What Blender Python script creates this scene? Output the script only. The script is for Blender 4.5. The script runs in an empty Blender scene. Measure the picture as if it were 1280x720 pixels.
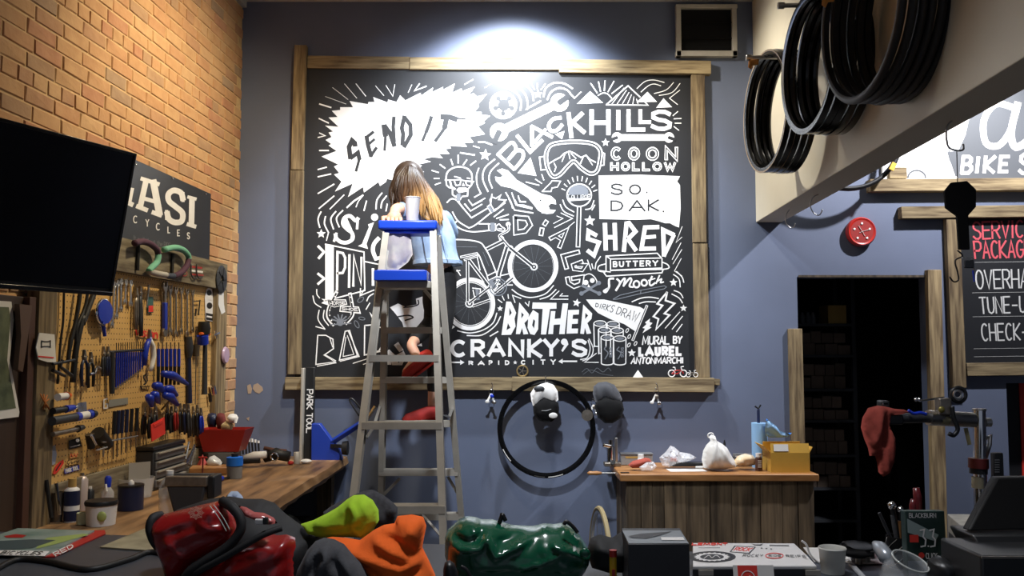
import bpy, bmesh, math, random
from mathutils import Vector, Matrix, noise
from mathutils.geometry import tessellate_polygon, delaunay_2d_cdt
R = random.Random(7)
S = bpy.context.scene
C = S.collection
PI = math.pi
V = Vector

# ------------------------------------------------------------------ camera
FOC = 1120.0
TH = math.atan(75 / FOC)
EYE = V((0, 0, 1.62))
cam = bpy.data.objects.new('camera', bpy.data.cameras.new('camera'))
C.objects.link(cam)
cam.location = EYE
cam.rotation_euler = (PI / 2 + TH, 0, 0)
cam.data.sensor_width = 36
cam.data.lens = FOC / 1280 * 36
cam.data.clip_start = 0.05
S.camera = cam

# ------------------------------------------------------------------ world, lights, exposure
w = bpy.data.worlds.new('world'); S.world = w; w.use_nodes = True
w.node_tree.nodes['Background'].inputs[0].default_value = (0.72, 0.80, 1.0, 1)
w.node_tree.nodes['Background'].inputs[1].default_value = 0.19
S.view_settings.view_transform = 'Standard'
S.view_settings.look = 'None'
S.view_settings.gamma = 1
S.view_settings.use_curve_mapping = False
S.view_settings.exposure = 0.0

def lamp(name, kind, loc, target, power, color, **kw):
    l = bpy.data.lights.new(name, kind); l.energy = power; l.color = color
    for k, v in kw.items(): setattr(l, k, v)
    o = bpy.data.objects.new(name, l); C.objects.link(o); o.location = loc
    o.rotation_euler = (V(target) - V(loc)).to_track_quat('-Z', 'Y').to_euler()
    return o
COOL = (0.86, 0.92, 1.0)
lamp('mural_spotlight', 'SPOT', (0.0, 5.14, 3.78), (0.0, 5.78, 2.85), 270, COOL, spot_size=2.0, spot_blend=0.55, shadow_soft_size=0.05)
lamp('mural_fill_spotlight', 'SPOT', (-0.15, 2.9, 3.78), (-0.1, 5.8, 2.15), 470, COOL, spot_size=1.12, spot_blend=0.8, shadow_soft_size=0.06)
lamp('brick_spotlight', 'SPOT', (-0.55, 4.3, 3.75), (-1.85, 4.8, 1.95), 190, (1.0, 0.83, 0.55), spot_size=2.1, spot_blend=1.0, shadow_soft_size=0.06)
lamp('sign_spotlight', 'SPOT', (3.0, 4.7, 3.66), (2.6, 5.8, 2.4), 320, (0.95, 0.95, 1.0), spot_size=2.0, spot_blend=0.7, shadow_soft_size=0.04)
lamp('beam_spotlight', 'SPOT', (0.45, 5.1, 3.78), (1.55, 5.35, 2.55), 130, (1.0, 0.93, 0.80), spot_size=1.7, spot_blend=0.9, shadow_soft_size=0.05)
lamp('counter_ceiling_light', 'SPOT', (0.2, 2.3, 3.74), (0.2, 2.75, 0), 190, (0.95, 0.96, 1.0), spot_size=1.75, spot_blend=0.8, shadow_soft_size=0.22)

# ------------------------------------------------------------------ pixel <-> world
_F = V((0, math.cos(TH), math.sin(TH))); _U = V((0, -math.sin(TH), math.cos(TH)))
def ray(px, py): return _F + V((1, 0, 0)) * ((px - 640) / FOC) + _U * ((360 - py) / FOC)
def P(px, py, Y):
    d = ray(px, py); return EYE + d * (Y / d.y)
def PZ(px, py, z):
    d = ray(px, py); return EYE + d * ((z - EYE.z) / d.z)
D = 5.8                                   # back wall plane
SK = 0.0446                               # the side walls run at this slant
CX = P(295, 435, D).x                     # left corner
TW = V((SK, 1, 0)).normalized()           # along the left wall, away from the camera
NW = V((TW.y, -TW.x, 0))                  # left wall normal into the room
RZW = math.atan2(NW.y, NW.x)
def LW(px, py, off=0.0):
    d = ray(px, py); b = V((CX, D, 0)) + NW * off
    return EYE + d * ((b - EYE).dot(NW) / d.dot(NW))
def wallpt(u, z, off=0.0):                # u metres from the corner towards the camera
    return V((CX, D, 0)) - TW * u + NW * off + V((0, 0, z))
def uz(p): return ((V((CX, D, 0)) - p).dot(TW), p.z)

# ------------------------------------------------------------------ materials
def mat(name, col, rough=0.6, metal=0.0, var=0.0, scale=8.0, bump=0.0, stretch=(1, 1, 1), col2=None, spec=0.5, trans=0.0, rnd=0.0, alpha=1.0, bscale=None, coat=0.0):
    m = bpy.data.materials.new(name); m.use_nodes = True; nt = m.node_tree; N = nt.nodes; L = nt.links
    b = N['Principled BSDF']; b.inputs['Roughness'].default_value = rough; b.inputs['Metallic'].default_value = metal
    b.inputs['Specular IOR Level'].default_value = spec
    c = (*col, 1); b.inputs['Base Color'].default_value = c
    if trans: b.inputs['Transmission Weight'].default_value = trans; b.inputs['IOR'].default_value = 1.4
    if alpha < 1: b.inputs['Alpha'].default_value = alpha
    if coat: b.inputs['Coat Weight'].default_value = coat; b.inputs['Coat Roughness'].default_value = 0.15
    if var or bump or col2 or rnd:
        tc = N.new('ShaderNodeTexCoord'); mp = N.new('ShaderNodeMapping'); mp.inputs['Scale'].default_value = stretch
        L.new(tc.outputs['Object'], mp.inputs[0]); vec = mp.outputs[0]
        if rnd:
            oi = N.new('ShaderNodeObjectInfo'); ad = N.new('ShaderNodeVectorMath'); ad.operation = 'ADD'
            mu = N.new('ShaderNodeMath'); mu.operation = 'MULTIPLY'; mu.inputs[1].default_value = 37.0
            L.new(oi.outputs['Random'], mu.inputs[0]); L.new(vec, ad.inputs[0]); L.new(mu.outputs[0], ad.inputs[1]); vec = ad.outputs[0]
        n = N.new('ShaderNodeTexNoise'); n.inputs['Scale'].default_value = scale; n.inputs['Detail'].default_value = 6; L.new(vec, n.inputs['Vector'])
        mx = N.new('ShaderNodeMix'); mx.data_type = 'RGBA'; L.new(n.outputs[0], mx.inputs[0])
        c2 = col2 or tuple(max(0, x * (1 - var)) for x in col)
        c1 = col if col2 else tuple(min(1, x * (1 + var)) for x in col)
        mx.inputs[6].default_value = (*c1, 1); mx.inputs[7].default_value = (*c2, 1)
        rp = N.new('ShaderNodeMapRange'); rp.inputs[1].default_value = 0.33; rp.inputs[2].default_value = 0.67; L.new(n.outputs[0], rp.inputs[0]); L.new(rp.outputs[0], mx.inputs[0])
        out = mx.outputs[2]
        if rnd:
            hs = N.new('ShaderNodeHueSaturation'); mr = N.new('ShaderNodeMapRange'); mr.inputs[3].default_value = 1 - rnd; mr.inputs[4].default_value = 1 + rnd
            L.new(oi.outputs['Random'], mr.inputs[0]); L.new(mr.outputs[0], hs.inputs['Value']); L.new(out, hs.inputs['Color']); out = hs.outputs[0]
        L.new(out, b.inputs['Base Color'])
        if bump:
            bp = N.new('ShaderNodeBump'); bp.inputs['Strength'].default_value = bump; bp.inputs['Distance'].default_value = 0.004
            n2 = n
            if bscale:
                n2 = N.new('ShaderNodeTexNoise'); n2.inputs['Scale'].default_value = bscale; n2.inputs['Detail'].default_value = 4; L.new(vec, n2.inputs['Vector'])
            L.new(n2.outputs[0], bp.inputs['Height']); L.new(bp.outputs[0], b.inputs['Normal'])
    return m
def hx(h):
    h = h.lstrip('#'); r = []
    for i in (0, 2, 4):
        c = int(h[i:i + 2], 16) / 255; r.append(c / 12.92 if c < .04045 else ((c + .055) / 1.055) ** 2.4)
    return tuple(r)

M = {}
M['blue_wall'] = mat('blue_wall_paint', hx('#616a80'), 0.55, var=0.05, scale=3, bump=0.08, bscale=120)
M['cream'] = mat('cream_paint', hx('#c9c1ad'), 0.6, var=0.03, scale=3, bump=0.05, bscale=100)
M['ceiling'] = mat('ceiling_paint', hx('#b9b8b2'), 0.8, var=0.05, scale=6)
M['floor'] = mat('worn_floor', hx('#4b4845'), 0.5, var=0.2, scale=5)
M['mortar'] = mat('mortar', hx('#caa97b'), 0.95, var=0.12, scale=30, bump=0.3)
M['wood_v'] = mat('weathered_wood_upright', hx('#93805f'), 0.85, col2=hx('#53432f'), scale=5, stretch=(9, 9, 0.8), bump=0.5, rnd=0.2)
M['wood_h'] = mat('weathered_wood_level', hx('#9c8a68'), 0.85, col2=hx('#5a4a34'), scale=5, stretch=(0.8, 9, 9), bump=0.5, rnd=0.2)
M['wood_w'] = mat('weathered_wood_by_wall', hx('#8a8069'), 0.85, col2=hx('#54493a'), scale=5, stretch=(9, 0.8, 9), bump=0.5, rnd=0.15)
M['wood_dark'] = mat('dark_weathered_wood', hx('#5e5140'), 0.85, col2=hx('#2e261d'), scale=5, stretch=(9, 9, 0.7), bump=0.5, rnd=0.35)
M['wood_top'] = mat('bench_top_wood', hx('#b3814e'), 0.42, col2=hx('#8a5c33'), scale=4, stretch=(0.9, 8, 8), bump=0.15)
M['wood_slab'] = mat('live_edge_slab', hx('#a9835a'), 0.5, col2=hx('#5c432b'), scale=3, stretch=(6, 0.8, 6), bump=0.3)
M['black'] = mat('black_paint', hx('#1c1d1f'), 0.4)
M['board_black'] = mat('mural_black_paint', hx('#232427'), 0.45, var=0.1, scale=2, spec=0.4)
M['white_paint'] = mat('mural_white_paint', hx('#e8e6e4'), 0.5, var=0.03, scale=20)
M['dim_paint'] = mat('mural_thin_grey_paint', hx('#70747b'), 0.5)
M['black_matt'] = mat('matt_black', hx('#0d0d0e'), 0.8, spec=0.2)
M['black_rubber'] = mat('black_rubber', hx('#121213'), 0.55)
M['black_gloss'] = mat('gloss_black', hx('#0b0b0c'), 0.18)
M['steel'] = mat('steel', (0.55, 0.54, 0.52), 0.32, 1.0)
M['tool_steel'] = mat('worn_tool_steel', hx('#8d857b'), 0.4, 0.85, var=0.2, scale=30)
M['chrome'] = mat('chrome', (0.8, 0.8, 0.8), 0.12, 1.0)
M['alu'] = mat('aluminium', hx('#b3ada2'), 0.5, 0.25, var=0.08, scale=14)
M['blue_pl'] = mat('blue_plastic', hx('#1746c8'), 0.35)
M['blue_tool'] = mat('blue_tool_grip', hx('#1a36b4'), 0.35)
M['navy'] = mat('navy_grip', hx('#182243'), 0.45)
M['red_pl'] = mat('red_plastic', hx('#a3231f'), 0.4)
M['red_sign'] = mat('red_print', hx('#e0382c'), 0.6)
M['white'] = mat('white_plastic', hx('#e4e2df'), 0.45)
M['paper'] = mat('white_paper', hx('#dcdad6'), 0.8)
M['grey'] = mat('grey_plastic', hx('#6b6c6e'), 0.5)
M['dgrey'] = mat('dark_grey', hx('#34363a'), 0.5)
M['orange_pl'] = mat('orange_plastic', hx('#e2671a'), 0.5)
M['card'] = mat('cardboard', hx('#b5924e'), 0.8, var=0.08, scale=10)
M['glass'] = mat('clear_glass', (1, 1, 1), 0.05, trans=1.0)
M['clearpl'] = mat('clear_plastic', (0.9, 0.93, 0.96), 0.12, alpha=0.35)
M['skin'] = mat('skin', hx('#d8a78e'), 0.55, var=0.04, scale=20)

# ------------------------------------------------------------------ mesh builder
WM = {}
class MB:
    def __init__(s): s.v = []; s.f = []; s.c = {}
    def add(s, vs, fs, M4=None):
        o = len(s.v)
        s.v += [(M4 @ V(v)) if M4 is not None else V(v) for v in vs]
        s.f += [[i + o for i in f] for f in fs]; return s
    def box(s, c, d, M4=None, rz=0.0, rot=None):
        x, y, z = d[0] / 2, d[1] / 2, d[2] / 2
        m = Matrix.Translation(c)
        if rz: m = m @ Matrix.Rotation(rz, 4, 'Z')
        if rot is not None: m = m @ rot
        if M4 is not None: m = M4 @ m
        return s.add([(a * x, b * y, e * z) for a in (-1, 1) for b in (-1, 1) for e in (-1, 1)],
                     [(0, 1, 3, 2), (4, 6, 7, 5), (0, 4, 5, 1), (2, 3, 7, 6), (0, 2, 6, 4), (1, 5, 7, 3)], m)
    def hexa(s, p):   # 4 bottom, 4 top
        return s.add(p, [(3, 2, 1, 0), (4, 5, 6, 7), (0, 1, 5, 4), (1, 2, 6, 5), (2, 3, 7, 6), (3, 0, 4, 7)])
    def bar(s, a, b, wd, th, side=None):   # rectangular bar between points, wd along 'side', th across
        a = V(a); b = V(b); t = (b - a).normalized()
        sd = V(side) if side is not None else V((1, 0, 0)); sd = (sd - t * sd.dot(t)).normalized(); n = t.cross(sd)
        q = [(-1, -1), (1, -1), (1, 1), (-1, 1)]
        return s.hexa([a + sd * i * wd / 2 + n * j * th / 2 for i, j in q] + [b + sd * i * wd / 2 + n * j * th / 2 for i, j in q])
    def tube(s, pts, r, n=8, closed=False, flat=None):
        pts = [V(p) for p in pts]; m = len(pts); rr = r if isinstance(r, (list, tuple)) else [r] * m
        vs = []; prev = None
        for i, p in enumerate(pts):
            a = pts[(i - 1) % m] if (closed or i) else p; b = pts[(i + 1) % m] if (closed or i < m - 1) else p
            t = (b - a).normalized() if (b - a).length > 1e-9 else V((0, 0, 1))
            if prev is None:
                prev = t.orthogonal().normalized() if flat is None else (V(flat) - t * V(flat).dot(t)).normalized()
            u = (prev - t * prev.dot(t)); u = u.normalized() if u.length > 1e-6 else t.orthogonal().normalized(); prev = u; w_ = t.cross(u)
            for k in range(n):
                an = 2 * PI * k / n; vs.append(p + (u * math.cos(an) + w_ * math.sin(an)) * rr[i])
        fs = []
        for i in range(m if closed else m - 1):
            for k in range(n):
                fs.append((i * n + k, i * n + (k + 1) % n, ((i + 1) % m) * n + (k + 1) % n, ((i + 1) % m) * n + k))
        if not closed: fs += [tuple(range(n - 1, -1, -1)), tuple((m - 1) * n + k for k in range(n))]
        return s.add(vs, fs)
    def cyl(s, a, b, r, r2=None, n=14): return s.tube([a, b], [r, r if r2 is None else r2], n)
    def lathe(s, prof, M4=None, n=20, closed=False):
        vs = [(r * math.cos(2 * PI * k / n), r * math.sin(2 * PI * k / n), z) for r, z in prof for k in range(n)]
        fs = []
        m = len(prof)
        for i in range(m if closed else m - 1):
            j = (i + 1) % m
            for k in range(n): fs.append((i * n + k, i * n + (k + 1) % n, j * n + (k + 1) % n, j * n + k))
        if not closed: fs += [tuple(range(n - 1, -1, -1)), tuple((m - 1) * n + k for k in range(n))]
        return s.add(vs, fs, M4)
    def prism(s, poly, M4, z0, z1):
        n = len(poly); vs = [(x, y, z0) for x, y in poly] + [(x, y, z1) for x, y in poly]
        tr = tessellate_polygon([[V((x, y, 0)) for x, y in poly]])
        fs = [tuple(t) for t in tr] + [tuple(i + n for i in t[::-1]) for t in tr] + [(i, (i + 1) % n, (i + 1) % n + n, i + n) for i in range(n)]
        return s.add(vs, fs, M4)
    def ball(s, c, r, n=12, m=8):
        r = r if isinstance(r, (tuple, list)) else (r, r, r)
        pr = [(max(1e-4, math.sin(PI * i / m)), -math.cos(PI * i / m)) for i in range(m + 1)]
        return s.lathe(pr, Matrix.Translation(c) @ Matrix.Diagonal((*r, 1)), n)
    def build(s, name, m, parent=None, smooth=True, bevel=0.0, kind=None, ang=0.7, fixn=True):
        me = bpy.data.meshes.new(name); inv = WM[parent].inverted() if parent is not None else Matrix()
        me.from_pydata([inv @ v for v in s.v], [], s.f)
        if fixn:
            bm = bmesh.new(); bm.from_mesh(me); bmesh.ops.recalc_face_normals(bm, faces=bm.faces); bm.to_mesh(me); bm.free()
        me.materials.append(m if not isinstance(m, str) else M[m])
        if smooth:
            me.polygons.foreach_set('use_smooth', [True] * len(me.polygons))
            me.set_sharp_from_angle(angle=ang)
        o = bpy.data.objects.new(name, me); C.objects.link(o)
        if parent is not None: o.parent = parent; WM[o] = WM[parent]
        else: WM[o] = Matrix()
        if bevel:
            b = o.modifiers.new('bevel', 'BEVEL'); b.width = bevel; b.segments = 2; b.limit_method = 'ANGLE'
        if kind: o['kind'] = kind
        return o
def tag(o, label=None, cat=None, group=None, kind=None):
    if label: o['label'] = label
    if cat: o['category'] = cat
    if group: o['group'] = group
    if kind: o['kind'] = kind
    return o
def T(name, label, cat, loc, rz=0.0, group=None):
    o = bpy.data.objects.new(name, None); C.objects.link(o); o.empty_display_size = 0.05
    o.location = loc; o.rotation_euler = (0, 0, rz)
    WM[o] = Matrix.Translation(loc) @ Matrix.Rotation(rz, 4, 'Z')
    return tag(o, label, cat, group)
def solo(mb, name, m, label, cat, group=None, **kw):
    xs = [v.x for v in mb.v]; ys = [v.y for v in mb.v]; zs = [v.z for v in mb.v]
    o0 = V(((min(xs) + max(xs)) / 2, (min(ys) + max(ys)) / 2, min(zs)))
    mb.v = [v - o0 for v in mb.v]
    o = mb.build(name, m, None, **kw); o.location = o0; WM[o] = Matrix.Translation(o0)
    return tag(o, label, cat, group)
def struct(mb, name, m, **kw):
    o = mb.build(name, m, None, **kw); o['kind'] = 'structure'; return o
def dup(root, delta, label=None, rot=None):     # copy a thing and its parts, moved by delta
    def cp(o, par):
        c = o.copy(); C.objects.link(c); c.parent = par; WM[c] = WM[o]
        for ch in list(o.children): cp(ch, c)
        return c
    kids = list(root.children)
    r = root.copy(); C.objects.link(r); r.location = root.location + V(delta)
    WM[r] = Matrix.Translation(delta) @ WM[root]
    for ch in kids: cp(ch, r)
    if rot: r.rotation_euler = rot
    if label: r['label'] = label
    return r
def frame(o, y, n):        # local frame: y axis along 'y', z axis along 'n'
    y = V(y).normalized(); n = V(n); n = (n - y * n.dot(y)).normalized(); x = y.cross(n)
    return Matrix(((x.x, y.x, n.x, o[0]), (x.y, y.y, n.y, o[1]), (x.z, y.z, n.z, o[2]), (0, 0, 0, 1)))

# ------------------------------------------------------------------ flat drawing on a surface
def arc(cx, cy, rx, ry, a0, a1, n=14, rot=0.0):
    out = []
    for i in range(n + 1):
        a = math.radians(a0 + (a1 - a0) * i / n); x = rx * math.cos(a); y = ry * math.sin(a)
        out.append((cx + x * math.cos(rot) - y * math.sin(rot), cy + x * math.sin(rot) + y * math.cos(rot)))
    return out
def spl(pts, k=5):      # Catmull-Rom through points
    q = [pts[0]] + list(pts) + [pts[-1]]; out = []
    for i in range(1, len(q) - 2):
        for j in range(k):
            t = j / k
            out.append(tuple(0.5 * ((2 * q[i][d]) + (-q[i - 1][d] + q[i + 1][d]) * t + (2 * q[i - 1][d] - 5 * q[i][d] + 4 * q[i + 1][d] - q[i + 2][d]) * t * t + (-q[i - 1][d] + 3 * q[i][d] - 3 * q[i + 1][d] + q[i + 2][d]) * t ** 3) for d in range(len(q[i]))))
    out.append(tuple(q[-2])); return out
class Draw:
    def __init__(s, fn): s.fn = fn; s.mb = MB(); s.lay = 0; s.ox = 0; s.oy = 0; s.s = 1.0
    def at(s, ox=0, oy=0, sc=1.0): s.ox, s.oy, s.s = ox, oy, sc; return s
    def m(s, p): return (s.ox + p[0] / s.s, s.oy + p[1] / s.s)
    def raw(s, pts, fs): s.k = getattr(s, 'k', 0) + 1; s.mb.add([s.fn(x, y, s.lay + .05 * (s.k % 11)) for x, y in pts], fs)
    def poly(s, pts):
        q = [s.m(p) for p in pts]; s.raw(q, [tuple(t) for t in tessellate_polygon([[V((x, y, 0)) for x, y in q]])]); return s
    def disc(s, x, y, r, ry=None, n=18): return s.poly(arc(x, y, r, ry or r, 0, 360 - 360 / n, n - 1))
    def st(s, pts, w, cap=0.5, closed=False, taper=False):      # stroke, w in target units (after scale)
        q = [V(s.m(p)) for p in pts]
        if not closed and cap and len(q) > 1:
            q[0] = q[0] - (q[1] - q[0]).normalized() * w * cap * .6; q[-1] = q[-1] + (q[-1] - q[-2]).normalized() * w * cap * .6
        n = len(q); vs = []
        for i in range(n):
            a = q[i - 1] if (i or closed) else q[i]; b = q[(i + 1) % n] if (i < n - 1 or closed) else q[i]
            d1 = (q[i] - a); d2 = (b - q[i]); d1 = d1.normalized() if d1.length > 1e-6 else d2.normalized(); d2 = d2.normalized() if d2.length > 1e-6 else d1
            t = d1 + d2
            t = t.normalized() if t.length > 0.2 else d1
            nn = V((-t.y, t.x)); k = max(0.5, abs(nn.dot(V((-d1.y, d1.x))))); ww = w / 2 / k
            if taper: ww *= (1 - abs(2 * i / (n - 1) - 1) ** 2 * .7)
            vs += [q[i] + nn * ww, q[i] - nn * ww]
        fs = [(2 * i, 2 * i + 1, (2 * i + 3) % (2 * n), (2 * i + 2) % (2 * n)) for i in range(n if closed else n - 1)]
        s.raw([tuple(v) for v in vs], fs); return s
    def star(s, x, y, r, rot=0.0):
        return s.poly([(x + (r if k % 2 == 0 else r * .45) * math.sin(rot + k * PI / 5), y - (r if k % 2 == 0 else r * .45) * math.cos(rot + k * PI / 5)) for k in range(10)])
    def build(s, name, m, parent, kind=None): 
        o = s.mb.build(name, m, parent, smooth=False, fixn=False)
        if kind: o['kind'] = kind
        return o
_c = lambda *a: arc(*a)
FONT = {
 'A': [[(0, 1), (.5, 0), (1, 1)], [(.2, .66), (.8, .66)]],
 'B': [[(0, 0), (0, 1)], [(0, 0), (.6, 0), (.85, .1), (.88, .3), (.6, .47), (0, .47)], [(.6, .47), (.95, .6), (1, .8), (.7, 1), (0, 1)]],
 'C': [_c(.55, .5, .52, .5, -50, -310)],
 'D': [[(0, 0), (0, 1), (.45, 1), (.85, .82), (1, .5), (.85, .18), (.45, 0), (0, 0)]],
 'E': [[(1, 0), (0, 0), (0, 1), (1, 1)], [(0, .5), (.85, .5)]],
 'F': [[(1, 0), (0, 0), (0, 1)], [(0, .5), (.8, .5)]],
 'G': [_c(.55, .5, .52, .5, -50, -340) + [(1, .55), (.6, .55)]],
 'H': [[(0, 0), (0, 1)], [(1, 0), (1, 1)], [(0, .52), (1, .52)]],
 'I': [[(.5, 0), (.5, 1)]],
 'K': [[(0, 0), (0, 1)], [(1, 0), (.05, .55), (1, 1)]],
 'L': [[(0, 0), (0, 1), (1, 1)]],
 'M': [[(0, 1), (.1, 0), (.5, .8), (.9, 0), (1, 1)]],
 'N': [[(0, 1), (0, 0), (1, 1), (1, 0)]],
 'O': [_c(.5, .5, .5, .5, 0, 360)],
 'P': [[(0, 1), (0, 0), (.7, 0), (1, .12), (1, .4), (.7, .55), (0, .55)]],
 'R': [[(0, 1), (0, 0), (.65, 0), (.95, .12), (.95, .38), (.65, .52), (0, .52)], [(.45, .52), (1, 1)]],
 'S': [[(.95, .15), (.7, .02), (.35, 0), (.06, .12), (.06, .34), (.35, .47), (.7, .53), (.97, .68), (.94, .88), (.65, 1), (.3, .98), (0, .84)]],
 'T': [[(0, 0), (1, 0)], [(.5, 0), (.5, 1)]],
 'U': [[(0, 0), (0, .65), (.15, .92), (.5, 1), (.85, .92), (1, .65), (1, 0)]],
 'V': [[(0, 0), (.5, 1), (1, 0)]],
 'W': [[(0, 0), (.25, 1), (.5, .25), (.75, 1), (1, 0)]],
 'X': [[(0, 0), (1, 1)], [(1, 0), (0, 1)]],
 'Y': [[(0, 0), (.5, .5), (1, 0)], [(.5, .5), (.5, 1)]],
 'Z': [[(0, 0), (1, 0), (0, 1), (1, 1)]],
 '.': [[(.3, .97), (.55, .97)]], '-': [[(.1, .55), (.9, .55)]], "'": [[(.5, 0), (.35, .3)]], '/': [[(.9, 0), (.1, 1)]],
 '3': [[(0, .05), (.8, 0), (.5, .42), (.95, .6), (.8, .95), (0, 1)]], '0': [_c(.5, .5, .5, .5, 0, 360)],
 'a': [_c(.42, .7, .4, .3, 0, 360), [(.85, .4), (.85, 1)]], 'c': [_c(.5, .7, .45, .3, -45, -315)], 'e': [[(.05, .7), (.95, .7)] + _c(.5, .7, .45, .3, 0, -300)],
 'h': [[(.05, 0), (.05, 1)], [(.05, .6), (.5, .4), (.85, .55), (.9, 1)]], 'i': [[(.5, .4), (.5, 1)], [(.5, .16), (.5, .2)]],
 'm': [[(0, 1), (0, .42)], [(0, .55), (.25, .42), (.45, .55), (.45, 1)], [(.45, .55), (.75, .42), (.95, .55), (1, 1)]],
 'n': [[(.05, 1), (.05, .42)], [(.05, .58), (.5, .4), (.85, .55), (.9, 1)]], 'o': [_c(.5, .7, .45, .3, 0, 360)], 'r': [[(.1, 1), (.1, .42)], [(.1, .6), (.7, .42)]],
 's': [[(.9, .45), (.4, .4), (.1, .52), (.5, .7), (.9, .85), (.5, 1), (.05, .95)]], 't': [[(.4, .1), (.4, .95), (.8, 1)], [(.1, .4), (.8, .4)]], 'l': [[(.5, 0), (.5, 1)]],
 'b': [[(.05, 0), (.05, 1)], _c(.5, .7, .45, .3, 0, 360)], 'd': [[(.95, 0), (.95, 1)], _c(.5, .7, .45, .3, 0, 360)], 'k': [[(0, 0), (0, 1)], [(.9, .4), (.05, .72), (.95, 1)]],
 'u': [[(.05, .4), (.1, .9), (.5, 1), (.9, .85), (.95, .4)]], 'v': [[(0, .4), (.5, 1), (1, .4)]], 'y': [[(0, .4), (.5, .95)], [(1, .4), (.3, 1.3)]]}
def glyph(d, ch, box, w, sk=0.0, cap=0.5):     # box = (x0,y0,x1,y1) in current coords, or 4 corners TL,TR,BR,BL; w target units
    wl = w * d.s / 2
    if len(box) == 4 and not isinstance(box[0], (tuple, list)):
        x0, y0, x1, y1 = box
        if ch == 'I' or x1 - x0 < 2 * wl: mx = (x0 + x1) / 2; x0 = x1 = mx
        else: x0 += wl; x1 -= wl
        y0 += wl * .8; y1 -= wl * .8; box = [(x0 + sk, y0), (x1 + sk, y0), (x1 - sk, y1), (x0 - sk, y1)]
    tl, tr, br, bl = [V(p) for p in box]
    for stq in FONT.get(ch, []):
        pts = []
        for x, y in stq:
            p = (tl * (1 - x) + tr * x) * (1 - y) + (bl * (1 - x) + br * x) * y; pts.append((p.x, p.y))
        closed = len(pts) > 2 and (V(pts[0]) - V(pts[-1])).length < 1e-6
        d.st(pts[:-1] if closed else pts, w, cap, closed)
WID = {'I': .3, 'i': .35, 'l': .35, '.': .3, "'": .3, ' ': .55, 'M': 1.25, 'W': 1.3, 'm': 1.3}
def word(d, s, tl, tr, br, bl, w, gap=0.28, cap=0.5):   # lettering stretched into a quad
    ws = [WID.get(c, .9) for c in s]; tot = sum(ws) + gap * (len(s) - 1); tl, tr, br, bl = map(V, (tl, tr, br, bl)); x = 0
    for c, wd in zip(s, ws):
        a = x / tot; b = (x + wd) / tot
        glyph(d, c, [tuple(tl.lerp(tr, a)), tuple(tl.lerp(tr, b)), tuple(bl.lerp(br, b)), tuple(bl.lerp(br, a))], w, cap=cap); x += wd + gap
def fontmesh(text, size, Mx, m, name, parent, bold=0.0, align='LEFT', extr=0.0):   # Blender's own built-in typeface
    cu = bpy.data.curves.new(name, 'FONT'); cu.body = text; cu.size = size; cu.align_x = align; cu.offset = bold; cu.resolution_u = 3; cu.extrude = extr
    o = bpy.data.objects.new(name, cu); C.objects.link(o); bpy.context.view_layer.update()
    me = bpy.data.meshes.new_from_object(o.evaluated_get(bpy.context.evaluated_depsgraph_get())); C.objects.unlink(o); bpy.data.objects.remove(o)
    b = MB(); b.add([v.co for v in me.vertices], [tuple(p.vertices) for p in me.polygons], Mx)
    return b.build(name, m, parent, smooth=False, fixn=False)
# ================================================================== SETTING
CEIL = 3.91
XR = 4.3
def lx(Y): return CX + SK * (Y - D)
# back wall with the doorway (997..1160) and a second opening at the right edge
dz = P(1080, 346.5, D).z; d0 = P(998, 435, D).x; d1 = P(1163, 435, D).x
e0 = P(1256, 435, D).x; ez = P(1265, 479, D).z
b = MB()
def slab(x0, x1, z0, z1, y0=D, y1=D + 0.14): b.box(((x0 + x1) / 2, (y0 + y1) / 2, (z0 + z1) / 2), (x1 - x0, y1 - y0, z1 - z0))
slab(CX - .3, d0, 0, CEIL); slab(d0, d1, dz, CEIL); slab(d1, e0, 0, CEIL); slab(e0, e0 + .9, ez, CEIL); slab(e0 + .9, XR, 0, CEIL)
wall_back = struct(b, 'wall_back', M['blue_wall'], smooth=False)
# left wall core (mortar) with bricks
b = MB(); b.hexa([(lx(-2) - .2, -2, 0), (lx(-2) - .003, -2, 0), (CX - .003, D, 0), (CX - .2, D, 0), (lx(-2) - .2, -2, CEIL), (lx(-2) - .003, -2, CEIL), (CX - .003, D, CEIL), (CX - .2, D, CEIL)])
wall_left = struct(b, 'wall_left', M['mortar'], smooth=False)
def brickmat():
    m = mat('brick', hx('#c39a6e'), 0.9, col2=hx('#ab7f58'), scale=14, bump=0.45, rnd=0.001, bscale=45)
    nt = m.node_tree; N = nt.nodes; L = nt.links
    cr = N.new('ShaderNodeValToRGB'); cr.color_ramp.interpolation = 'CONSTANT'
    cols = ['#c0966a', '#b98a60', '#c39c70', '#a57a5e', '#bd9064', '#bf8c64', '#977c64', '#c6a074', '#b4835e', '#bb9468', '#ac7058', '#c3986a', '#85796b', '#be9066']
    e = cr.color_ramp.elements
    while len(e) < len(cols): e.new(0.5)
    for i, c in enumerate(cols): e[i].position = i / len(cols); e[i].color = (*hx(c), 1)
    at = N.new('ShaderNodeAttribute'); at.attribute_name = 'tone'; oi = [n for n in N if n.type == 'OBJECT_INFO'][0]
    ad = N.new('ShaderNodeMath'); ad.operation = 'ADD'; fr = N.new('ShaderNodeMath'); fr.operation = 'FRACT'
    L.new(at.outputs['Fac'], ad.inputs[0]); L.new(oi.outputs['Random'], ad.inputs[1]); L.new(ad.outputs[0], fr.inputs[0]); L.new(fr.outputs[0], cr.inputs[0])
    mx = N.new('ShaderNodeMix'); mx.data_type = 'RGBA'; mx.inputs[0].default_value = 0.5
    src = [l for l in L if l.to_socket.name == 'Base Color'][0].from_socket
    L.new(cr.outputs[0], mx.inputs[6]); L.new(src, mx.inputs[7]); L.new(mx.outputs[2], N['Principled BSDF'].inputs['Base Color']); return m
M['brick'] = brickmat()
BL, BH = 0.205, 0.0677
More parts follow.
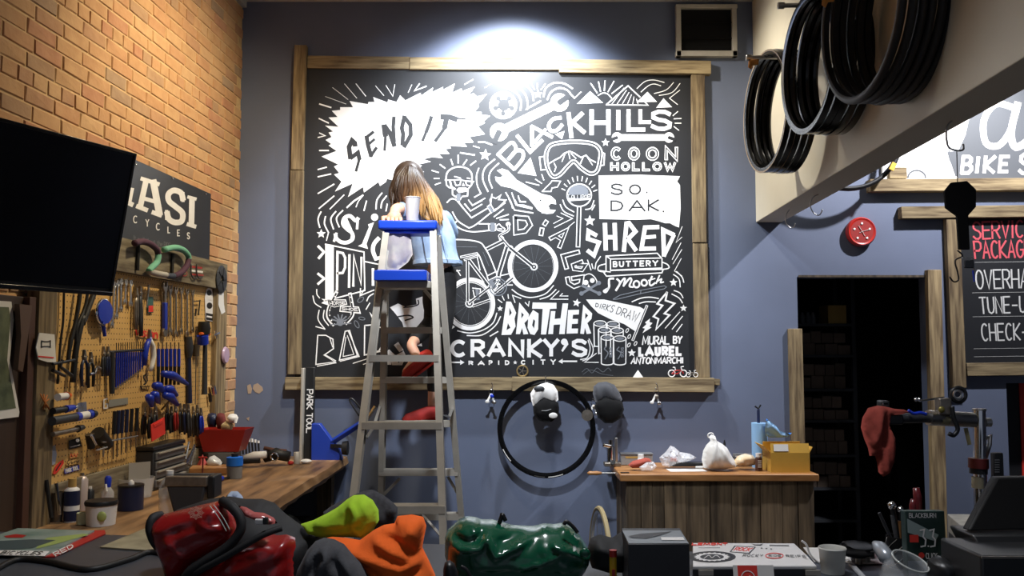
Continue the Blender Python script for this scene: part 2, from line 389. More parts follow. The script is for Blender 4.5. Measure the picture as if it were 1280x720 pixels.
def bmesh_for(length, seed):
    r = random.Random(seed); hl = length / 2 - .004; hh = BH / 2 - .0035
    pts = []
    for y, k in ((-.03, 1.0), (-.004, 1.0), (.001, .95)):
        pts += [(sx * hl * k + r.uniform(-.002, .002), sz * hh * (k if k == 1 else .86) + r.uniform(-.002, .002), y + r.uniform(-.0015, .0015)) for sx, sz in ((-1, -1), (1, -1), (1, 1), (-1, 1))]
    fs = [(8, 9, 10, 11)] + [(i * 4 + k, i * 4 + (k + 1) % 4, (i + 1) * 4 + (k + 1) % 4, (i + 1) * 4 + k) for i in range(2) for k in range(4)]
    return pts, fs
protos = {}
for L_ in (BL, BL / 2):
    for s_ in range(5):
        pts, fs = bmesh_for(L_, s_ + int(L_ * 1000)); me = bpy.data.meshes.new('brick'); me.from_pydata(pts, [], fs); me.materials.append(M['brick']); protos[(L_, s_)] = (me, pts, fs)
def topx(p):
    q = p - EYE; f = q.dot(_F); return 640 + FOC * q.x / f, 360 - FOC * q.dot(_U) / f
cells = []
for row in range(int(.75 / BH), int(CEIL / BH)):
    z = (row + .5) * BH
    header = row % 6 == 3
    st_ = BL / 2 if header else BL; u = -0.02 - (BL / 2 if row % 2 else BL / 4)
    while u < 4.4:
        uc = u + st_ / 2
        if uc > 0.03:
            p = wallpt(uc, z); px, py = topx(p); vis = -5 < px < 300 and -12 < py < 720 and p.y > 3
            tv = (px < 168 and py > 150 + .27 * px); peg = (55 < px < 272 and py > 345); ban = (150 < px < 255 and py > 215 + .42 * (px - 170) and py < 345); dk = px < 60 and py > 350
            if not ((peg or ban) and p.y > 3.5): cells.append((vis and not tv and not dk, st_ * BH / p.y ** 2 * (1.0 - abs(0)), uc, z, st_))
        u += st_
cells.sort(key=lambda c: (not c[0], -c[1]))
rb = random.Random(11); stuff = MB(); tones = []
rotw = Matrix(((-TW.x, 0, NW.x, 0), (-TW.y, 0, NW.y, 0), (0, 1, 0, 0), (0, 0, 0, 1)))
for i, (vis, _a, uc, z, st_) in enumerate(cells):
    me, pts, fs = protos[(st_, rb.randrange(5))]
    mm = Matrix.Translation(wallpt(uc + rb.uniform(-.002, .002), z, rb.uniform(.0005, .003))) @ rotw
    if i < 300 and vis:
        o = bpy.data.objects.new('brick', me); C.objects.link(o); o.parent = wall_left; o.matrix_basis = mm
    else:
        stuff.add(pts, fs, mm); tones += [rb.random()] * len(fs)
o = stuff.build('brick', M['brick'], wall_left, smooth=False, kind='stuff', fixn=False); at = o.data.attributes.new('tone', 'FLOAT', 'FACE'); at.data.foreach_set('value', tones)
b = MB(); b.box((XR + .1, 1.5, CEIL / 2), (.2, 9, CEIL)); struct(b, 'wall_right', M['blue_wall'], smooth=False)
b = MB(); b.box((1.2, 3.0, CEIL + .1), (6.8, 9.5, .2)); struct(b, 'ceiling', M['ceiling'], smooth=False)
b = MB(); b.box((1.2, 3.6, -.05), (6.8, 11, .1)); struct(b, 'floor', M['floor'], smooth=False)
# room behind the doorway
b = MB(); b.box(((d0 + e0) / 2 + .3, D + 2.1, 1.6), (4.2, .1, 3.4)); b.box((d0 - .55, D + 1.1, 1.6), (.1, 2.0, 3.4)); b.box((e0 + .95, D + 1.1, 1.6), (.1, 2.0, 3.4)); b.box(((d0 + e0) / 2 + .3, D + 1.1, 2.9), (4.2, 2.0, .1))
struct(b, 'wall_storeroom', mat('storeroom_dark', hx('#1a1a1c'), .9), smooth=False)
# ceiling edge line at the brick wall
b = MB(); a_ = wallpt(0, CEIL - .02, .01); c_ = wallpt(4.5, CEIL - .02, .01); b.bar(a_, c_, .03, .04); struct(b, 'trim_1', M['ceiling'], smooth=False)
# bulkhead running towards the camera, wheels hang on it
bz = P(945, 278, D).z; bx = P(945, 278, D).x; bw = P(977, 278, D).x - bx
def bxx(Y): return bx + SK * (Y - D)
y0 = 0.6
b = MB(); b.hexa([(bxx(y0), y0, bz), (bxx(y0) + bw, y0, bz), (bx + bw, D, bz), (bx, D, bz), (bxx(y0), y0, CEIL), (bxx(y0) + bw, y0, CEIL), (bx + bw, D, CEIL), (bx, D, CEIL)])
struct(b, 'wall_bulkhead', M['cream'], bevel=.004, smooth=False)

# doorway side boards
def board_thing(name, label, px0, py0, px1, py1, wpx, thick=.03, cat='board', yb=D, m='wood_v'):
    a = P(px0, py0, yb); c = P(px1, py1, yb); wd = wpx / FOC * yb
    b = MB(); b.bar(a + V((0, -thick / 2, 0)), c + V((0, -thick / 2, 0)), wd, thick, (1, 0, 0))
    return solo(b, name, M[m], label, cat, bevel=.003)
board_thing('door_board', 'short weathered board up the left side of the dark doorway', 992.5, 411, 1000, 700, 17)
board_thing('door_board', 'tall weathered board up the right side of the dark doorway', 1164, 338, 1173, 740, 17, thick=.05)
b = MB(); x0 = P(998, 345, D).x; x1 = P(1163, 345, D).x
b.box(((x0 + x1) / 2, D - .004, dz + .006), (x1 - x0, .012, .014)); struct(b, 'trim_2', M['wood_dark'], smooth=False)

# ================================================================== MURAL
YM = D - 0.022
MB_BACK = D - .002
mural = T('mural', 'black wall mural of white lettering and bicycle drawings in a weathered wood frame', 'mural', P(620, 480, D - .02))
b = MB(); a = P(377, 84, YM); c = P(872, 478, YM)
b.box(((a.x + c.x) / 2, YM + .008, (a.z + c.z) / 2), (c.x - a.x + .02, .015, a.z - c.z)); b.build('panel', 'board_black', mural)
def plank(par, px0, py0, px1, py1, wpx, th=.03, m='wood_h', back=D - .003, name='plank', side=None):
    a = P(px0, py0, back - th); c = P(px1, py1, back - th); hor = abs(px1 - px0) > abs(py1 - py0)
    b = MB(); off = V((0, th / 2, 0)); b.bar(a + off, c + off, wpx / FOC * back, th, (0, 0, 1) if hor else (1, 0, 0))
    return b.build(name, M[m], par, bevel=.003)
plank(mural, 384, 77, 512, 78.5, 16, .035); plank(mural, 512, 79, 699, 79.5, 16, .04); plank(mural, 699, 82, 889, 84, 17, .055)
plank(mural, 375.5, 56, 371, 212, 15.5, .05, 'wood_v'); plank(mural, 371, 212.5, 367.5, 468, 16.5, .045, 'wood_v')
plank(mural, 872.5, 92, 875, 303, 17, .045, 'wood_v'); plank(mural, 875.5, 304, 878.5, 472, 18, .04, 'wood_v')
plank(mural, 356, 479.5, 640, 480, 15.5, .07); plank(mural, 640, 480, 893, 481.5, 17.5, .075); plank(mural, 888, 477, 900, 478, 8, .03)
def mfn(x, y, l): return P(x, y, YM - .0012 - .0008 * l)
W = Draw(mfn); K = Draw(mfn); K.lay = 1; W2 = Draw(mfn); W2.lay = 2; G = Draw(mfn); G.lay = .5
def out2(pts, wo, wi, closed=False, o=W, i=K): o.st(pts, wo, .5, closed); i.st(pts, wi, .2, closed)
# --- spiky burst
W.at()
t1 = lambda p: (380 + p[0] / 8, 90 + p[1] / 8); t2 = lambda p: (500 + p[0] / 8, 90 + p[1] / 8); t5 = lambda p: (380 + p[0] / 8, 170 + p[1] / 8); t6 = lambda p: (540 + p[0] / 8, 170 + p[1] / 8)
burst = [t1(p) for p in [(215, 680), (275, 650), (245, 605), (290, 595), (210, 535), (345, 548), (245, 455), (335, 450), (278, 388), (362, 380), (362, 352), (490, 352), (455, 290), (640, 322), (645, 300), (705, 300), (692, 250), (835, 305), (842, 275), (925, 300), (962, 232)]]
burst += [t2(p) for p in [(52, 285), (205, 208), (212, 235), (330, 155), (322, 200), (430, 150), (430, 178), (548, 115), (520, 208), (615, 165), (625, 190), (750, 145), (685, 232), (735, 213), (772, 245), (870, 220), (780, 325), (790, 345), (745, 400), (815, 400), (815, 428), (903, 436), (840, 490), (850, 510), (780, 545), (850, 622), (695, 650), (735, 700)]]
burst += [t6(p) for p in [(410, 65), (320, 68), (350, 108), (180, 100), (190, 125), (135, 130), (175, 178), (70, 180), (108, 222), (0, 212)]]
burst += [t5(p) for p in [(1190, 232), (1270, 257), (1130, 288), (1180, 292), (1140, 345), (1202, 355), (1155, 400), (1190, 405), (1165, 445), (1215, 482), (1150, 520), (1000, 500), (880, 440), (830, 428), (820, 460), (760, 500), (745, 460), (600, 565), (590, 510), (440, 610), (487, 475), (310, 555), (375, 455), (300, 385), (352, 370), (300, 305), (342, 285), (175, 205), (325, 150), (245, 95), (272, 80)]]
W.poly(burst)
K.at(380, 170, 8)
for q, w_ in (([(512, 100), (508, 70), (480, 45), (450, 110), (465, 225)], 4.6), ([(465, 222), (540, 165), (555, 235)], 4), ([(555, 225), (520, 352)], 2.6), ([(618, 18), (695, -42)], 3), ([(625, 0), (640, 90), (672, 205)], 4), ([(645, 85), (705, 32)], 2.6), ([(665, 205), (726, 115)], 3),
             ([(800, -110), (815, 0)], 5), ([(815, 0), (806, 145)], 2.6), ([(805, -105), (865, -20), (905, 100)], 4.4), ([(900, -190), (892, -90), (902, 60)], 3.6), ([(1005, -200), (978, -80), (992, -20), (983, 90)], 4), ([(1010, -180), (1065, -110), (1068, -10), (1000, 110)], 4)):
    K.st(q, w_ * 1.3, .2)
K.at(500, 90, 8)
for q, w_ in (([(315, 445), (285, 540), (262, 600)], 3.4), ([(265, 590), (225, 688)], 2.6), ([(410, 448), (500, 450), (570, 475)], 5), ([(560, 462), (655, 470)], 1.6), ([(465, 465), (445, 560)], 5), ([(455, 550), (352, 692)], 3)): K.st(q, w_ * 1.35, .2)
# rays round the burst
W.at(380, 90, 8)
for q, w_ in (([(155, 320), (270, 355)], 1.8), ([(150, 465), (245, 510)], 1.6), ([(155, 610), (212, 637), (140, 655)], 1.4), ([(520, 118), (618, 242)], 1.1), ([(405, 118), (528, 262)], .8), ([(285, 155), (440, 275)], .6), ([(215, 245), (420, 320)], .5), ([(715, 138), (798, 235)], .9), ([(820, 135), (888, 242), (908, 125)], .9), ([(1078, 128), (1042, 205)], .8), ([(1155, 118), (1105, 188), (1222, 143)], 1.4),
             ([(155, 785), (245, 785)], 1.7), ([(140, 975), (225, 952)], 1.6), ([(140, 1048), (268, 1020)], 1.6), ([(140, 1215), (300, 1122)], 1.6), ([(150, 1365), (300, 1240)], 1.5), ([(260, 1370), (400, 1230)], 1.3), ([(430, 1355), (500, 1290), (590, 1232)], 2), ([(520, 1350), (545, 1290), (590, 1235)], 1.2), ([(600, 1385), (625, 1290)], 1.6)): W.st(q, w_)
W.st(spl([(720, 1370), (730, 1280), (780, 1210)]), 1.7); W.st(spl([(770, 1360), (780, 1300), (825, 1240)]), 1.7); W.st([(820, 1390), (832, 1320)], 1.6)
# cassette hub, stars, lines
W.at(600, 90, 8); K.at(600, 90, 8)
W.disc(232, 332, 140); K.disc(238, 330, 58)
for a in (95, 22, 158, 232, 308): K.disc(238 + 88 * math.cos(math.radians(a)), 330 + 84 * math.sin(math.radians(a)), 24)
for a in (95, 22, 158, 232, 308): K.st([(238, 330), (238 + 85 * math.cos(math.radians(a)), 330 + 80 * math.sin(math.radians(a)))], 3.4)
W.st(spl([(280, 170), (360, 205), (410, 290), (405, 380)]), 1.8); W.st(spl([(385, 150), (450, 220), (475, 300), (475, 365), (475, 365), (605, 290)]), 1.8); W.st(spl([(455, 130), (520, 200), (535, 285)]), 1.8)
W.star(580, 222, 46); W.st([(515, 118), (545, 172)], 1.2); W.st([(575, 115), (575, 170)], 1.2); W.st([(655, 118), (610, 178)], 1.2)
W.st(spl([(635, 245), (660, 160), (740, 110), (840, 115), (925, 165)]), 1.8); W.st(spl([(675, 275), (710, 200), (790, 160), (870, 180), (915, 230), (945, 260)]), 1.8); W.st([(945, 260), (1010, 200)], 1.2)
W.st([(50, 155), (140, 103)], .9); W.at(500, 90, 8); W.st([(645, 125), (730, 75)], .9)
def wrench2(dw, dk, a, b, w_, r, na, nb):      # painted spanner: centres a,b; notch directions in degrees
    dw.st([a, b], w_, 0); dw.disc(*a, r); dw.disc(*b, r)
    for c, an in ((a, na), (b, nb)):
        an = math.radians(an); e = (c[0] + 1.25 * r * math.cos(an), c[1] + 1.25 * r * math.sin(an)); dk.st([c, e], r * .62 / dk.s, .3); dk.disc(c[0] + r * .1 * math.cos(an), c[1] + r * .1 * math.sin(an), r * .33)
W.at(600, 90, 8); K.at(600, 90, 8)
wrench2(W, K, (190, 600), (795, 305), 11, 92, 115, -35)
W.at(540, 170, 8); K.at(540, 170, 8)
W.poly([(650, 345), (700, 325), (760, 345), (850, 440), (1010, 530), (1090, 575), (1190, 600), (1235, 640), (1242, 685), (1190, 675), (1165, 700), (1180, 735), (1110, 770), (1060, 745), (1020, 690), (960, 620), (860, 555), (790, 520), (690, 500), (640, 450), (630, 405), (680, 415), (708, 400), (690, 378)])
W.poly([(1160, 745), (1185, 735), (1240, 740), (1210, 775), (1150, 780), (1090, 770)]); K.disc(1085, 643, 9)
W.star(532, 190, 62, .1)
for q, w_ in (([(465, 62), (530, 62), (600, 88)], 1.8), ([(412, 100), (475, 118)], 1.2), ([(285, 168), (425, 190)], 1.9), ([(190, 235), (208, 290)], 1.6), ([(262, 190), (262, 270)], 1.6), ([(348, 238), (312, 290)], 1.6), ([(438, 250), (385, 292)], 1.6), ([(80, 285), (130, 322)], 1.5), ([(0, 345), (65, 365)], 1.4), ([(20, 425), (72, 425)], 1.3), ([(32, 487), (85, 468)], 1.3),
             ([(940, 460), (1070, 492)], 1.3), ([(1035, 432), (1098, 475)], 1.2), ([(1098, 385), (1118, 440)], 1.2)): W.st(q, w_)
W.st(spl([(468, 322), (445, 400), (455, 500), (490, 575)]), 1.5); W.st([(490, 575), (425, 612)], 1.5)
W.st(spl([(628, 232), (530, 320), (508, 430), (560, 555)]), 1.7); W.st(spl([(668, 272), (590, 350), (570, 430), (602, 520)]), 1.6)
W.st([(368, 645), (405, 692), (530, 622)], 1.4); W.st([(330, 680), (385, 750), (500, 683)], 1.4); W.st(spl([(738, 565), (790, 660), (805, 720)]), 1.5); W.st([(798, 568), (840, 690)], 1.5); W.st([(840, 690), (920, 692), (1000, 718)], 1.5); W.st([(862, 598), (880, 660), (938, 660)], 1.3)
# BLACK HILLS
W.at(540, 170, 8)
W.st([(655, 180), (825, 335)], 4.2, .3); W.st(spl([(660, 185), (785, 70), (830, 95), (835, 150), (765, 232)]), 4.2, .3); W.st(spl([(765, 232), (840, 150), (905, 155), (905, 230), (825, 330)]), 4.2, .3)
W.st([(855, 0), (982, 158), (1100, 45)], 4.6); W.poly([(985, 215), (1045, 400), (855, 370)])
W.at(600, 90, 8)
W.st([(520, 545), (520, 735)], 4.2); W.st([(520, 545), (720, 648)], 4.2); W.st([(545, 700), (655, 575)], 3.6)
W.st(spl([(805, 458), (735, 470), (690, 525), (705, 585), (765, 585), (820, 530)]), 4.4); W.poly([(750, 622), (845, 590), (820, 672)])
W.st([(885, 410), (915, 655)], 5, .3); W.st([(1025, 412), (925, 505)], 5, .3); W.st([(925, 505), (1045, 605)], 5, .3)
W.at(710, 90, 8)
glyph(W, 'H', (215, 370, 425, 635), 5.2); glyph(W, 'I', (480, 375, 525, 585), 5); glyph(W, 'L', (585, 370, 780, 592), 5); glyph(W, 'L', (705, 370, 838, 516), 4.6); glyph(W, 'S', (822, 380, 1045, 585), 5)
W.poly([(90, 318), (222, 192), (350, 308)]); W.poly([(685, 302), (795, 198), (890, 298)]); W.poly([(882, 358), (955, 262), (1042, 352)])
W.st([(385, 325), (600, 138), (720, 250)], 1.5); W.st([(385, 328), (800, 332), (768, 300)], 1.5)
for k in range(6): W.st([(440 + k * 52, 318), (600 + k * 25 - 40, 160 + k * 22)], .8)
W.st(spl([(300, 235), (350, 210), (400, 222), (435, 262)]), 1.3)
for q in ([(228, 115), (292, 210)], [(305, 98), (325, 195)], [(370, 88), (363, 188)], [(460, 92), (400, 198)], [(545, 132), (438, 215)]): W.st(q, 1.3)
for q in ([(690, 165), (770, 95), (860, 80), (962, 105)], [(730, 200), (800, 140), (860, 120), (928, 138)]): W.st(spl(q), 1.0)
for q in ([(862, 215), (980, 180), (1055, 105)], [(912, 235), (1040, 205), (1120, 115)]): W.st(spl(q), .9)
W.st([(1118, 182), (1015, 262), (1095, 325)], .9)
for q in ([(1050, 437), (1098, 395)], [(1060, 468), (1132, 465)], [(1070, 512), (1130, 512)], [(1060, 545), (1108, 583)]): W.st(q, 1.1)
K.at(710, 90, 8); wrench2(W, K, (490, 655), (1010, 655), 8, 52, 160, 20)
# goggles
W.at(640, 170, 8); K.at(640, 170, 8); W2.at(640, 170, 8)
gg = spl([(345, 160), (400, 85), (600, 58), (800, 75), (880, 140), (880, 240), (850, 350), (780, 375), (690, 320), (620, 255), (560, 300), (480, 385), (410, 405), (360, 330), (340, 230), (345, 160)])
W.st(gg, 5.2, 0, False); K.st(gg, 1.9, 0)
W.st([(325, 205), (275, 212), (290, 340), (345, 335)], 1.4); W.st([(885, 160), (925, 175), (920, 290), (878, 300)], 1.4)
W.st([(370, 275), (430, 240), (480, 215), (520, 175), (575, 152), (620, 170), (690, 215), (740, 192), (780, 235), (835, 262)], 1.5); W.st([(420, 270), (440, 310), (425, 355)], 1.2); W.st([(565, 160), (580, 230)], 1.1); W.st([(530, 180), (500, 255)], 1.1); W.st([(710, 215), (685, 275)], 1.3); W.st([(745, 200), (805, 290)], 1.0); W.st([(590, 175), (640, 225)], 1)
W.star(935, 65, 42); W.star(778, 848, 58)
W.at(640, 170, 8); W.st([(300, 555), (385, 470), (400, 448), (485, 452), (455, 510), (400, 520), (390, 555), (300, 555)], 1.2)
# lollipop
W.st(arc(672, 592, 122, 112, 0, 346, 24), 1.6, 0, True); G.at(640, 170, 8); G.disc(665, 560, 100, 70)
W.poly([(552, 590), (795, 585), (785, 630), (560, 645)]); K.st([(555, 605), (790, 600)], 4, 0); W2.at(640, 170, 8)
word(W2, 'LOLLIPOP', (565, 592), (780, 588), (778, 622), (568, 632), .5); W.st([(555, 588), (795, 584)], 1.2); W.st([(562, 648), (785, 632)], 1.2)
out2([(672, 715), (660, 1100)], 5.6, 3)
for a in range(-160, -10, 16): W.st([(672 + 150 * math.cos(math.radians(a)), 592 + 145 * math.sin(math.radians(a))), (672 + 185 * math.cos(math.radians(a)), 592 + 190 * math.sin(math.radians(a)))], 1.2)
for q in ([(508, 640), (540, 710), (620, 760)], [(482, 685), (520, 755), (615, 800)], [(820, 645), (790, 720), (735, 735)], [(828, 690), (800, 740)]): W.st(spl(q), 1.3)
W.st([(448, 800), (510, 825), (415, 875)], .9); W.st([(490, 770), (605, 825), (425, 915)], 1.1); W.st([(625, 860), (565, 910)], .9)
# COON HOLLOW
W.at(720, 170, 8); K.at(720, 170, 8)
for ch, bx_ in (('C', (345, 110, 455, 242)), ('O', (520, 112, 640, 242)), ('O', (698, 112, 830, 245)), ('N', (885, 105, 1022, 245))): glyph(W, ch, bx_, 4.4); glyph(K, ch, (bx_[0] + 9, bx_[1] + 9, bx_[2] - 9, bx_[3] - 9), 1.6, cap=.1)
x = 342
for ch, wd in zip('HOLLOW', (88, 92, 82, 84, 96, 122)): glyph(W, ch, (x, 260, x + wd, 350), 3.2); glyph(K, ch, (x + 8, 268, x + wd - 8, 342), .9, cap=.1); x += wd + 19
# state-shaped panel
W.poly([(226, 395), (640, 388), (1040, 402), (1012, 455), (1040, 492), (1046, 720), (1040, 800), (1030, 915), (1000, 905), (940, 872), (890, 872), (820, 850), (750, 832), (600, 838), (235, 830)])
for ch, bx_ in (('S', (345, 475, 472, 590)), ('O', (528, 483, 652, 587)), ('.', (690, 520, 730, 572))): glyph(K, ch, bx_, 2.2)
K.at()
for ch, bx_ in (('D', (763, 250.5, 779.5, 264)), ('A', (785.5, 250, 807, 264.5)), ('K', (809.5, 249, 824, 264)), ('.', (827, 252, 832, 265.5))): glyph(K, ch, bx_, 2.1)
# SHRED / BUTTERY / Smooth
W.at(720, 270, 8); K.at(720, 270, 8)
W.st([(205, 195), (125, 150), (118, 228), (230, 265), (180, 395), (115, 345)], 5.0, .2); glyph(W, 'H', (272, 65, 412, 350), 5.4, sk=-4)
W.st([(478, 355), (505, 75), (530, 70), (595, 155), (515, 235)], 5.2, .2); W.st([(520, 230), (600, 345)], 5.2, .2)
W.st([(828, 110), (690, 115), (655, 328), (795, 325)], 5.2, .2); W.st([(680, 215), (795, 205)], 4.6, .2)
W.st([(880, 400), (872, 140), (980, 190)], 5.4, .2, False); W.st([(980, 190), (880, 400)], 4.6, .2)
W.st([(300, 550), (300, 400), (812, 372), (860, 425), (860, 520), (345, 542), (345, 430), (855, 420)], 1.4); W.st([(300, 400), (345, 430)], 1.4)
x = 368
for ch, wd in zip('BUTTERY', (48, 52, 58, 58, 48, 52, 62)): glyph(W, ch, (x, 452 - (x - 368) * .025, x + wd, 512 - (x - 368) * .025), 1.7); x += wd + 13
W.st(spl([(300, 478), (230, 500), (225, 545), (290, 562), (290, 562)]), 1.4); W.st(spl([(345, 545), (600, 538), (900, 530), (920, 490), (865, 462)]), 1.4); W.st([(280, 570), (305, 602), (860, 568), (870, 540)], 1.4); W.st([(235, 545), (345, 560)], 1.2)
W.at(720, 340, 8); K.at(720, 340, 8)
W.st(spl([(375, 65), (335, 70), (330, 110), (330, 150), (300, 200), (280, 190), (320, 165)]), 2.6)
W.st(spl([(410, 70), (440, 110), (400, 185)]), 2.4); W.st(spl([(400, 180), (465, 80), (490, 70), (475, 140)]), 2.2); W.st(spl([(475, 140), (535, 65), (555, 80), (535, 140), (570, 150)]), 2.2)
W.st(arc(605, 122, 30, 33, 0, 335, 12), 2.2, 0, True); W.st(arc(682, 108, 28, 30, 0, 335, 12), 2.2, 0, True); W.st(spl([(760, 45), (735, 105), (750, 135), (790, 110)]), 2.2); W.st([(725, 85), (790, 65)], 1.5); W.st([(835, 35), (800, 115)], 1.8); W.st(spl([(810, 95), (855, 70), (845, 105), (875, 100)]), 1.8)
G.at(720, 340, 8)
G.st([(372, 270), (440, 232), (640, 185), (885, 138), (905, 150), (880, 170), (650, 215), (420, 270), (372, 275)], 1.0); G.st([(650, 180), (645, 220)], 1)
W.st(spl([(560, 298), (650, 262), (740, 252), (825, 265)]), 1.4); W.st(spl([(632, 315), (700, 298), (795, 300)]), 1.4)
W.poly([(100, 275), (280, 275), (480, 318), (640, 350), (685, 375), (600, 598), (480, 520), (340, 470), (220, 410), (150, 340)])
word(K, 'DIRKS', (200, 312), (395, 335), (360, 405), (195, 345), .8, .5); word(K, 'DRAW', (425, 350), (640, 405), (600, 500), (400, 415), .8, .35)
out2([(708, 340), (568, 680)], 3.2, 1.2)
W.st([(912, 200), (895, 285), (985, 315), (885, 415), (935, 432), (800, 575), (825, 470), (775, 445), (865, 335), (812, 318), (912, 200)], 2.2, .2)
W.poly([(740, 465), (735, 500), (765, 510), (735, 545), (755, 555), (665, 612), (690, 565), (665, 560), (705, 520), (690, 505)])
for q in ([(1038, 400), (892, 562)], [(1065, 442), (962, 572)], [(1062, 522), (1005, 598)]): W.st(q, 1.1)
for q in ([(975, 25), (1030, 70), (1042, 150)], [(1005, -5), (1060, 50), (1078, 105)], [(958, 220), (1030, 260), (1065, 310)], [(980, 185), (1040, 210), (1070, 258)]): W.st(spl(q), 1.3)
W.star(975, 105, 42); W.star(1075, 362, 38)
W.at(720, 270, 8)
for q in ([(1062, 105), (1000, 265), (1058, 212)], [(1050, 268), (962, 435)], [(1058, 335), (970, 480)], [(1052, 425), (985, 550), (1060, 600)]): W.st(q, .8)
for q in ([(115, 440), (150, 540)], [(158, 478), (170, 525)], [(245, 405), (200, 470), (190, 530)]): W.st(q, 1.2)
# skull with crossed wrenches
W.at(720, 340, 8)
W.st(spl([(60, 95), (75, 45), (130, 18), (180, 45), (210, 100), (190, 130)]), 1.2); W.disc(98, 105, 26); W.disc(163, 85, 24); W.poly([(125, 120), (145, 155), (115, 150)])
G.st([(45, 130), (230, 215)], 3); G.st([(230, 110), (50, 220)], 3); G.disc(45, 125, 20); G.disc(228, 110, 22); G.disc(55, 215, 22); G.disc(232, 215, 22)
# DiALeD block letters
for (o_, q, cl, wo, wi) in (((640, 250, 8), [(35, 175), (40, 325), (130, 310), (180, 250), (150, 185), (35, 175)], False, 6.8, 4.0), ((640, 250, 8), [(345, 215), (325, 245)], False, 5.5, 3), ((640, 250, 8), [(300, 290), (290, 345)], False, 6, 3),
                            ((640, 250, 8), [(385, 385), (545, 300), (475, 470)], False, 5.6, 3), ((640, 250, 8), [(440, 360), (505, 400)], False, 4.6, 2.4), ((640, 250, 8), [(665, 520), (510, 560), (545, 680)], False, 6, 3.2),
                            ((640, 250, 8), [(650, 650), (735, 650), (700, 700), (620, 690), (610, 650), (700, 615)], False, 5, 2.6), ((640, 330, 8), [(605, 145), (700, 130), (690, 200), (620, 225), (565, 190), (555, 140)], False, 6, 3.2)):
    W.at(*o_); K.at(*o_); out2(q, wo, wi, cl)
# BROTHER / CRANKY'S / RAPID CITY
W.at(540, 360, 5.818); K.at(540, 360, 5.818)
W.poly([(540, 98), (575, 100), (612, 180), (600, 225), (608, 280), (575, 340), (505, 342)]); K.poly([(562, 140), (580, 180), (562, 205)]); K.poly([(552, 255), (570, 290), (542, 305)])
W.poly([(635, 105), (705, 190), (700, 225), (672, 255), (700, 335), (665, 338), (655, 290), (640, 335), (610, 335)]); K.poly([(650, 175), (668, 195), (650, 222)])
W.poly([(735, 160), (775, 185), (772, 300), (745, 342), (715, 335), (695, 290), (700, 215)]); K.poly([(738, 225), (750, 240), (742, 295), (728, 270)])
W.poly([(732, 105), (905, 108), (905, 150), (858, 152), (830, 338), (792, 338), (805, 152), (728, 150)])
W.poly([(865, 168), (898, 168), (892, 225), (935, 220), (950, 112), (990, 112), (965, 335), (925, 335), (932, 265), (885, 268), (880, 335), (845, 335)])
W.poly([(990, 160), (1070, 158), (1068, 192), (1025, 195), (1022, 225), (1062, 225), (1060, 260), (1018, 262), (1015, 295), (1062, 295), (1060, 330), (978, 332)])
W.poly([(1100, 120), (1165, 185), (1160, 225), (1130, 255), (1158, 330), (1125, 335), (1112, 290), (1105, 335), (1078, 332)]); K.poly([(1115, 180), (1135, 200), (1113, 225)])
W.star(495, 150, 22); W.star(1052, 108, 32, .2)
for ch, bx_ in (('C', (130, 378, 252, 502)), ('R', (280, 375, 388, 505)), ('A', (398, 372, 536, 500)), ('N', (553, 372, 672, 502)), ('K', (692, 368, 805, 508)), ('Y', (805, 368, 928, 500)), ('S', (1012, 372, 1132, 500))): glyph(W, ch, bx_, 4.7)
W.disc(962, 392, 24); W.poly([(985, 385), (992, 410), (950, 465), (940, 455), (965, 410)])
for ch, bx_ in (('R', (265, 530, 300, 560)), ('A', (332, 530, 384, 562)), ('P', (412, 526, 440, 560)), ('I', (478, 526, 492, 560)), ('D', (530, 526, 564, 560)), ('C', (645, 524, 682, 558)), ('I', (728, 522, 742, 558)), ('T', (788, 520, 826, 558)), ('Y', (860, 518, 902, 558))): glyph(W, ch, bx_, 1.6)
W.star(605, 542, 16); W.st([(130, 541), (215, 541)], 1.8); W.poly([(205, 522), (236, 541), (205, 560)]); W.st([(940, 533), (1052, 533)], 2.0); W.poly([(950, 515), (918, 534), (950, 552)])
for q in ([(1080, 520), (1130, 505), (1150, 440), (1135, 380)], [(1095, 530), (1155, 500), (1172, 440), (1142, 370)]): W.st(spl(q), 1.2)
W.st([(1195, 475), (1110, 540), (1210, 541)], 1.2)
# mural by
W.at(720, 400, 8)
word(W, 'MURAL', (670, 165), (930, 165), (930, 240), (665, 245), 1.8, .25); word(W, 'BY', (975, 165), (1060, 165), (1050, 232), (975, 232), 1.8, .3)
for ch, bx_ in (('L', (622, 265, 685, 365)), ('A', (685, 265, 785, 365)), ('U', (785, 262, 850, 362)), ('R', (855, 262, 925, 362)), ('E', (925, 260, 995, 360)), ('L', (995, 260, 1066, 358))): glyph(W, ch, bx_, 3.5, cap=.2)
word(W, 'ANTONMARCHI', (562, 378), (1072, 375), (1072, 432), (550, 438), 1.7, .25, .2); W.star(558, 330, 42)
